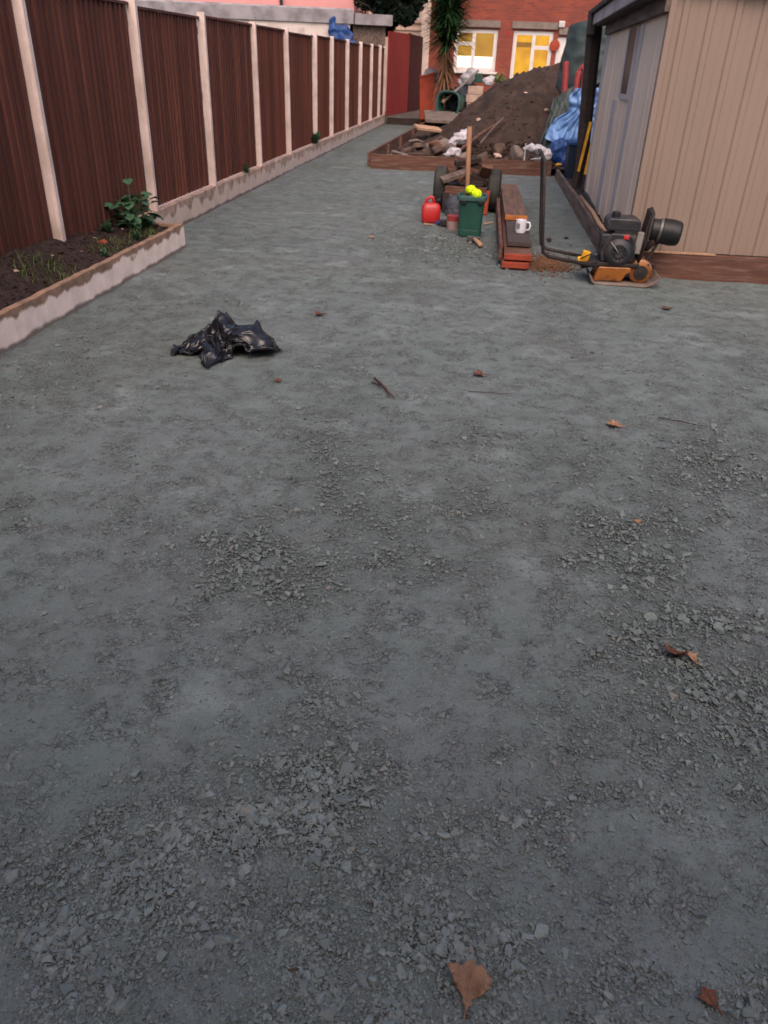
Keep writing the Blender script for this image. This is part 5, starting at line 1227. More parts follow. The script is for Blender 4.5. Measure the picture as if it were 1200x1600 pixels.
# ---------------------------------------------------------------- black bin liner
BAG_X = [  # folds of the crushed bag in mm steps, 71 rows of 71
    -66,-6,-8,-17,-20,-16,-8,0,-15,-13,-17,-15,-7,-3,-2,-9,-15,-6,-14,-9,0,-9,-8,-7,-4,2,11,-18,-20,-11,2,-9,-4,-7,-7,-8,-12,-6,-3,-2,-4,-2,3,-1,6,-4,-1,0,2,1,7,14,-7,9,6,2,12,18,3,10,7,10,14,16,11,0,2,-1,1,12,2,
    -76,9,-8,-4,-17,-21,-16,-12,-1,-11,-15,-18,-12,-5,0,-6,-9,-12,-4,-16,-7,-4,-7,-8,-3,-5,0,-3,-9,-12,-12,-11,0,-5,-10,-10,-7,-9,-2,0,-1,3,4,-2,0,3,-3,-1,-2,-3,11,-4,14,8,-1,14,19,6,8,9,7,11,15,15,-2,0,-3,1,13,2,11,
    -75,-2,6,-5,-3,-18,-21,-20,-7,0,-11,-16,-18,-9,-5,-3,-7,-6,-6,-7,-12,-11,-7,-8,0,-2,-3,1,-18,-17,-14,-3,-8,-1,-7,-6,-9,0,0,-1,-3,2,1,0,-7,-9,-6,0,9,4,2,7,15,1,14,12,11,7,10,9,10,6,14,-1,4,0,-1,12,1,9,7,
    -71,-3,-2,4,1,-8,-21,-22,-16,-2,0,-12,-15,-16,-14,-3,-1,-4,-7,-5,-4,-14,-8,-2,-2,-4,-8,-10,-15,-15,-18,-11,1,-7,-2,-4,-5,-4,2,4,-5,-3,-4,-4,-2,0,0,6,9,2,0,0,7,15,14,10,8,6,12,4,13,2,7,-3,-1,5,9,6,6,6,1,
    -83,13,-1,0,6,-6,-13,-20,-20,-7,-2,-6,-10,-14,-14,-14,-5,-1,-4,-4,-3,-6,-4,-10,-5,-6,-9,-11,-15,-17,-18,-13,-7,0,-8,2,-1,-3,1,-4,-4,2,-4,-3,5,6,-1,6,7,1,4,2,8,11,13,8,7,-4,13,13,8,-2,3,-5,5,6,11,3,6,-1,7,
    -92,10,17,-4,2,3,-9,-16,-15,-17,1,-11,-6,-8,-13,-13,-13,-3,-3,-3,-3,-2,-1,-7,-6,-7,-12,-14,-18,-18,-18,-18,-7,-4,-1,-8,-3,6,-2,-2,-9,-5,7,7,6,4,2,9,1,8,7,3,4,6,2,10,-1,15,12,9,-1,0,3,2,-1,7,9,5,1,5,8,
    -83,-9,17,11,-4,5,3,-14,-16,-16,-11,4,-11,-7,-8,-14,-14,-8,-3,-5,-5,-1,-1,3,-8,-12,-12,-14,-18,-19,-20,-18,-7,-4,-4,-4,-2,-8,-2,-1,-10,-1,9,9,12,4,9,8,-2,-9,5,8,6,7,3,0,18,16,9,-1,-8,5,7,-3,11,6,6,2,5,5,8,
    -74,-8,-9,12,15,-5,12,-5,-15,-11,-11,-12,-2,-8,-7,-8,-12,-10,-6,-4,-6,-7,-1,2,-4,-12,-14,-14,-16,-17,-18,-19,-14,-9,-3,1,-7,-6,-7,-3,0,-5,6,13,9,17,11,-12,-4,4,6,1,4,5,7,15,18,11,2,-6,-1,0,1,11,3,10,4,0,11,7,4,
    -62,-13,-6,-9,11,12,-2,15,-8,-9,-12,-14,-3,-9,-10,-9,-6,-6,-5,-8,-7,-7,-6,-2,-3,-13,-12,-13,-14,-14,-16,-15,-14,-11,-6,-3,-8,-8,-7,-2,1,-2,5,9,16,12,0,-11,10,6,3,5,3,7,11,18,11,2,0,-5,1,-4,4,10,7,6,-1,7,4,6,6,
    -48,-13,-13,-6,-6,9,11,2,9,-8,-10,-14,2,-6,-12,-12,-4,-4,-7,-9,-7,-8,-8,-4,-12,-13,-12,-5,-13,-12,-10,-15,-10,-12,-7,-8,-8,-8,-7,-2,2,5,6,7,7,-3,-5,13,7,3,6,8,5,9,11,15,4,-1,-5,-4,6,-2,1,11,5,-2,9,-5,4,7,11,
    -41,-8,-14,-8,-11,3,9,8,4,-2,-8,-9,-3,-16,8,-13,-3,-5,-5,-10,-8,-9,-10,-10,-12,-13,-10,-7,-5,-12,-11,-12,-10,-6,-8,-8,-9,-9,-11,0,5,0,10,3,0,-5,6,13,1,5,12,5,4,9,12,3,8,0,-9,-3,4,3,0,4,5,7,0,-7,7,8,11,
    -40,-5,-8,-13,-1,-16,11,10,5,-9,-2,-11,-12,2,-2,-15,-1,0,-2,-6,-7,-8,-9,-14,-12,-13,-9,-5,-5,-10,-9,-12,-12,-7,-8,-6,-10,-8,-9,-2,0,10,-1,-2,6,0,-2,11,12,8,6,4,8,5,7,2,8,0,-6,-5,5,1,2,8,-2,5,-8,1,8,11,14,
    -27,-17,-6,-8,-11,4,-14,14,8,-7,-8,-6,-16,-10,1,-7,-7,-1,1,5,-7,-7,1,-15,-14,-14,-11,-4,-6,-11,-10,-5,-11,-8,-8,-9,-11,-8,-6,-2,5,4,-2,-6,-1,0,8,10,8,1,8,8,3,7,8,7,-1,4,-7,0,4,3,7,2,3,-10,-2,2,12,12,13,
    -13,-18,-17,-6,-11,-1,-7,4,7,9,-8,-10,-20,-9,-4,4,-7,-6,-4,-3,1,-1,2,-5,-18,-15,-12,-8,-3,-10,-13,-12,-6,-11,-11,-9,-1,-9,-3,-2,2,-8,0,4,1,4,6,10,6,2,9,3,9,8,5,0,-3,-2,-3,4,6,7,3,4,-8,-3,-3,5,12,17,14,
    -1,-21,-12,-15,-8,-6,-7,-2,13,3,4,-9,-22,-12,-2,-5,-2,0,-2,-4,2,-3,-1,-3,-18,-17,-4,-9,-6,-9,-14,-11,-12,-11,-4,-12,-11,2,-6,2,-15,7,0,1,2,9,8,7,4,5,3,9,3,8,3,-3,1,-2,-3,2,11,11,1,-4,-10,-3,1,8,15,19,3,
    3,-9,-23,-7,-12,-8,-7,-4,-2,18,2,-6,-17,-14,-11,4,-3,-3,0,-5,0,-2,-4,-2,-17,-13,-13,-3,-2,-6,-15,-12,-13,-10,-9,-4,-14,-10,2,-9,-1,1,2,-1,5,11,11,4,6,6,4,10,4,-2,3,4,2,-3,-4,0,10,10,2,-13,-8,3,4,8,14,8,13,
    1,-7,-4,-23,-4,-9,-10,-5,-4,7,15,-11,-8,-13,-12,-6,4,-5,-3,-3,-1,-3,-3,-3,-14,-11,-10,-10,-3,-4,-7,-12,-11,-10,-9,-10,-8,-13,-11,-6,-1,2,7,0,2,10,13,8,5,9,9,5,0,4,-10,-2,1,7,4,3,4,12,-5,-15,-8,2,5,10,11,11,10,
    11,-1,-16,-12,-11,-11,-12,-4,-7,2,14,4,-9,-11,-13,-10,-1,-8,-9,-4,10,0,-2,-5,-11,-11,-12,-4,-5,-6,-8,-9,-11,-10,-6,-8,-9,-13,-12,-9,-5,0,7,-1,8,10,12,8,7,12,8,0,-1,-12,9,-2,1,1,3,9,2,5,-5,-12,-3,3,9,2,14,10,6,
    1,-2,8,-7,-15,-12,-17,-6,-8,-1,2,12,2,-9,-13,-12,-12,-7,-6,-6,1,10,4,-9,-6,-12,-10,-7,-10,-8,-8,-3,-9,-12,-9,2,-10,-9,-11,-10,-5,2,0,6,6,4,8,15,4,11,9,-10,-9,7,7,1,5,1,-3,3,1,0,-1,-10,2,6,2,5,10,11,-8,
    5,-7,11,-5,-1,-17,-17,-12,-9,-5,4,2,7,-1,-9,-12,-10,-6,-5,-7,-8,-4,9,0,-3,-10,-10,-10,-8,-7,-12,-12,-5,-13,-5,-5,0,-4,-6,-2,-6,0,0,3,4,6,5,13,1,5,-4,-2,0,8,7,3,-3,6,-4,0,1,-7,1,-7,1,5,6,6,8,-3,3,
    16,-13,2,10,-10,-2,-18,-23,-6,-7,0,3,3,-2,0,-9,-7,-8,1,-5,-8,-11,-12,3,2,-3,-8,-8,-6,-9,-11,-15,-15,-9,-1,-8,5,-4,4,-4,1,0,0,0,-2,10,6,4,3,0,-5,-2,-4,5,10,-1,0,3,-1,3,-5,-3,-5,4,-1,5,3,7,-8,5,10,
    15,-1,-2,-4,7,-9,-12,-17,-9,-11,0,-1,3,1,-2,-6,-4,-6,-10,-7,-7,3,-12,-13,-3,0,2,-5,-8,-4,-10,-17,-11,-11,-11,-5,-1,7,1,2,-5,-3,0,1,5,10,7,6,-4,-5,-4,-2,-9,10,-7,10,4,-2,5,0,-6,-3,-5,3,6,5,-4,4,-5,6,10,
    21,2,-8,0,0,-1,-15,-7,-8,-11,-6,0,-1,2,-1,-6,-5,-4,-11,-8,1,-10,-5,-11,-14,-1,8,-8,0,1,-10,-19,-18,-7,-12,-9,5,-1,6,-2,-1,-2,0,4,5,1,1,6,6,-6,-5,-3,-6,2,-1,3,9,-1,-2,4,-3,-4,-5,10,-7,-1,2,4,4,10,3,
    14,10,0,-4,-9,-5,0,-3,-7,-5,-9,-2,1,-3,-1,-3,-8,-6,-11,-10,6,-8,-17,-3,-12,-8,0,10,-3,0,-8,-16,-22,-15,-8,-6,-1,5,-3,2,-2,1,4,3,-1,7,1,-5,3,1,2,-3,-4,-3,2,-3,1,8,-7,2,1,-3,-5,1,5,-3,6,8,2,7,-2,
    22,10,-7,-5,-4,-5,4,-5,-3,-2,-6,-7,3,0,-5,-1,-9,-9,-19,-7,5,-8,-16,-6,-3,-8,4,8,-2,-3,-10,-18,-17,-14,-7,-6,-3,-2,-1,-2,2,2,2,5,3,-7,5,5,4,0,-4,0,-3,-2,-4,-2,-4,6,-2,-4,3,1,-8,2,2,1,6,9,6,3,-3,
    29,9,0,-7,-9,-8,-1,8,2,-3,-8,-4,1,4,-2,-5,-8,-19,-15,-16,3,-10,-6,-7,1,-5,4,1,-6,3,-14,-12,-17,-11,-7,-8,-3,-1,-2,-1,-2,9,0,0,-2,4,4,-1,-2,1,4,-7,-6,0,0,-4,-6,-2,3,-7,1,8,-7,4,3,-2,8,10,7,2,-4,
    37,10,2,-7,-8,-8,-5,3,6,4,-8,-7,4,-2,5,-1,-13,-18,-17,-19,-3,-8,-4,-4,-7,-7,0,4,3,0,-10,-10,-15,-12,-10,-6,-2,1,-2,-3,0,10,1,-1,-1,-4,4,-2,-2,0,-4,0,-2,-5,-2,-1,-8,0,-4,-6,4,4,0,5,-1,2,7,10,9,1,-4,
    43,10,6,-9,-3,-11,1,-6,2,7,-6,-2,0,0,-6,-6,4,-26,-18,-13,-9,-4,-4,-3,-5,-3,0,0,-4,1,-4,-13,-8,-13,-13,-7,-10,1,8,-4,2,0,7,6,-5,-4,-1,2,-1,-1,-9,-9,-5,3,-3,-2,-1,-7,-1,-2,3,5,1,-2,3,5,3,11,7,4,-1,
    49,13,-9,6,-13,3,-4,-2,-4,2,5,-10,3,-7,-1,-9,-7,-16,-7,-11,-11,-8,-5,-3,-1,-16,-1,2,2,-2,2,-11,-15,-13,-16,-1,-8,-2,-1,13,-1,4,1,1,-1,-1,-9,3,6,-9,-11,-6,0,-4,-1,2,-5,-8,5,-3,7,3,0,-4,1,3,10,10,-6,14,-7,
    55,1,11,2,-11,-9,7,-5,-4,-1,5,-12,1,-9,-2,-5,-19,-4,-10,-12,4,-9,-13,0,-11,-13,1,4,2,0,-2,-9,-11,-10,-15,-12,1,-3,-2,3,9,-8,-8,4,5,4,-4,1,3,-7,-11,-2,-9,-3,2,-3,-6,-3,2,11,8,1,-8,0,1,2,5,3,8,8,-10,
    60,1,14,3,-13,-3,3,-9,4,-2,-3,-13,-7,0,-2,-10,-21,-1,-4,-10,-11,-12,2,-8,-10,-5,1,0,1,1,-4,-10,-5,-5,-7,-13,-9,-3,3,2,2,-1,-6,-10,-3,2,-3,7,8,-9,-9,-3,-10,4,2,0,-2,-3,1,8,10,-4,-6,-1,2,0,-2,6,11,-4,4,
    71,-5,0,14,-11,-1,-3,8,-11,-6,-6,5,-9,-9,-4,-12,-17,-9,-2,-6,-16,-15,-6,-8,-7,10,1,1,2,-1,-1,-9,1,-1,-8,-9,-7,-4,-2,-1,2,-1,-6,-7,-9,-5,1,0,0,2,-7,-11,1,4,3,2,0,-2,4,5,4,-2,-7,-5,5,-6,1,6,-2,12,1,
    70,3,-2,16,-8,-10,4,-11,4,4,-10,1,-15,-3,-3,-11,-17,-20,-7,2,-16,-17,-13,-8,-4,1,3,3,9,9,3,-6,-4,3,-5,-8,-7,-2,-4,-5,-4,2,-5,-6,-4,-9,-5,-1,-4,-8,-7,9,0,-2,4,3,2,0,2,5,2,-1,-8,-3,2,-6,0,7,-5,14,3,
    72,4,3,2,-4,-5,-10,16,5,-4,-9,-15,-15,2,-3,-9,-8,-19,-17,-8,-1,-16,-10,-6,-2,-3,-3,-3,7,7,10,4,-7,-2,1,-13,-2,-1,-5,-6,-7,-1,5,-6,-8,-3,-8,-7,-4,-4,-10,0,6,3,1,4,3,4,2,-2,0,1,-11,4,-8,-2,8,-10,1,15,8,
    83,1,-3,-5,-2,-10,12,17,-3,0,-16,-18,-15,-12,0,4,-13,-9,-14,-18,-13,4,-4,-5,-2,-3,-4,4,0,9,7,3,-5,-5,-15,-4,3,-6,-6,-7,-7,-4,14,1,-9,-13,-8,-7,-5,1,-5,4,-1,-4,1,4,5,3,3,-2,-4,-5,-1,-2,-2,-2,3,-9,0,12,17,
    85,-1,-3,-4,-4,-4,16,14,0,-16,-13,-19,-13,-5,-3,0,-12,3,-13,-16,-15,-11,0,3,-6,2,2,4,1,-3,8,-3,-5,-10,-6,-7,4,-4,-7,-7,-6,2,2,8,0,-17,-12,-10,3,-1,4,4,-3,-7,-2,3,6,3,-2,-5,1,-7,-3,1,-2,2,0,-9,1,13,18,
    87,-1,-5,-3,-3,-3,14,14,-9,-10,-16,-17,-6,-9,0,-7,2,-15,-15,-2,-6,-7,-2,0,-1,-2,1,-9,-6,-2,2,-1,-5,0,-8,3,-8,-6,3,-6,-2,-7,8,-2,2,-2,-15,-5,-2,5,10,3,-4,-9,-5,2,5,-1,-3,-4,-10,1,-9,9,0,1,-7,-2,4,11,16,
    83,2,-5,0,-4,-1,15,4,-9,-8,-15,-12,-10,-5,-3,-8,-3,-4,-12,-1,-3,3,2,0,-4,-9,-9,-12,-7,1,4,-1,-7,-5,2,-3,-7,-2,-7,1,-6,-4,2,0,3,5,-10,-3,2,10,8,1,-6,-9,-5,0,1,1,-9,-12,-3,-8,0,0,7,4,-6,-2,3,13,6,
    84,2,-2,-3,1,-6,15,-12,-6,-4,-9,-13,-6,-1,-6,-6,-3,-13,0,-7,0,6,7,4,-10,-17,-14,-2,-3,4,4,-3,-5,-2,-5,0,-4,-6,-7,-6,-4,-3,0,0,5,4,-3,2,7,6,5,-3,-7,-8,-4,0,1,-2,-9,-15,-8,-6,-1,4,7,3,-2,-4,2,12,6,
    92,-3,-3,0,0,-2,-7,-5,-4,-8,4,-11,-6,-3,-4,-8,-10,-4,-8,1,4,7,7,-3,-8,-12,-19,-7,4,9,3,0,-3,6,-4,0,-2,-6,-9,-10,-7,-6,-6,5,3,2,-1,6,7,6,1,-6,-9,-9,-4,1,2,-1,-8,-15,-11,-7,0,2,6,3,-4,3,-1,11,5,
    100,-4,-4,1,-2,0,-7,-9,-8,-5,-2,4,-9,-7,-9,-11,1,-8,1,2,2,7,3,0,-8,-17,-11,-12,6,13,7,4,2,2,3,1,1,-6,-9,-12,-11,-12,-7,-1,2,0,-2,-2,7,7,4,-4,-10,-8,-6,0,2,2,-6,-14,-12,-5,-3,-5,2,10,1,-3,0,3,12,
    110,-7,-3,1,1,-2,-6,-15,-6,-4,4,-4,-12,-10,-11,0,-5,2,-1,7,7,-4,4,-2,-11,-10,-17,-9,7,15,15,7,5,-4,-7,-1,1,0,1,-8,-11,-12,-10,-6,-3,-5,-2,-3,-12,8,11,3,-10,-11,-5,3,2,4,-3,-12,-13,-5,-4,-3,-2,1,5,2,-1,-1,9,
    112,0,-3,0,2,-2,-9,-19,-3,0,4,-5,-12,-12,-10,-7,5,2,2,7,2,-6,7,-5,-5,-15,-8,0,8,12,12,7,-1,2,1,-2,-2,-8,-1,-7,-11,-8,-10,-10,-8,-8,-2,-15,-6,6,5,12,-6,-9,-6,-3,9,4,0,-10,-12,-5,-7,-4,-2,2,-1,2,-4,2,0,
    121,-8,0,5,1,-6,-13,-16,1,-3,1,-4,-7,-10,-11,-8,6,8,1,-5,-4,8,0,0,-5,-4,-3,3,7,7,4,1,8,4,4,-2,-2,-7,-12,-8,-11,-7,-6,-11,-10,-12,-9,-10,-11,1,14,-2,-3,-2,-2,5,3,7,0,-8,-11,-9,-7,-2,-2,-1,-3,-1,0,-1,4,
    124,-1,-5,-2,2,-6,-13,-15,5,-4,-1,-11,-3,-6,-3,-8,0,9,6,-2,-5,0,2,1,-2,-1,4,5,4,3,2,-3,0,11,1,2,-4,-6,-10,-13,-8,-6,-4,-7,-15,-12,-9,-16,-5,3,6,3,1,-2,-3,0,5,1,3,-8,-10,-8,-5,-3,-3,-1,-4,-4,1,-1,4,
    125,0,-4,-7,-2,-5,-11,-10,1,0,-6,-4,2,-5,-6,-5,-2,0,2,3,-2,-5,1,8,2,3,0,11,5,2,1,-3,-2,1,7,3,-6,-11,-8,-8,-10,-2,-4,-9,-12,-5,-15,-16,-3,2,8,1,-3,0,-4,-2,2,4,-5,-1,-11,-10,-1,-5,-5,0,-4,-4,0,-2,4,
    125,3,-6,-9,-2,-9,-6,-5,-2,2,-6,-1,4,-1,-5,-5,-1,0,4,1,-2,-5,-7,6,4,-5,10,13,11,8,2,-4,-4,-2,-5,-2,-2,-4,-7,-9,-10,-11,0,-9,-6,-8,-6,-16,-14,-1,10,3,-3,-2,-5,-3,4,-1,-2,-6,-2,-13,-4,-5,0,-1,-4,-5,-5,2,-2,
    129,-1,-10,-5,-6,-3,-7,-5,2,3,-3,-5,1,-1,-1,2,-4,3,2,0,-2,-7,-6,0,5,5,11,13,18,12,2,-4,-8,-6,-4,-4,-3,-9,-9,-10,-11,-8,-4,-6,-5,-5,-4,-9,-13,-11,-2,8,-2,-2,-9,-5,1,3,2,-2,-5,-9,-7,-3,2,-1,-5,-7,-5,-1,-2,
    125,0,-11,-3,-5,-2,-8,3,3,1,-7,11,3,-3,-5,-5,3,1,1,-1,-10,-4,4,0,9,5,13,14,18,14,2,-1,-8,-8,-8,-8,-8,-7,-9,-10,-12,-9,-6,-7,-3,0,-6,-2,-13,-11,-6,-2,2,-5,-6,-8,-3,3,0,3,0,-10,-6,-6,1,2,-2,-7,-8,-3,-2,
    123,0,-7,-4,-4,-3,1,-3,7,-1,1,9,4,1,-7,-8,5,-1,1,-5,-4,-2,4,7,8,9,10,16,15,7,8,-1,-5,-8,-11,-10,-9,-7,-8,-10,-10,-14,-9,-8,-5,-2,4,-6,-5,-10,-9,-4,-5,-4,-7,-8,-6,-2,2,-1,1,-1,-9,-6,3,3,0,-5,-9,-7,-3,
    123,-4,0,-4,-5,1,0,4,4,-4,7,0,5,1,-11,1,6,3,2,-3,-2,-1,7,9,12,7,9,11,11,8,-6,12,-3,-7,-12,-11,-10,-7,-6,-7,-10,-14,-15,-8,-8,-4,0,4,-10,-9,-11,-10,1,-4,-5,-7,-9,-6,-3,1,3,-6,1,-7,0,3,-1,-1,-5,-8,-5,
    125,-1,-5,-9,6,3,0,5,-6,5,2,5,5,-3,-7,1,9,7,4,-1,-3,2,7,12,10,9,5,5,7,-4,14,3,2,-6,-11,-11,-8,-5,-4,-6,-9,-13,-17,-13,-12,-4,-4,3,-7,-11,-11,-7,-5,-1,-3,-6,-10,-12,-1,0,-5,-1,4,-5,-3,3,1,-5,-5,1,-6,
    126,-4,-8,3,1,11,-10,8,-4,6,2,8,0,-4,-5,3,12,10,8,3,-2,2,6,9,13,7,3,1,-1,2,10,6,6,-3,-9,-11,-5,-6,-4,-5,-7,-12,-15,-18,-15,-11,-5,-7,-5,-10,-10,-10,0,-5,0,0,-11,-10,-13,-2,-5,3,8,-4,-4,-3,0,2,-5,-4,2,
    124,-7,0,8,0,-3,6,5,-3,-3,8,6,3,-13,3,13,12,13,10,4,-1,1,5,8,11,6,1,-1,2,2,9,8,6,1,-7,-10,-3,-8,-8,-7,-8,-11,-13,-16,-17,-13,-10,-12,-11,-10,-11,-2,-5,4,-1,-2,-6,-8,-15,-12,2,3,4,-4,-4,-4,0,0,-2,-5,2,
    126,-6,0,4,2,3,7,4,-5,-1,0,6,-4,4,7,15,14,12,8,4,0,2,4,5,12,7,2,0,2,6,11,4,0,-5,1,-3,-11,-3,-11,-10,-10,-10,-12,-13,-13,-16,-14,-15,-15,-12,-10,-7,5,3,0,-1,-3,-5,-12,-14,-9,3,2,-3,-7,-1,-3,-2,1,-6,7,
    126,2,1,5,-3,4,0,8,4,1,-4,6,2,3,10,13,13,10,6,4,0,3,6,7,10,8,3,4,1,3,3,1,-1,-4,-3,-3,-2,-7,-6,-13,-10,-9,-8,-11,-14,-12,-16,-18,-16,-10,-8,-7,-7,4,1,-2,-5,-9,4,-9,-13,-7,0,-5,-5,-2,-1,-3,-2,-9,12,
    129,7,8,-8,0,-1,4,10,8,-1,3,3,7,6,9,12,10,8,5,0,2,6,9,10,9,7,2,1,4,4,7,0,-4,-6,-6,-3,-5,-8,-9,-12,-8,-11,-3,-7,-12,-14,-13,-20,-13,-8,-6,-7,-8,-7,-2,-3,-7,-9,6,-1,-10,-14,-4,-7,-6,-1,-6,1,-2,-12,5,
    130,12,-3,2,-2,2,3,13,9,4,6,1,7,9,7,11,9,4,3,4,6,9,10,8,9,4,5,3,4,5,5,-2,-9,-10,-12,-5,-5,-2,-12,-9,-11,-10,-4,-2,-5,-12,-19,-12,-15,-9,-3,-6,-8,-10,-11,-9,-5,-8,-5,3,5,-11,-14,-5,-8,-5,-2,-3,-5,-5,-4,
    140,1,3,-3,0,5,8,13,12,7,2,8,7,7,7,10,2,5,8,7,9,10,8,7,6,5,5,7,6,4,-1,-12,-15,-9,-5,-4,-4,-4,-5,-9,-11,-12,-5,-3,-3,-12,-19,-19,-13,-9,-8,-3,-1,-2,-16,-13,-10,-9,-7,8,-3,1,-11,-16,-1,-10,-2,-5,-6,-8,1,
    141,7,0,-3,3,7,11,13,8,7,8,9,7,6,9,7,3,6,11,10,11,9,7,3,5,6,10,9,6,-12,-10,-8,-6,1,-3,-5,-5,-4,-7,-9,-11,-11,-10,-9,-9,-9,-10,-18,-18,-9,-5,-5,-5,-2,-6,-14,-16,-12,-7,3,-1,-6,0,-8,-15,-6,-11,-8,-5,1,-2,
    147,5,0,-2,7,10,11,12,9,7,10,9,7,2,11,6,6,10,12,12,8,9,7,2,4,9,10,12,-1,-6,-4,-7,-4,-5,-3,-4,-7,-5,-9,-8,-10,-12,-12,-10,-10,-9,-12,-12,-17,-14,-9,-9,-7,1,-5,-8,-13,-18,-12,-3,-7,2,-1,-6,-5,-13,-10,-8,-7,-7,-3,
    148,5,2,4,8,14,12,8,9,8,11,8,3,7,11,6,5,11,16,10,13,7,5,3,4,9,14,9,4,-5,-9,-5,-3,0,-2,-5,-9,-9,-7,-7,-8,-12,-12,-12,-11,-12,-15,-11,-14,-14,-10,-9,-9,-5,-3,-4,-12,-16,-16,-13,-6,-3,0,0,-8,-5,-13,-8,-8,-6,-9,
    152,6,4,9,15,7,14,6,8,13,8,10,4,9,8,6,6,8,12,18,12,8,4,4,4,8,5,7,11,-3,-3,-3,-1,0,-1,-7,-12,-8,-8,-7,-8,-11,-11,-10,-11,-14,-15,-14,-11,-13,-13,-9,-7,-8,-13,-7,1,-14,-18,-16,-11,-4,-3,-3,-1,-8,-7,-8,-11,-8,-9,
    158,8,9,16,4,15,4,10,15,2,8,14,12,8,5,6,7,9,14,15,15,7,1,3,5,7,4,5,0,-3,5,-3,-8,-1,8,-2,-10,-9,-9,-8,-8,-10,-9,-8,-11,-13,-13,-16,-11,-14,-14,-12,-11,-5,-12,-12,3,-8,-13,-19,-15,-9,-5,-2,-12,5,-7,-5,-12,-10,-8,
    167,13,15,2,7,13,11,13,1,12,16,16,9,-1,10,7,8,9,18,13,12,4,2,1,5,7,4,5,4,-6,-7,-4,0,-5,-2,10,-7,-9,-10,-9,-10,-8,-8,-8,-10,-9,-12,-15,-16,-17,-15,-14,-6,-9,-9,-12,2,0,-11,-17,-16,-14,-7,-9,-2,-14,3,2,-13,-14,-10,
    181,18,4,2,15,13,9,2,17,16,13,18,2,-2,8,5,11,18,17,12,2,1,3,8,3,4,8,4,3,-2,-9,-9,-2,-5,-10,4,10,-12,-13,-11,-6,-8,-10,-7,-6,-8,-10,-14,-16,-19,-17,-14,-12,-9,-8,-8,0,0,-6,-10,-16,-15,-12,-6,-10,-6,-15,8,-1,-14,-16,
    197,10,1,14,13,12,4,7,19,19,16,11,-1,0,4,10,16,17,17,10,1,-4,-1,6,8,4,5,-5,6,-6,5,-7,-8,-12,6,-8,-6,7,-12,-11,-5,-9,-9,-7,-7,-6,-12,-13,-14,-17,-18,-10,-12,-9,-8,-10,-8,0,-2,-7,-13,-15,-14,-10,-5,-8,-11,-14,6,-2,-14,
    211,1,12,12,10,11,6,15,18,18,13,4,1,5,7,12,16,16,16,10,0,-5,-8,3,8,6,4,-10,-6,2,12,-13,-12,-7,-1,14,-9,-16,8,-12,-4,-9,-10,-9,-7,-8,-9,-13,-10,-15,-15,-13,-8,-9,-8,-9,-10,-8,-1,-8,-11,-9,-12,-16,-6,-8,-8,-12,-13,4,-6,
    214,14,12,9,13,6,13,21,14,13,5,4,5,9,12,14,17,15,14,3,-2,-6,-6,-5,2,9,8,-6,-1,5,-5,-7,2,-9,-15,-2,13,-18,-9,11,-13,-5,-10,-7,-9,-9,-9,-11,-12,-8,-12,-10,-11,-8,-8,-9,-10,-9,-10,-10,-8,-11,-5,-12,-16,-4,-9,-7,-15,-14,0,
    227,13,13,15,3,14,20,11,14,6,8,6,8,12,15,14,20,15,-6,2,-12,0,4,-5,-3,7,-5,15,2,4,-4,-2,-8,-12,-13,0,9,-8,-14,-3,9,-12,-6,-11,-5,-12,-11,-9,-11,-5,-8,-10,-8,-9,-9,-10,-10,-11,-8,-11,-12,-16,-12,-3,-11,-15,-2,-10,-8,-16,-15,
    240,14,16,5,14,19,10,12,8,11,7,10,12,15,9,18,18,2,-5,-16,8,-1,-1,-2,-5,-5,17,8,8,-7,-1,-10,-9,3,-16,5,11,-8,-13,-14,9,3,-9,-8,-14,-6,-11,-11,-8,-8,-4,-6,-8,-8,-10,-11,-11,-12,-9,-7,-13,-15,-20,-14,-2,-10,-15,-3,-9,-11,-16]
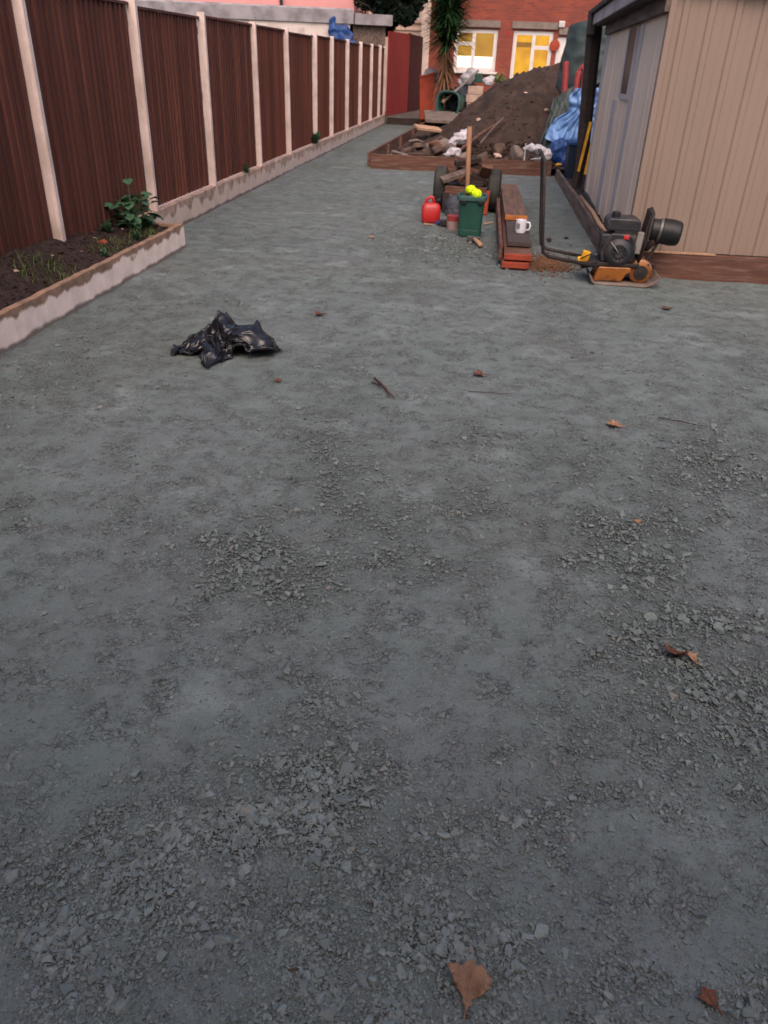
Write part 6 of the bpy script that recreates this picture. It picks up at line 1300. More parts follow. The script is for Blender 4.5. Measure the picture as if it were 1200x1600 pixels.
BAG_Y = [  # folds of the crushed bag in mm steps, 71 rows of 71
    -225,6,2,10,9,0,-6,3,2,7,7,4,8,7,-11,-7,-3,-6,6,-10,-3,2,-1,2,4,2,-5,-1,0,-1,-6,-5,-3,4,9,11,11,13,13,8,6,11,9,12,9,-7,6,14,17,11,8,-2,4,-6,9,12,12,3,16,7,9,5,5,8,8,2,6,6,3,-2,3,
    -237,12,5,6,11,5,-5,2,-3,3,8,7,10,2,7,-5,-7,-4,-8,3,-14,-1,-2,2,4,6,7,7,-16,3,6,-4,-4,1,6,9,13,9,9,8,8,8,7,3,4,8,13,16,16,15,-1,-7,-2,10,16,10,5,15,6,4,4,9,7,4,6,5,5,1,0,5,8,
    -246,13,11,7,6,6,-1,-1,6,-3,1,9,7,12,0,13,-3,-9,-10,-15,1,3,4,3,4,1,6,1,-4,-12,4,8,0,1,7,4,10,9,6,7,6,1,11,8,5,5,14,17,10,0,15,1,1,14,12,13,8,-4,4,6,11,13,1,6,6,5,1,-5,6,12,5,
    -257,12,12,13,5,9,-4,1,9,4,-4,4,8,7,6,4,8,-1,-8,-8,-13,-10,9,7,8,6,6,3,-6,-12,0,5,8,3,3,5,9,9,7,3,10,3,4,6,8,11,14,4,9,6,8,11,11,8,13,6,1,5,6,15,5,12,-5,6,7,4,-10,8,9,7,5,
    -270,15,10,14,12,7,7,-6,6,11,1,3,-5,6,8,5,3,5,-4,2,-10,-10,-10,9,9,6,-3,2,9,-6,-9,10,6,5,4,5,7,9,10,9,0,10,4,5,7,12,12,8,11,13,1,9,9,9,8,2,9,15,9,-6,9,12,-6,7,5,-10,10,12,1,9,6,
    -288,23,13,6,14,17,5,6,2,7,3,7,-2,-6,4,9,7,0,-1,3,8,-13,-13,1,9,-3,-4,0,6,8,-11,9,9,5,5,5,5,9,12,12,4,7,2,8,9,13,8,14,10,1,8,8,6,6,10,14,13,2,4,-5,10,11,-5,6,-9,13,14,-1,9,2,11,
    -305,21,17,14,11,12,16,10,7,5,8,3,-4,-3,2,2,6,8,-1,-3,7,7,-10,-12,6,3,-2,-6,-4,2,0,10,11,7,6,3,6,8,13,14,7,6,3,10,10,0,14,15,14,7,5,-1,6,9,16,17,7,-1,-5,1,7,3,6,-8,8,15,1,10,0,9,8,
    -320,20,23,15,13,14,7,17,8,11,8,9,5,-7,-4,3,2,7,-6,4,7,3,-1,-12,4,5,-1,-5,-6,-6,2,8,9,8,9,9,5,11,11,12,9,6,7,12,7,1,8,14,12,8,3,7,11,12,16,10,-2,-8,2,2,4,6,-7,6,16,7,2,2,4,11,5,
    -325,9,23,21,15,15,14,7,15,12,10,10,-1,11,-6,-2,4,2,-9,6,6,5,3,-13,3,6,1,-3,-5,-8,-5,4,9,6,12,14,12,12,12,10,6,9,11,12,1,6,8,8,11,6,7,8,10,13,14,4,-11,-1,2,8,4,-7,7,7,14,1,10,-5,12,7,0,
    -329,6,12,19,24,18,15,8,13,13,11,6,11,9,-2,3,-6,0,0,4,4,6,3,-11,-2,5,4,2,0,-7,-11,-2,4,10,15,15,16,15,11,8,6,7,12,11,9,7,4,5,8,11,10,5,10,12,4,-2,-5,6,4,5,-2,-1,5,9,9,7,1,8,6,6,-4,
    -341,16,7,11,17,22,20,13,7,15,9,9,13,6,18,3,-9,4,1,0,1,1,-3,5,-5,4,4,2,1,-2,-10,-7,1,10,17,18,17,16,7,7,6,5,11,9,11,7,10,5,14,8,5,7,6,10,4,-5,6,5,3,4,-4,-2,7,6,4,12,8,5,4,5,0,
    -357,24,13,6,12,14,19,20,10,11,14,10,9,13,21,-2,10,5,2,-4,-3,2,-9,-4,2,5,6,-2,8,-1,-10,-6,6,9,16,17,16,15,0,2,6,12,11,8,11,14,14,9,1,11,10,8,-1,2,7,8,3,3,3,0,-6,2,9,0,9,11,10,2,3,3,-4,
    -362,12,20,11,9,12,9,19,19,7,16,15,8,16,17,14,4,6,1,-6,3,-5,4,-3,-3,4,1,2,4,1,2,-9,7,11,14,14,12,13,8,4,3,8,13,9,11,14,11,10,7,14,7,-5,7,7,6,3,5,2,0,0,-6,4,2,12,8,7,9,2,0,-6,12,
    -363,7,12,11,11,15,13,5,23,16,12,13,10,18,19,16,5,9,-2,-4,-5,0,3,10,0,1,-2,4,1,-1,3,7,3,7,7,10,13,8,9,10,5,16,14,5,10,9,10,9,14,3,6,9,-6,9,7,5,5,4,2,-6,-3,4,10,6,4,10,6,0,-11,7,13,
    -357,-2,13,8,10,13,14,11,9,21,19,9,8,19,21,17,13,3,-2,-2,-1,0,2,13,-2,-1,7,2,3,0,6,10,8,6,-3,2,5,9,9,16,12,16,14,9,8,6,8,12,2,12,11,-5,9,9,9,6,-1,-5,8,-2,-2,3,9,7,-1,2,3,-2,3,5,10,
    -373,22,1,11,7,12,13,15,12,9,19,13,7,20,23,19,15,1,4,0,1,6,0,11,1,2,-1,5,5,4,7,10,5,0,5,-8,-1,7,12,13,21,17,15,13,9,4,5,2,8,15,9,2,7,13,10,-4,-3,-8,7,9,2,4,1,2,2,-3,0,7,0,5,4,
    -391,18,20,6,13,10,12,16,12,17,6,12,12,18,24,23,14,8,4,3,5,3,7,9,7,2,0,-5,4,5,8,8,-5,6,5,1,-7,6,11,16,20,18,13,14,11,6,1,-4,11,15,7,8,11,2,-5,9,1,-1,0,4,13,-2,1,0,6,-1,6,-3,3,7,5,
    -391,9,8,22,11,10,12,17,9,23,9,9,11,16,23,23,20,10,2,6,5,10,11,10,4,7,0,-11,4,4,6,6,-3,-6,10,9,-2,8,11,15,14,16,13,17,9,2,2,-3,15,8,9,10,0,2,7,8,-1,9,2,-1,5,0,0,-2,2,6,-1,10,-5,3,10,
    -394,8,13,8,18,11,10,20,6,21,18,9,10,13,19,22,16,15,10,8,10,8,10,4,7,7,9,-8,-3,0,3,9,3,-4,-2,13,10,10,10,7,14,15,11,6,14,10,1,1,16,3,2,5,4,14,7,-2,-2,11,-2,3,4,1,3,1,-3,1,10,3,0,4,6,
    -387,7,-1,16,10,13,12,19,8,16,18,16,9,11,17,21,17,15,13,11,11,11,6,7,6,7,3,5,-3,1,0,-1,6,3,-4,14,16,4,10,8,11,13,13,14,16,8,1,2,-6,3,5,8,16,11,3,-3,-5,5,6,4,3,5,4,3,-2,-1,1,4,4,5,-9,
    -382,2,6,6,13,9,13,11,22,7,18,15,13,12,13,17,19,14,13,13,14,11,7,6,7,6,8,3,7,4,1,-3,-1,6,-7,15,16,14,5,8,6,12,14,12,4,3,5,2,3,2,10,10,13,14,-2,-3,6,0,0,2,5,11,5,1,1,-4,3,8,-4,-11,-1,
    -378,0,9,3,10,11,6,16,14,17,10,16,12,11,14,16,17,18,8,13,14,14,13,8,5,6,10,11,12,9,1,-4,-10,-1,0,11,16,13,12,4,7,11,11,8,7,4,-2,4,2,7,7,10,11,12,7,3,0,-2,-2,3,6,15,8,1,1,-2,0,-7,-5,-7,2,
    -368,-3,1,7,11,9,5,15,13,16,15,5,14,11,12,16,14,22,13,13,11,9,17,13,10,5,11,15,19,4,5,-6,-9,-9,2,12,13,15,10,10,6,7,6,7,3,8,6,-4,3,5,5,11,12,16,13,3,-5,-9,-3,2,15,18,7,-2,-4,-3,-5,-1,-7,-5,1,
    -354,-10,4,8,7,5,6,10,16,13,15,10,5,9,10,15,13,23,21,14,11,13,6,18,15,11,14,12,13,14,-4,-6,-3,-6,-1,13,15,8,11,12,9,9,-3,1,10,1,8,3,4,6,0,11,16,12,9,7,-11,-9,-2,2,20,19,7,-7,-6,0,-3,-6,-8,-1,9,
    -341,-6,4,6,6,4,3,5,11,14,11,18,4,7,6,7,14,23,18,19,17,11,6,19,18,15,14,13,6,13,-9,-5,1,2,-1,14,15,12,7,11,12,7,0,-3,1,8,9,5,3,5,5,11,16,11,5,2,-2,-11,-8,4,20,19,4,-7,-5,-8,-4,1,-8,4,10,
    -324,-4,1,5,6,6,3,2,5,9,13,15,9,1,7,10,6,17,20,13,18,12,14,19,18,16,17,14,12,-4,2,-11,0,5,8,8,15,15,12,11,5,5,5,5,3,0,10,9,5,5,1,10,10,7,7,5,-8,-2,-10,3,17,17,4,-7,-7,-10,2,0,-6,6,7,
    -307,-1,-2,3,3,7,6,4,2,3,7,9,13,10,-5,9,15,16,16,7,16,13,17,20,22,18,17,11,8,0,5,-13,0,6,14,4,17,13,9,7,10,3,8,8,1,8,8,8,6,7,3,6,4,-1,5,11,-11,2,-11,12,12,17,0,-9,-10,0,4,-2,-5,-8,13,
    -290,0,-3,1,-1,7,5,10,4,1,3,0,8,7,9,8,18,2,15,14,10,13,17,22,21,18,15,11,3,9,10,-5,-9,8,15,4,9,10,10,4,11,12,7,6,9,9,8,7,0,8,7,7,4,-4,-1,7,-7,-4,2,13,12,11,0,-14,-2,-4,9,1,-2,-14,5,
    -275,0,-1,-3,-1,2,10,9,7,-1,-4,4,3,6,10,12,16,3,18,10,7,9,16,20,21,11,15,12,12,4,9,8,5,2,-3,16,1,4,9,10,17,9,6,8,9,7,3,3,5,7,6,8,9,4,-5,2,0,-1,1,7,14,-1,-1,-14,-1,7,4,-4,-2,-2,5,
    -264,-2,-6,-9,9,8,1,10,11,1,-5,4,2,4,10,14,5,16,11,4,10,10,9,19,15,8,16,17,18,12,12,7,-9,3,2,9,13,5,0,10,14,5,11,10,10,6,7,1,9,8,7,4,3,10,5,5,0,-2,2,-2,4,6,-13,-8,2,5,6,-11,3,9,3,
    -252,-12,0,-9,3,12,8,11,-5,6,5,3,3,3,11,11,8,16,9,-7,6,8,14,14,7,10,15,20,26,17,15,-11,11,9,-9,7,2,9,10,5,9,10,10,11,7,6,9,6,7,8,11,3,4,11,9,0,-5,6,3,2,-1,-13,-10,3,-1,6,-1,-4,2,14,-1,
    -259,8,-8,-2,5,8,11,2,8,5,5,1,6,4,9,8,9,11,7,-5,-4,5,14,14,11,3,14,22,23,24,15,-11,15,11,2,-12,16,5,3,7,11,9,9,10,8,7,6,8,7,13,11,1,8,8,6,-9,4,6,0,6,-10,-13,-9,1,6,3,7,-4,1,1,11,
    -245,-2,-4,1,6,6,11,7,13,1,8,4,3,8,7,4,8,6,0,1,-4,3,7,10,11,11,13,19,20,17,18,-5,11,-1,8,11,-1,8,6,7,7,13,10,8,6,7,7,7,11,12,10,4,7,12,-8,1,5,5,3,-3,-10,-13,-10,5,13,4,2,-5,7,-1,1,
    -255,0,10,9,6,8,8,3,12,10,0,10,11,9,5,2,1,7,1,-1,2,1,7,10,11,13,14,14,14,11,8,15,-7,15,0,3,3,7,7,9,7,15,13,6,4,4,6,8,11,15,12,9,6,4,-2,-5,8,2,5,-10,-11,-12,3,-3,8,6,8,-2,11,-4,-10,
    -248,4,10,8,12,5,3,0,5,14,13,12,12,6,7,3,-2,1,10,5,1,5,6,10,11,12,7,11,8,5,7,9,-3,10,1,9,12,4,3,5,9,16,11,9,5,2,6,6,10,16,15,-1,1,4,2,4,3,5,5,-14,-16,-11,11,3,3,4,6,7,10,-9,-8,
    -236,3,9,5,14,11,-3,-2,1,6,16,15,16,11,7,4,0,2,8,10,10,5,6,7,2,15,9,4,5,3,8,4,4,0,10,9,11,4,-2,5,9,19,14,5,3,3,6,7,7,14,17,2,1,0,3,3,1,6,2,-14,-20,-7,10,13,3,-5,11,8,8,-8,-8,
    -225,1,5,9,14,7,3,-2,-3,2,13,19,19,13,6,1,1,1,9,17,12,3,5,8,8,4,15,5,1,1,-4,3,3,11,3,16,7,6,5,7,2,18,13,8,2,-1,12,5,9,13,5,5,4,4,4,2,-6,1,5,-18,-9,-11,8,15,7,-2,8,9,4,-13,6,
    -216,3,4,10,12,9,3,-4,-5,6,8,23,15,14,8,2,-3,1,10,13,10,5,6,6,8,10,12,10,-2,-4,-6,2,1,5,17,10,12,9,4,9,8,6,14,9,5,-1,12,9,10,2,5,6,6,4,3,4,0,-9,-6,-6,-15,3,1,11,7,4,6,7,-1,-12,18,
    -212,-1,9,10,13,12,5,-8,-1,0,12,19,18,12,9,-8,10,-2,8,4,7,4,3,7,7,9,13,17,3,-2,-4,-8,0,14,8,22,7,10,6,6,12,2,10,9,10,4,12,8,4,7,6,4,5,3,1,1,4,-4,-7,-8,-13,1,5,7,5,4,8,5,1,-11,13,
    -206,0,5,11,13,17,-2,-5,9,-2,13,17,14,12,-4,-2,2,12,6,5,-4,2,5,0,9,17,7,11,4,-1,-6,-2,0,15,10,23,16,8,6,6,6,10,4,9,9,10,11,5,4,4,4,9,7,6,1,-1,3,-3,-7,-8,-10,-5,3,11,-1,6,8,9,0,-8,8,
    -204,0,6,11,18,15,-4,-2,4,7,13,13,10,7,4,-1,-2,5,7,7,4,-6,0,6,10,9,14,-1,3,-1,4,-5,11,-4,17,21,20,12,8,6,8,4,8,9,10,8,13,14,7,-4,0,2,11,5,5,0,2,-3,-6,-5,-10,-9,-2,5,10,-1,6,7,7,-1,6,
    -200,1,6,12,16,13,-7,10,2,5,4,15,1,6,5,11,4,-5,6,5,8,1,-9,6,7,16,1,0,3,2,2,7,4,10,14,19,19,10,4,7,8,6,8,9,8,9,14,16,4,1,2,-2,2,4,5,8,3,-3,-7,-5,-5,-10,-2,-4,7,11,6,2,5,6,4,
    -192,-2,6,13,14,10,-5,-1,4,4,8,13,5,6,8,6,9,-3,9,7,6,-2,-11,-1,11,3,4,11,0,7,3,7,9,12,11,14,15,10,6,6,4,8,10,11,9,11,14,10,10,6,-8,6,0,1,1,3,9,-2,-10,1,-4,-11,1,-3,-5,11,11,3,12,3,8,
    -187,-1,5,11,11,10,-11,10,-5,0,14,14,10,7,4,3,8,7,5,-6,5,4,-1,-6,3,10,9,10,0,9,9,6,1,14,14,14,9,9,5,6,5,8,12,13,12,10,13,10,8,3,-2,7,4,3,2,-8,-2,2,-7,5,-10,-6,-6,7,-9,4,12,11,5,11,1,
    -183,-2,2,11,11,12,-10,9,-6,0,15,8,8,8,9,2,5,3,6,4,-6,5,3,2,-2,1,15,5,9,5,7,5,11,11,16,12,8,11,9,8,6,7,12,13,7,13,11,3,9,9,5,3,4,-2,-2,-2,-9,-4,6,-2,-12,-6,-2,8,-7,-2,12,13,3,13,-1,
    -174,-5,0,7,13,12,-9,10,-4,-1,13,12,1,5,3,5,3,4,4,3,4,-2,5,3,6,0,10,11,0,2,5,9,13,17,12,13,10,10,14,12,9,6,10,9,6,11,9,0,10,9,5,-3,0,5,1,0,-5,-11,0,3,-11,5,-10,4,1,-4,8,14,3,12,2,
    -170,-7,5,3,9,14,-11,10,2,-1,14,10,2,3,5,5,1,-1,1,4,4,-3,1,10,10,5,1,13,1,-3,6,10,12,17,12,11,14,17,15,14,10,5,7,3,5,5,11,5,2,11,3,8,-8,4,2,1,-4,-1,-10,-3,-5,-1,1,-5,5,6,7,5,11,4,11,
    -167,-9,3,6,7,14,-7,-1,5,7,15,-2,-1,-1,7,6,2,3,0,5,8,-7,2,11,11,11,5,1,2,4,-1,13,14,16,14,10,14,13,18,15,10,7,6,0,0,3,10,9,6,3,7,5,7,-10,2,1,-2,-1,0,-8,4,-5,-10,6,4,7,5,9,6,0,13,
    -166,-9,1,5,6,11,7,-4,2,10,0,8,-1,-3,-2,4,7,6,6,2,-2,1,11,7,10,8,5,-1,4,2,10,14,16,14,11,7,11,19,16,15,6,9,3,6,-6,7,3,10,4,5,6,4,10,2,-6,0,-2,-2,-3,4,-3,-7,-3,-5,9,8,10,5,7,0,9,
    -164,-7,-5,3,9,7,10,8,-2,8,-7,-5,1,4,9,-1,7,-2,8,-1,9,0,10,10,5,7,0,5,3,13,10,17,17,16,10,7,10,14,14,10,7,6,2,10,-7,7,9,3,10,5,4,6,4,3,0,0,-1,-3,-8,-2,-3,2,-10,-5,9,9,11,10,6,3,3,
    -163,-6,-4,7,9,-1,11,12,4,-17,-7,5,-1,0,11,12,-5,1,7,3,9,5,11,2,5,2,5,8,9,13,18,14,19,17,10,6,11,12,11,2,6,5,8,5,-3,4,10,10,4,5,1,3,6,-3,1,4,-4,2,-2,-4,-8,-5,-4,-7,6,12,9,12,10,4,2,
    -168,-1,4,6,5,-4,13,13,-15,-11,-1,5,4,-6,18,8,1,-2,3,8,1,8,8,6,-3,5,9,11,16,17,9,21,19,16,12,7,8,10,8,1,5,4,7,14,0,-2,4,12,8,6,5,-9,-2,5,1,4,-2,-10,9,-6,0,-10,-12,-3,2,12,13,7,10,11,3,
    -164,2,0,-2,2,5,10,14,-21,-4,-3,5,5,-4,18,3,7,1,-5,9,-2,6,9,-1,6,5,11,15,16,18,16,17,17,11,10,7,13,6,8,9,0,7,8,4,5,7,-3,10,13,8,-7,-1,-8,-3,2,9,1,-13,1,6,-3,-7,-14,-5,0,10,11,16,6,10,9,
    -160,4,-3,-5,-7,6,18,12,-20,-11,2,1,8,2,15,3,-5,3,5,8,-2,7,9,-3,4,11,6,14,19,21,17,18,14,13,10,8,3,10,12,5,11,3,9,9,5,-1,-1,8,11,11,-7,-9,0,-7,0,3,11,-13,-9,2,7,-5,-16,-2,1,8,7,15,6,10,10,
    -153,-1,-2,-4,-12,9,15,14,-11,-16,-7,0,8,11,8,0,4,-5,8,5,3,5,11,9,-4,3,13,12,18,19,19,18,15,11,11,10,7,3,11,6,13,6,3,8,13,2,-4,6,7,7,7,-6,-4,-8,-2,2,9,-12,-14,3,-4,3,-14,6,0,5,8,13,3,12,5,
    -161,3,-2,-10,12,5,8,4,1,-10,-4,-5,-1,9,9,8,-3,-6,9,5,-1,6,9,13,7,-4,10,12,16,18,20,19,16,14,12,11,10,3,3,9,11,2,7,6,6,16,-2,3,3,6,3,6,-3,-5,-4,0,5,-5,-15,-11,6,-10,-6,4,5,2,10,10,6,12,1,
    -169,0,0,12,4,-8,6,7,3,7,-7,-5,-6,5,9,4,0,-2,8,-5,7,3,9,13,10,2,12,15,16,18,13,18,16,15,12,9,8,7,7,6,4,11,5,2,10,2,18,7,-2,-1,5,3,1,0,-9,-4,3,2,-13,-12,-6,4,-9,-1,6,1,6,9,10,9,7,
    -173,-1,11,9,-3,-5,-1,3,8,7,-4,8,0,3,-11,0,2,8,-5,7,4,3,12,13,7,11,12,17,16,17,11,16,14,11,6,10,10,13,4,9,14,10,5,4,-3,11,-5,17,10,5,1,0,3,-3,-1,-6,-5,1,-9,-7,-9,-2,2,-10,4,6,1,7,7,13,9,
    -173,7,8,6,-3,-3,-1,0,3,9,6,0,1,-6,8,0,-10,-3,5,0,5,12,13,12,10,11,13,14,14,12,19,13,3,10,10,11,13,13,17,10,9,8,5,2,-1,-2,-5,9,16,5,-1,-6,5,14,0,-9,-9,-2,-2,-3,-1,-1,-4,-1,-9,1,9,9,7,4,10,
    -160,5,-2,4,-1,2,1,2,4,2,-1,1,-6,10,-1,-5,-12,-1,3,10,8,12,13,12,9,10,9,10,13,11,16,15,14,11,10,11,13,14,10,6,6,7,5,-2,0,0,9,2,5,13,9,-5,-4,2,15,-11,-11,3,-4,-6,9,7,-5,-5,-2,-4,2,7,12,0,4,
    -151,-2,-2,4,1,0,7,-4,-1,1,-1,-5,11,-13,4,-3,-6,6,4,11,13,10,9,9,10,9,8,6,12,16,15,15,14,9,9,11,13,12,3,4,4,5,4,5,5,8,1,7,5,6,5,-1,-1,7,12,-12,-10,-1,-2,6,0,7,6,-3,-5,-1,-5,5,10,6,2,
    -160,-1,6,2,3,6,-3,-11,3,2,-1,8,-13,-7,3,8,7,6,3,11,7,9,8,5,13,12,1,9,12,15,13,15,13,11,10,12,8,8,6,7,5,4,5,6,8,2,-3,8,9,7,4,5,4,11,-12,-8,1,-2,-3,-3,2,10,6,-1,5,-4,-2,-3,7,4,6,
    -160,0,2,2,7,0,-6,-9,0,5,6,-4,-12,2,7,7,8,5,10,3,6,11,6,10,12,3,15,11,7,15,14,12,12,9,8,9,8,11,10,7,6,5,5,5,1,-4,-3,6,13,11,7,8,8,5,-1,-4,-11,-3,-1,-1,-1,-2,8,9,-3,7,-1,-8,3,-4,3,
    -156,2,-7,6,4,0,-16,-7,4,3,-4,-4,10,5,9,6,0,7,13,8,1,7,12,11,10,4,11,12,14,14,12,10,4,9,5,12,12,14,11,8,5,-2,5,3,-6,-6,5,-1,14,13,8,6,0,6,-1,-6,9,5,-3,-3,0,-7,4,5,5,0,7,-4,-2,-1,-7,
    -149,-6,-6,4,5,-16,-12,0,0,-3,2,5,12,13,3,5,7,11,2,11,4,9,8,11,7,9,11,13,14,7,12,10,10,5,10,8,14,14,10,7,2,-5,6,-6,-9,2,2,3,2,8,8,7,7,3,2,1,9,10,3,-1,-4,-4,-5,6,5,-4,1,11,0,1,-3,
    -150,-5,-2,6,-13,-17,-11,2,6,2,15,1,15,7,2,8,8,-1,6,13,13,8,6,2,8,9,9,13,14,15,11,10,12,9,5,12,12,8,2,5,9,-6,-9,-4,7,8,2,2,-1,-1,0,4,4,5,5,6,10,9,8,7,-2,-10,2,-6,8,1,-7,5,11,0,-4,
    -154,-6,10,-10,-16,-15,-4,16,5,10,6,4,14,2,7,5,0,8,6,9,12,8,7,4,0,10,11,11,13,14,15,15,12,-1,9,11,13,12,8,4,-12,-7,0,7,10,4,5,1,1,-2,0,1,2,3,4,4,0,12,13,8,5,-4,-6,-1,-5,7,-5,-8,9,10,4,
    -161,14,-11,-14,-17,-5,19,9,11,5,1,6,9,-1,4,7,6,9,5,9,10,1,5,8,3,8,11,6,16,16,15,12,10,11,10,4,14,3,12,7,-13,-9,6,6,6,10,2,2,1,2,-4,5,1,2,2,4,3,-10,15,14,6,7,-1,-1,-10,3,2,-11,-5,6,10,
    -149,-9,-12,-18,-4,19,12,5,12,0,2,7,3,-3,2,5,8,11,8,13,10,8,3,4,6,5,9,13,18,10,15,16,7,9,-1,10,11,-6,13,10,3,-11,-8,10,6,8,9,4,2,2,-6,5,4,1,3,2,3,-9,-9,12,17,5,7,0,5,-12,5,-6,-7,-6,6,
    -161,-12,-15,-4,23,12,3,14,2,-1,-2,6,6,2,0,11,-1,7,17,14,5,10,7,3,6,7,11,13,23,14,16,11,6,-6,3,8,-10,19,-4,15,10,-1,-11,-6,11,7,9,8,1,-7,6,6,0,8,3,1,-2,-1,-11,-8,14,9,3,9,10,1,-12,7,-4,-7,-11,
    -174,-15,-2,24,13,5,10,2,-6,5,6,-5,5,7,14,5,3,11,11,6,12,10,6,6,7,8,7,21,21,21,15,8,3,-7,3,-12,-2,18,-4,-4,7,11,7,-10,-1,11,9,6,8,-4,-8,10,7,5,7,0,1,-2,-9,-9,-4,11,1,6,14,7,2,-9,7,-3,-8]
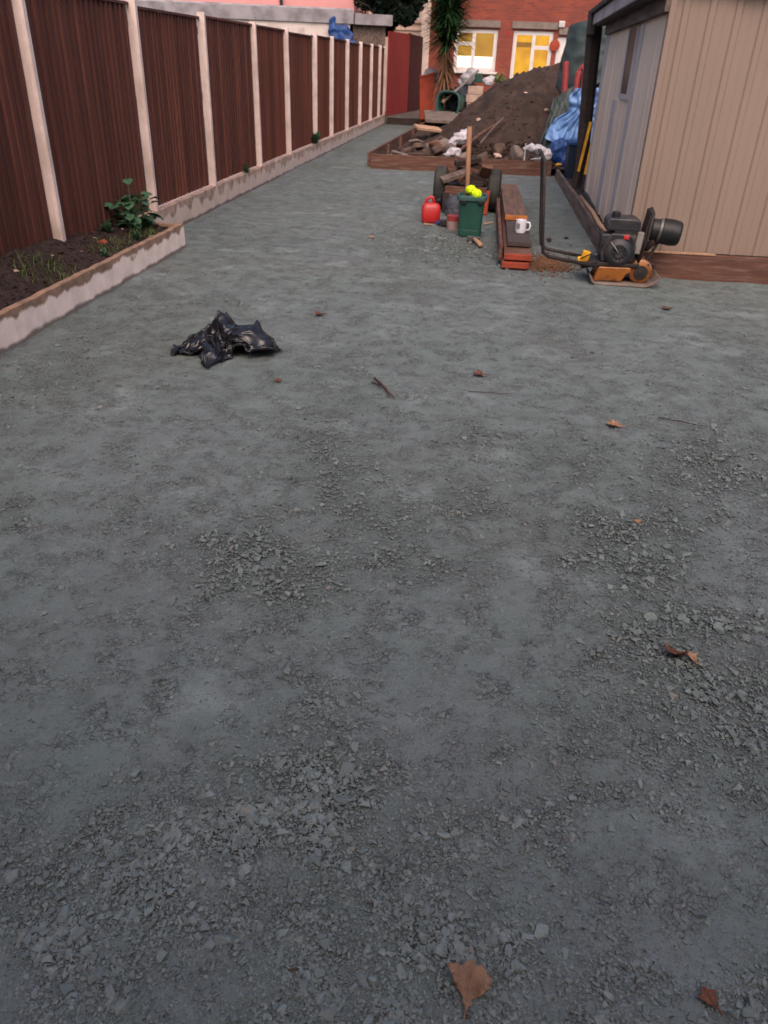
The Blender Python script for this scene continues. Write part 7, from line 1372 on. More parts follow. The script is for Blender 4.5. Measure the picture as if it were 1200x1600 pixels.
BAG_Z = [  # folds of the crushed bag in mm steps, 71 rows of 71
    70,16,-22,-7,-3,-5,-6,1,4,-3,0,0,-6,-9,-1,1,0,10,-4,-2,-14,8,8,-2,-4,9,8,-2,-7,-17,-16,3,6,-1,-3,-3,0,-1,0,0,2,-2,9,4,0,9,11,-6,4,-15,-12,-4,9,3,-9,13,11,6,7,12,5,6,4,2,2,-9,-4,4,9,9,-20,
    71,-1,15,-21,-7,0,-10,0,-3,-1,0,2,0,-11,-7,-1,0,-3,13,5,-7,-14,11,-3,-6,0,11,13,-9,-16,-11,1,7,6,2,-1,-3,3,0,-1,-2,-6,-10,11,9,8,1,-3,-2,-11,-12,10,-3,-6,7,12,9,7,12,9,9,5,0,-1,-8,-4,3,10,8,-20,6,
    73,-3,1,14,-20,-3,-3,-7,-7,-6,-2,0,2,2,-8,-3,-8,-2,1,7,14,-10,-10,9,-8,9,-7,13,1,-2,-10,-10,3,8,-1,9,1,-6,-7,-1,7,-11,-5,-2,-1,3,0,-3,-3,15,5,-11,-2,6,-1,8,14,16,9,7,1,-3,-1,6,-7,-3,10,9,-18,8,7,
    63,11,-9,0,15,-11,-5,-4,-5,-11,-7,-1,0,3,6,-10,-8,-6,-4,7,8,0,-11,10,1,0,-1,-6,5,2,5,-7,-6,-1,9,8,2,-1,-5,-9,4,-9,6,1,2,-1,0,-16,-7,12,11,2,-1,-9,5,14,14,11,3,2,1,-5,4,6,-5,6,6,-15,8,6,-14,
    56,3,10,-3,-1,15,-7,-4,-2,-12,-14,-3,4,0,1,6,-11,-5,-5,-9,1,9,-10,-4,-2,-1,5,6,-4,6,4,5,-3,-5,2,7,8,2,-4,-8,-15,6,3,-4,1,3,-10,14,-10,-9,12,-1,2,2,9,12,11,6,3,5,-6,-3,6,5,-6,7,-5,4,8,-12,-11,
    50,3,5,13,-6,1,14,-2,-13,6,-17,-4,-2,1,0,0,2,-10,-7,-5,-5,-2,3,-12,5,-6,-2,6,4,-5,8,3,9,-2,-5,1,6,3,-7,-6,-12,5,-2,6,0,-4,15,-6,10,-13,-4,2,8,9,11,1,11,-6,8,7,1,-8,6,4,-4,-5,6,11,-7,-14,-8,
    42,8,4,8,12,-9,8,1,-1,-9,8,-15,2,-1,-3,2,0,-6,-10,-4,1,-6,-9,-6,-8,-3,-1,1,6,6,-7,5,11,6,2,-9,7,-7,-5,-6,-4,5,1,-5,1,18,4,-6,5,2,0,5,6,6,2,4,-2,-1,5,13,2,-8,-3,-1,-2,4,10,3,-15,-9,-7,
    44,-1,5,11,7,10,-6,-3,-3,-3,9,5,-13,3,2,-4,2,-8,-10,-7,1,5,-11,-8,-13,-4,-4,3,-4,4,-2,2,4,7,4,8,-10,-5,-7,-4,5,0,5,-4,13,1,7,9,7,2,-1,4,2,3,7,-3,-5,3,9,11,-8,4,-2,-8,-3,7,8,-10,-10,-6,-7,
    32,15,-4,4,11,8,10,-3,-5,-3,-2,-1,14,-5,2,1,-8,-9,-8,1,0,-4,-7,-4,-15,-5,-7,2,-3,2,6,-9,5,8,5,0,-7,-7,5,-3,-6,-1,6,5,3,6,13,15,0,3,4,2,3,2,-2,-5,4,8,7,2,-7,5,-5,-8,0,9,-1,-10,-5,-5,-6,
    23,16,12,-4,0,9,9,13,1,-1,-4,-2,-7,15,-13,-2,-6,-8,-7,-1,4,1,-7,-4,-10,-3,-5,-14,4,-1,7,3,-10,2,6,-6,-3,5,7,0,-3,-11,5,6,5,10,13,3,9,2,-3,10,-4,0,7,-3,13,4,-1,-6,3,-7,-7,1,6,8,-10,-8,-6,-5,0,
    15,13,11,14,1,-7,9,12,14,5,-9,-9,9,-3,-2,-13,-9,-6,0,2,-6,5,-4,-9,0,-4,-5,-9,-9,8,-1,1,6,-9,-2,-1,-1,6,-7,2,2,14,-1,7,6,12,-8,6,5,8,-2,2,9,3,-2,9,-2,6,1,-6,-5,-7,4,6,6,-6,-12,-5,-2,-4,-4,
    16,-1,11,10,16,1,-2,6,16,9,8,-7,-6,10,1,-13,-11,-8,-7,2,-3,-8,-6,2,-10,0,2,-10,-5,-2,4,3,-3,7,-2,-4,-1,-8,9,7,7,5,10,7,0,-1,1,5,5,3,0,-1,4,11,4,-6,2,6,-2,-7,-2,-4,-2,9,-3,-6,-3,-9,2,-4,-5,
    14,-3,5,8,9,14,15,-6,4,17,6,10,-8,3,-8,9,-10,-11,-8,-2,-2,-6,-16,1,-6,-4,7,-10,-2,0,-5,8,-3,-2,2,-1,1,-4,1,6,13,17,8,5,1,-1,1,5,5,0,2,1,0,5,-1,-3,4,3,0,-8,-2,-5,-6,0,4,-6,-3,-7,4,-7,3,
    23,-14,2,8,3,8,12,22,2,3,11,12,-1,4,-9,4,-6,-3,-7,-8,-2,-5,-11,-11,-4,-5,7,-4,-8,4,0,-5,11,3,1,-3,-7,-3,-1,5,15,4,8,10,4,3,-1,3,0,13,-1,1,-1,-2,2,4,4,0,-5,-6,-4,-6,-3,-6,-3,2,-4,0,0,-6,2,
    35,-12,-16,2,5,4,11,19,18,7,0,15,4,7,-8,6,-3,-7,-8,-5,-6,2,-7,-8,-1,-6,-11,-6,-2,4,-1,-6,3,5,11,1,-5,-8,-1,3,7,9,8,5,4,-2,6,1,13,5,2,2,-1,-3,-3,1,-4,-1,4,-7,-4,-5,-5,-2,1,-7,1,3,-1,-7,11,
    30,-1,-7,-16,3,3,8,15,23,11,3,11,12,5,-2,-4,-1,-9,-4,-3,-4,-2,7,-6,-1,-10,-4,-8,-7,-5,-1,-3,5,7,-2,10,-1,-6,-3,3,5,5,7,4,-2,0,1,18,12,4,4,-5,-6,-1,-5,-2,-6,0,4,-5,-10,6,-10,7,-6,-5,-2,4,-9,15,-7,
    29,3,-15,3,-10,-1,6,13,22,13,8,9,14,6,-3,5,-10,-4,-4,-4,-5,6,-3,7,-2,-9,-10,3,-7,-7,-9,-3,6,2,-5,4,10,-1,1,0,3,6,2,0,-2,-1,6,17,14,5,-1,-3,-4,-13,7,1,-6,-3,-8,-9,4,1,-8,1,0,-4,-5,-7,11,3,-2,
    18,11,-12,-8,14,-8,3,5,21,12,8,14,10,8,3,-6,7,-5,-5,-5,1,-8,0,4,-8,7,-7,5,-8,-5,-8,-8,-1,5,-3,-1,11,-1,-2,4,9,5,3,-3,-4,2,7,15,8,9,2,-5,-15,-9,4,-2,-7,1,-8,3,7,-5,-11,2,-4,0,-6,-6,1,1,-2,
    15,7,7,-20,1,13,-2,-1,19,14,6,8,13,9,8,4,4,0,-5,-5,-8,0,-6,-6,-6,3,4,8,2,-5,-9,-11,-10,1,9,-5,0,5,5,8,2,-1,-9,11,6,5,7,4,2,3,5,-11,-16,2,-3,-5,-2,2,6,7,3,-10,-11,0,-3,-2,-2,-7,-7,-2,7,
    9,6,4,10,-20,2,12,-7,20,17,3,3,9,12,12,7,6,2,0,-2,-5,-8,-2,-7,-8,-4,7,6,7,-7,0,-11,-13,-6,13,-2,-1,14,5,-9,-4,-2,3,2,5,9,5,3,11,3,-9,-14,-7,5,-6,3,5,-3,1,1,4,-1,-13,-6,-6,6,-4,-4,-3,-10,5,
    12,-5,7,7,6,-18,10,3,8,21,7,0,1,9,14,14,5,-4,2,-1,6,0,-5,-9,-4,-8,-3,9,5,3,-2,-8,-11,-12,13,1,-1,6,10,2,-9,-3,2,7,11,-3,1,7,5,-6,-9,-12,6,0,3,6,-10,1,2,-3,-1,2,-12,-8,-6,0,6,-4,-8,-4,-11,
    21,-14,0,12,4,-1,-16,6,20,8,17,3,-1,6,6,15,14,-2,-10,-5,3,8,6,1,-11,-8,-5,7,-9,5,2,6,-15,-13,9,11,3,-4,4,9,4,0,2,8,8,-3,-3,0,4,-7,-13,-10,6,0,10,3,-5,-3,-3,-4,-5,0,-10,-10,1,-4,-3,-5,-8,-6,-9,
    24,-15,7,-6,4,3,1,-12,16,9,13,18,2,-1,5,9,18,2,-13,-11,11,-5,9,8,1,-11,-5,-9,4,13,-1,-1,-7,-15,6,2,12,5,-3,3,10,6,3,4,8,5,-3,-4,-4,-8,-14,-8,11,4,2,-9,5,-4,-7,-2,-3,-5,-12,-10,-6,-4,-2,-7,-3,-2,-13,
    25,-1,-13,-5,0,5,8,-8,1,11,8,18,16,7,2,-2,17,7,-10,-15,11,-4,-3,12,8,-3,-7,-12,14,3,8,-9,-8,-8,-10,7,10,13,4,-2,4,9,5,9,6,-2,3,3,-8,-10,-14,-6,6,12,-5,-8,-5,-2,2,-12,-5,-4,-14,-13,-6,-6,2,2,-4,-10,-9,
    34,-4,-10,-6,-9,5,5,4,0,-1,12,8,17,11,-5,11,14,5,-6,-15,7,-5,-4,8,12,-5,4,-8,14,3,-2,3,-13,-10,-11,9,10,11,10,1,0,6,7,6,9,4,6,-5,-7,-9,-9,-7,1,5,6,-10,-12,-6,5,-12,-8,-5,-17,-14,-9,1,0,1,0,-10,-7,
    36,-3,-11,-8,-5,0,5,4,5,3,-3,9,13,12,7,-3,18,2,2,-12,5,-6,-7,4,13,7,2,1,-2,13,3,-7,-7,-12,-11,17,10,6,1,5,12,-1,3,4,7,11,2,-1,-6,-8,-11,1,2,-1,3,-9,-12,-14,7,-9,-13,-7,-18,-14,-7,-1,-3,1,6,-9,-11,
    42,-5,-10,-8,-8,-2,1,8,-3,6,9,11,-2,6,7,9,7,10,-1,-7,0,-4,-3,0,2,5,2,3,8,10,4,-2,-6,-8,-8,19,0,6,9,13,11,-4,0,1,8,-5,5,-3,-4,6,-11,-9,5,-4,1,-3,-8,-18,-2,2,-10,-8,-23,-13,-2,-7,-1,2,1,-9,-2,
    43,-6,-6,-2,-13,-1,-6,-1,8,1,11,13,9,-12,2,10,13,-1,-1,0,2,2,-1,2,6,-7,5,4,9,0,4,3,-9,-6,5,17,6,5,6,15,14,1,-4,-7,-2,0,-4,5,-7,5,-3,-5,-4,-5,-2,0,-9,-8,-14,6,-7,-12,-20,-4,-9,-4,-1,3,-8,0,-11,
    43,-3,-5,-11,3,-13,0,-6,6,7,10,6,12,-4,0,-2,14,19,-6,-7,0,4,-3,8,4,-3,6,1,1,8,-10,-1,0,9,9,1,9,9,8,4,5,7,11,-9,-7,-1,3,-8,0,-5,-5,-6,1,2,-3,-5,-9,-3,-10,-9,0,-14,-18,-1,-8,0,2,3,-11,-2,-10,
    34,13,-5,-8,-4,-9,-10,3,2,7,11,0,13,3,2,-9,13,18,11,-6,-8,-4,6,6,5,-5,-1,4,-1,10,-4,5,4,7,5,1,1,8,11,11,4,8,0,-8,-3,-1,2,-11,0,-9,-4,-11,1,3,5,-5,-9,-8,-9,-2,-12,-13,-9,-9,-8,5,6,0,-7,-8,-8,
    45,-11,2,-9,-9,-3,-3,-1,9,6,9,-4,11,12,0,1,-2,18,15,6,-7,-7,10,5,-11,4,-3,-7,-3,13,7,8,7,-2,6,-3,12,8,5,13,10,4,-1,-3,-10,-5,-1,-2,-3,-9,-7,-13,-2,2,2,-8,-5,-2,-7,-7,-10,-8,-11,-12,-8,5,9,5,-6,-10,-12,
    40,4,-17,-5,-8,11,-1,-10,-1,2,9,16,8,-8,0,2,6,18,15,14,0,-5,-3,2,3,5,-5,-6,-10,3,12,16,3,0,6,4,1,13,11,9,7,6,1,-5,-3,-5,-7,-3,-10,-8,-7,-4,-8,6,-10,-4,-6,0,-4,-6,-9,-11,-13,-14,-5,8,10,4,-11,-7,-8,
    43,-7,-17,-1,-8,-1,1,8,-5,6,3,18,-7,10,5,5,-1,4,16,19,10,-1,0,4,3,-4,-8,-6,-3,0,-1,21,15,-13,6,6,16,9,7,9,10,3,5,-2,-8,-5,-8,-9,-7,-9,-6,-7,-7,0,-6,-8,2,3,-5,-9,-12,-13,-13,-15,-1,10,11,-9,-9,2,-12,
    31,-4,4,-14,-7,-4,4,6,-5,9,11,-6,4,10,6,4,14,-5,6,18,21,6,3,4,1,-4,-7,-8,-1,-1,1,6,14,-2,10,10,16,6,4,5,12,5,2,6,-5,-14,-12,-11,-9,-5,2,-8,-8,-10,-7,-7,0,5,-2,-10,-12,-17,-12,-12,2,11,4,-6,-9,0,-11,
    24,3,-1,-8,-10,-4,5,0,13,4,-1,2,4,6,5,6,6,18,-6,8,16,14,8,3,-4,-7,-15,10,5,-2,4,3,7,4,17,15,9,4,3,5,10,10,2,1,-1,-9,-18,-16,-5,-3,4,-13,-12,-12,-7,-2,-5,-2,0,-9,-10,-15,-15,-13,14,11,-12,6,-8,-12,-6,
    18,2,-1,-11,-5,5,-1,8,15,-5,7,3,6,-8,0,7,8,20,12,8,3,-3,6,3,-10,-4,12,13,5,6,2,7,5,3,12,20,8,0,2,2,11,3,13,2,-7,-6,-18,-15,-9,4,-1,-13,-13,-16,-8,-7,-6,2,-10,-11,-5,-16,-14,-9,15,11,-6,3,-12,-14,-3,
    18,-4,-7,-4,2,12,-4,9,5,8,5,2,-1,-5,-6,1,16,13,10,8,5,-5,-3,0,10,15,1,9,5,8,5,4,5,9,14,16,11,2,-5,3,14,7,10,0,-7,-17,-7,-16,-1,3,-11,-12,-14,-17,-11,-8,-5,-8,-11,-6,-13,-13,-13,1,14,11,2,-4,-13,-9,-10,
    16,-1,-7,-6,3,12,1,15,5,-1,9,-4,-7,0,-4,0,16,19,7,-6,2,1,3,6,10,12,10,1,3,8,6,5,6,12,11,22,10,-2,2,0,8,17,7,-4,-10,-15,-7,-9,0,-8,-7,-10,-15,-17,-13,-10,-9,-7,-13,-15,-8,-10,-13,14,11,7,-1,-5,-13,-6,-8,
    4,1,2,-2,2,10,8,6,7,10,-13,-4,-1,6,-1,4,12,11,12,4,6,2,1,0,8,9,10,3,0,5,10,3,9,10,18,10,17,6,0,2,1,14,5,-5,-9,-16,-6,-6,-5,-3,-4,-9,-15,-17,-14,-12,-12,-12,-14,-15,-9,-7,-10,11,10,5,2,-6,-12,-5,-10,
    4,2,-4,3,9,-3,19,15,-1,3,-10,-10,-1,3,11,10,10,4,2,4,7,5,-1,8,10,10,10,5,-2,4,9,10,11,1,18,2,13,11,5,1,8,5,-5,3,-9,-10,-6,-8,-6,-4,-4,-3,-14,-15,-14,-12,-14,-15,-17,-15,-10,-5,-8,4,9,1,2,0,-10,-2,-12,
    7,-3,3,3,-2,12,19,17,2,1,-10,-15,3,4,8,7,12,6,-7,1,7,2,10,9,9,14,7,-1,5,5,12,9,0,13,7,6,6,7,6,4,4,-3,1,-1,0,-7,-6,-4,-7,5,-6,-12,-13,-15,-10,-12,-15,-18,-18,-17,-8,-2,-7,-7,4,2,11,-5,2,-10,-7,
    8,0,-2,-1,9,14,20,7,6,5,-14,-6,0,2,6,6,9,8,4,-6,1,12,7,9,11,9,6,6,9,10,-8,-2,10,-3,-4,3,5,8,14,11,9,6,2,0,-4,-3,-4,-1,-7,4,-3,-15,-17,-13,-11,-11,-16,-19,-20,-17,-9,1,-6,-6,-7,-3,11,13,-5,-3,-5,
    14,-7,-2,0,13,16,20,3,9,3,-10,-2,1,2,4,4,4,8,2,-2,8,12,0,11,6,8,12,1,12,6,-8,-5,-4,0,9,-8,-2,1,13,13,10,12,7,3,0,-4,7,2,-6,-6,-4,-10,-21,-16,-12,-13,-12,-20,-19,-18,-10,2,-5,-6,-9,-6,6,17,6,-7,-2,
    15,0,-3,-4,17,15,15,4,7,3,-1,-1,1,0,4,5,3,3,6,-1,6,-1,12,9,6,3,9,8,12,2,-1,-5,-8,-2,6,-1,-8,3,-4,12,11,12,11,6,6,-5,7,10,-2,-8,-3,-19,-21,-17,-14,-11,-17,-18,-19,-16,-7,-5,-1,-3,-5,-11,2,16,15,-3,-10,
    6,6,-6,9,17,14,14,3,6,4,1,-1,5,1,1,4,9,1,2,0,0,5,7,4,9,9,1,11,1,3,0,6,-5,-5,-4,4,-7,-1,1,0,12,11,11,9,0,3,11,5,5,-4,-14,-21,-22,-17,-14,-14,-13,-17,-16,-15,2,-8,-9,2,-5,-9,-1,11,18,0,-10,
    5,0,7,10,15,14,13,0,5,7,4,-4,8,2,2,5,7,10,2,-3,4,2,3,-3,5,12,12,-7,11,5,-1,-4,2,1,-10,0,2,2,1,-3,-3,12,9,2,0,11,5,6,7,-5,-14,-20,-22,-16,-15,-15,-14,-12,-12,-14,-1,-7,-2,-6,-5,-6,5,3,17,9,-13,
    11,1,5,12,16,12,12,-4,5,10,-2,-3,2,6,2,6,7,7,5,-5,4,4,6,2,2,9,11,-3,10,8,0,0,-8,0,7,1,1,-4,-9,-5,-1,1,9,0,0,3,11,5,0,-1,-9,-15,-18,-15,-14,-15,-14,-13,-7,-8,-14,-2,-10,-4,-5,6,-3,10,7,15,-9,
    12,6,7,12,14,10,9,2,3,5,-8,9,6,4,3,1,6,3,5,4,3,3,7,6,4,-4,7,13,1,5,9,-2,1,0,-3,-2,-3,-13,-9,-6,0,5,8,-2,-4,-1,6,7,1,-3,-7,-7,-12,-11,-12,-15,-13,-12,-10,-5,-10,-12,-2,-7,-7,3,7,0,8,11,1,
    17,9,7,13,12,7,-2,5,5,0,13,0,4,4,4,8,-3,-4,1,11,6,13,0,11,-3,4,5,13,4,-4,3,3,5,-7,-5,-4,-7,-5,-12,-6,-4,7,10,-2,-8,-5,-3,6,1,1,-2,-5,-2,-10,-10,-14,-12,-11,-8,-9,-10,-4,-13,-9,6,1,-3,7,3,8,5,
    23,10,9,11,12,6,-5,2,7,10,15,-2,1,0,2,12,-7,-7,-1,12,11,15,7,-1,7,0,8,2,9,6,-10,8,-6,-4,-4,-3,-5,-13,-10,-9,2,-2,13,5,-14,-13,-2,-6,5,5,3,0,-6,-7,-8,-10,-10,-10,-6,-8,-8,-10,-3,-11,-8,2,7,4,4,4,7,
    31,7,10,9,7,10,0,-4,14,9,14,11,-1,-13,2,14,-12,-4,-2,13,13,14,-1,8,-1,8,4,-2,8,8,6,-13,-2,-4,-5,-5,-2,-10,-10,-12,4,3,-4,15,-19,-18,-7,-2,-3,6,5,1,-1,-6,-6,-6,-5,-11,-12,-6,1,-6,-12,-7,-11,2,10,7,1,4,6,
    36,6,7,6,7,10,-4,9,12,15,19,6,-5,-14,-5,18,-12,-2,-2,10,16,10,3,-1,9,4,2,5,-3,9,7,-2,-6,-5,-6,-3,-8,-10,-11,-11,-2,7,3,3,-16,-19,-13,-2,-1,4,7,0,-2,-6,-6,-5,-4,0,-13,-7,-4,-6,0,-12,-10,-1,8,14,6,-1,5,
    39,4,2,9,10,7,8,7,8,19,16,1,-7,-15,-3,17,-1,0,-4,5,14,8,-2,9,2,5,-1,5,12,-9,7,-6,3,-10,-8,-4,-1,-11,-10,-5,-10,5,5,-7,-11,-13,-15,-7,1,3,3,-2,-1,-4,-6,-2,-5,4,-11,-11,-2,-8,4,-11,-8,2,8,9,13,4,0,
    45,-1,7,4,10,13,1,13,6,15,8,2,-5,-4,-1,5,8,1,2,-5,11,6,-1,9,5,-3,11,8,3,-1,-8,-2,0,-1,-3,1,-13,-8,-7,-13,-6,-10,2,-1,-7,-12,-13,-9,-2,3,0,-1,-5,3,-7,-4,-5,8,-5,-9,-5,-9,2,-11,-9,0,12,8,16,10,1,
    48,4,6,9,11,10,-3,7,11,-1,4,4,-2,-2,3,6,3,3,0,6,6,6,-1,8,0,9,4,9,-4,1,4,7,4,0,-7,-8,-2,-16,-11,-15,-10,-13,-7,-3,0,-9,-13,-9,-4,1,3,-1,3,-1,-6,-4,1,-4,1,-8,-6,-8,-2,-10,1,-7,7,6,19,8,9,
    50,7,7,4,5,13,7,-9,13,5,-4,1,9,2,-2,2,4,3,2,4,8,6,5,0,5,8,7,7,8,8,8,5,1,-3,-7,-9,-9,-16,-18,-12,-16,-15,-8,-6,-5,-1,-13,-10,-6,1,2,0,-2,3,0,-5,-4,-2,5,-5,-4,-4,-13,-11,1,6,-2,8,13,8,11,
    55,6,8,4,9,8,5,1,-7,7,5,6,-3,5,5,-7,4,8,-3,5,3,8,8,-2,4,9,5,2,7,8,14,9,2,-4,-8,-11,-11,-13,-15,-15,-17,-7,-11,-9,-4,-12,-2,-8,-10,7,-1,-1,-4,-1,-1,-2,-3,4,1,-5,-6,0,-10,-13,0,7,5,6,9,2,13,
    68,8,4,1,7,0,5,4,3,-7,7,-4,3,5,-2,4,5,-4,5,0,6,10,4,1,7,4,5,1,4,8,16,9,-4,-5,-9,-10,-11,-11,-13,-13,-5,-7,-9,-11,-13,-8,-3,-9,-4,-3,4,-5,-1,0,-1,1,5,-5,-1,-9,-3,-5,7,-12,-8,5,11,11,5,-3,11,
    75,11,0,1,4,1,6,-3,0,-2,-5,1,3,5,2,3,-5,7,0,5,5,3,5,6,7,4,1,4,6,12,2,2,-2,-5,-10,-9,-10,-12,-4,-8,-7,-6,-8,-10,-11,-9,-5,-5,0,-1,-7,-1,-4,-2,-3,3,8,-5,-4,-4,-10,7,-5,5,-11,3,7,7,9,3,7,
    80,0,7,-1,4,7,-3,-1,-8,-6,4,1,3,-1,5,4,1,5,1,-1,2,4,6,8,7,4,4,4,3,-3,1,3,-2,4,-7,-8,-10,-11,-11,-9,-6,-4,-6,-4,-7,-8,-7,-10,3,0,-2,5,1,-13,-8,7,3,-8,5,-5,-4,-2,6,-9,3,-12,3,6,9,13,7,
    81,3,5,-2,7,-8,3,-10,-1,-3,3,4,-1,6,3,7,-3,3,-2,-4,-3,5,12,10,4,3,-1,3,-5,2,9,2,-2,-6,-6,-6,-7,-9,-10,-8,-5,-3,-4,-6,-5,1,-6,-9,-4,-3,6,-4,-3,-6,7,-8,5,-2,-3,-6,-5,5,3,6,-10,-4,1,-6,7,11,10,
    83,2,-1,10,-12,0,2,-3,-4,-7,4,-2,6,9,9,-8,-1,3,-5,-6,2,6,12,12,-1,-1,2,-1,2,4,-4,0,-3,-3,-3,-2,-7,-8,-7,-5,-5,-4,-6,-5,-1,-5,0,-4,-1,-3,-8,-2,7,1,-2,-9,-5,0,1,-4,-4,-2,5,7,4,-9,1,-11,0,13,6,
    82,1,9,-11,2,12,-3,-11,-10,0,-9,9,11,12,-5,-5,0,-5,-7,7,6,2,12,9,5,-12,-4,0,4,5,4,0,-2,-4,-5,-4,-7,-4,-4,-3,-4,-3,-8,-8,-10,-3,1,-3,3,2,0,-2,-5,-7,-5,-7,-10,1,4,7,0,-10,6,3,8,3,-8,-10,-1,5,8,
    83,6,-9,4,15,-6,-10,-11,-4,-11,11,9,3,14,-2,-4,-9,-6,-2,5,7,9,6,7,6,-11,-8,-5,2,4,5,-2,-5,-3,-1,0,-2,0,-2,-5,-5,-8,-8,-11,-7,-4,-5,2,2,0,-1,-3,1,-8,2,-1,0,-7,-8,4,2,0,-8,10,1,8,6,-14,-8,8,0,
    87,-10,5,18,-14,3,-14,-10,-14,13,6,6,8,-3,3,-1,-4,-6,-4,4,8,8,8,2,5,1,-4,-4,-5,-11,0,0,2,-6,3,-2,2,1,-5,-5,-8,-8,-9,-7,-5,-11,-6,0,4,7,3,1,-8,-2,-4,-5,4,1,-4,-4,6,5,-8,-6,13,1,9,0,-11,-7,4,
    79,7,15,-15,1,-7,-13,-18,10,6,4,6,6,-11,2,-3,-4,3,5,-2,3,6,8,5,-1,-2,-1,-7,-4,0,-3,-4,2,-1,-6,4,2,-5,-6,-5,-7,-9,-1,-8,-9,-7,-6,-2,1,3,6,5,2,-1,-2,-7,-2,7,5,-4,-4,4,-1,-9,-3,14,0,7,-1,-15,-6,
    89,11,-13,1,-10,-11,-18,11,3,-7,9,11,-1,-10,-4,-2,2,3,5,7,-8,1,5,3,-1,-3,-1,-7,-3,0,0,-2,-2,-4,5,-4,7,-7,0,-5,-3,-8,-10,-4,-2,-11,-2,3,-6,-1,1,12,-2,0,2,0,-10,4,6,3,-1,-1,2,-10,-7,5,10,1,3,-2,-13,
    98,-7,-4,-13,-11,-14,6,13,-8,-5,10,10,-5,-6,-6,-3,0,4,7,6,-3,-9,-3,2,-1,-1,0,-7,-3,-5,-3,-3,0,2,10,4,4,-5,-6,-4,-1,-5,-4,-5,-7,-3,-11,0,9,-4,4,-6,11,3,1,-2,-6,-1,1,-2,5,-1,4,-4,-6,-7,7,4,3,7,-3,
    93,-2,-17,-10,-15,7,16,-5,-8,-1,11,6,-7,-3,-6,-4,1,2,8,-5,-5,-2,-5,-6,3,-2,0,11,-9,-18,-14,-1,12,3,2,11,2,-1,-6,3,-6,-4,-5,2,-6,-7,-4,-3,0,9,7,-10,-4,9,2,2,-3,-2,-8,0,0,5,-2,3,-1,-2,-6,8,5,3,5,
    92,-15,-12,-14,3,17,0,-11,-3,9,7,4,-4,-6,-2,0,3,-11,-9,-3,-5,-3,1,-4,3,-1,9,-4,-4,-18,-12,12,-9,-3,7,12,12,-2,-12,-3,4,-5,-1,-4,6,-2,-3,-3,5,-7,6,6,-12,2,3,-2,-3,-3,7,-7,1,-3,5,-3,3,9,-13,1,9,4,0,
    77,-9,-14,-1,12,7,-7,-9,6,3,5,3,-1,1,1,-1,-8,-14,-15,-4,-2,-2,0,3,0,9,-6,-4,-4,-7,-13,5,8,-12,-1,8,13,-2,-12,-6,6,-2,-4,0,-2,8,2,4,1,3,2,3,-9,-9,4,-6,-2,-2,1,10,-9,-1,2,2,-1,9,6,-16,4,6,4]
bq = np.cumsum(np.array([BAG_X, BAG_Y, BAG_Z]).reshape(3, 71, 71).transpose(1, 2, 0), axis=1)/1000.0
bq = bq.reshape(-1, 3)*np.array([.80, 1.0, 1.05])
bg_ = bq.reshape(71, 71, 3)
for _ in range(1): bg_[1:-1, 1:-1] = .5*bg_[1:-1, 1:-1] + .125*(bg_[:-2, 1:-1]+bg_[2:, 1:-1]+bg_[1:-1, :-2]+bg_[1:-1, 2:])
bq = bg_.reshape(-1, 3)
bi = np.arange(71*71).reshape(71, 71)
o = big_mesh('bin_bag', bq, np.stack([bi[:-1, :-1].ravel(), bi[1:, :-1].ravel(), bi[1:, 1:].ravel(), bi[:-1, 1:].ravel()], -1), M['bag'], None, True)
md = o.modifiers.new('u', 'SUBSURF'); md.levels = 1; md.render_levels = 1
md = o.modifiers.new('s', 'SOLIDIFY'); md.thickness = .0015
o.location = (-1.56, 4.62, gzs(-1.56, 4.62)-.001)
tag(o, 'crumpled black plastic bin bag lying on the grey yard', 'bin bag')

# ---------------------------------------------------------------- leaves, twigs and crumbs
OAK = [(0, -1.0), (.05, -.55), (.16, -.42), (.10, -.28), (.30, -.14), (.46, .02), (.34, .10), (.52, .28), (.62, .48), (.44, .50), (.34, .60), (.22, .82), (.05, .70), (-.04, .92), (-.22, .78), (-.30, .56), (-.52, .62), (-.64, .42), (-.50, .24), (-.34, .10), (-.48, -.06), (-.26, -.16), (-.12, -.28), (-.15, -.46), (-.05, -.56)]
def oak_leaf(label, x, y, size, rz, m, seed, curl=.25, tilt=(0, 0), group=None):
    rr = random.Random(seed)
    bm = bmesh.new(); vs = [bm.verts.new((px*(1.2+.2*rr.uniform(-1, 1)), py, 0)) for px, py in OAK]
    bm.faces.new(vs); bmesh.ops.triangulate(bm, faces=bm.faces)
    bmesh.ops.subdivide_edges(bm, edges=bm.edges, cuts=2, use_grid_fill=True)
    for v in bm.verts:
        v.co.z = curl*(v.co.x*v.co.x*1.4 + .35*v.co.y*v.co.y*(1 if v.co.y > 0 else .4)) + .13*mnoise.noise(v.co*3+Vector((seed, 0, 0))) + .05*mnoise.noise(v.co*8+Vector((seed, 3, 0)))
        v.co *= size
    me = bpy.data.meshes.new('fallen_leaf'); bm.to_mesh(me); bm.free(); me.materials.append(m)
    me.polygons.foreach_set('use_smooth', [True]*len(me.polygons))
    o = bpy.data.objects.new('fallen_leaf', me); COL.objects.link(o)
    md = o.modifiers.new('s', 'SOLIDIFY'); md.thickness = .0008
    o.location = (x, y, gzs(x, y)+.010+.06*size); o.rotation_euler = (tilt[0], tilt[1], rz)
    vein = MB().tube([(0, -1.0*size, .004), (0, 0, .004+.0*size), (0, .8*size, .012+curl*.2*size)], [.0016, .0012, .0006], 5)
    vn_ = vein.build('midrib', m, o)
    return tag(o, label, 'leaf', group)
oak_leaf('large dry brown oak leaf lying nearest the camera on the gravel', .115, .885, .062, -.15, M['oak_leaf'], 1, .32, (.12, .05))
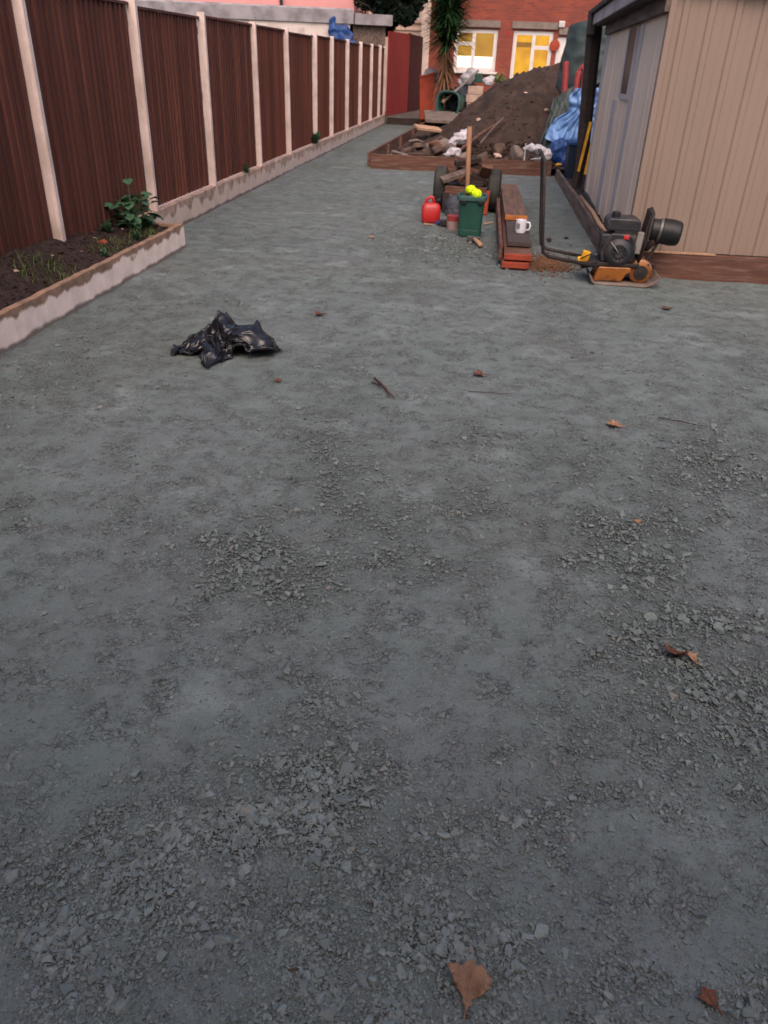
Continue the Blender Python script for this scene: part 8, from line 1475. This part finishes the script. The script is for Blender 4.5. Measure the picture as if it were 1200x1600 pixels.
oak_leaf('pale orange leaf on the gravel well in front of the plate compactor', .79, 3.87, .055, 1.3, M['oak_leaf_pale'], 2, .3)
oak_leaf('torn brown leaf among stones in the right hand gravel patch', .745, 2.02, .055, 2.2, M['oak_leaf_dark'], 3, .5, (.3, .2))
oak_leaf('pale curled tip of leaf just beside the torn brown leaf', .79, 2.0, .030, .6, M['oak_leaf_pale'], 13, .6, (.2, .2))
oak_leaf('small rust leaf on the gravel in front of the bin bag', -1.09, 4.12, .035, .4, M['oak_leaf_dark'], 4)
oak_leaf('rust leaf on the gravel behind the bin bag', -1.13, 5.55, .05, 2.0, M['oak_leaf_dark'], 5)
oak_leaf('small tan leaf on the open gravel left of the fuel can', -1.16, 8.48, .05, .9, M['oak_leaf_pale'], 6)
oak_leaf('dark leaf lying on the gravel in front of the shed base board', 1.52, 6.37, .06, 1.9, M['oak_leaf_dark'], 7)
oak_leaf('small orange leaf between the right gravel stones and the middle', .75, 2.86, .022, .3, M['oak_leaf_pale'], 8)
oak_leaf('reddish leaf lying beside the long thin twig in mid yard', .07, 4.47, .055, 1.5, M['oak_leaf_dark'], 9, .4)
oak_leaf('rusty leaf half buried at the bottom right corner of the gravel', .60, .93, .03, .5, M['oak_leaf_dark'], 11)
def twig(label, pts, r=.004):
    P_ = [(x, y, gzs(x, y)+r+.004+dz) for x, y, dz in pts]
    return tag(MB().tube(P_, [r]*(len(P_)-1)+[r*.4], 6).build('twig', M['twig'], smooth=True), label, 'twig')
twig('thick dark twig in the middle of the yard pointing to the camera', [(-.55, 4.26, .01), (-.48, 4.13, .015), (-.40, 4.0, 0)], .007)
twig('thin dark twig lying beside the thick twig in the middle', [(-.56, 4.22, 0), (-.49, 4.16, .01), (-.43, 4.02, 0)], .004)
twig('long thin twig lying crosswise right of the middle', [(.0, 4.21, 0), (.12, 4.20, .004), (.25, 4.21, 0)], .0022)
twig('long twig on the right in front of the shed wall', [(1.04, 4.05, 0), (1.15, 4.0, .006), (1.28, 3.97, 0)], .003)
n_ = 900
lx, ly, ld = sample(5000, -2.7, 2.8, .7, 10, 1, .10)
lit = scatter('litter_crumbs', np.stack([lx, ly, gz(lx, ly)+.003], -1), np.clip(RNG.lognormal(math.log(.007), .5, len(lx)), .003, .028), M['litter'],
              [(V_*np.array([1, .45, .25]), F_) for V_, F_ in PROT[:6]], .5, .25)
tag(lit, 'tiny dark plant crumbs scattered over the gravel', 'litter', kind='stuff')
print('TRIS', sum(len(o.data.loop_triangles) or len(o.data.polygons) for o in bpy.data.objects if o.type == 'MESH'))
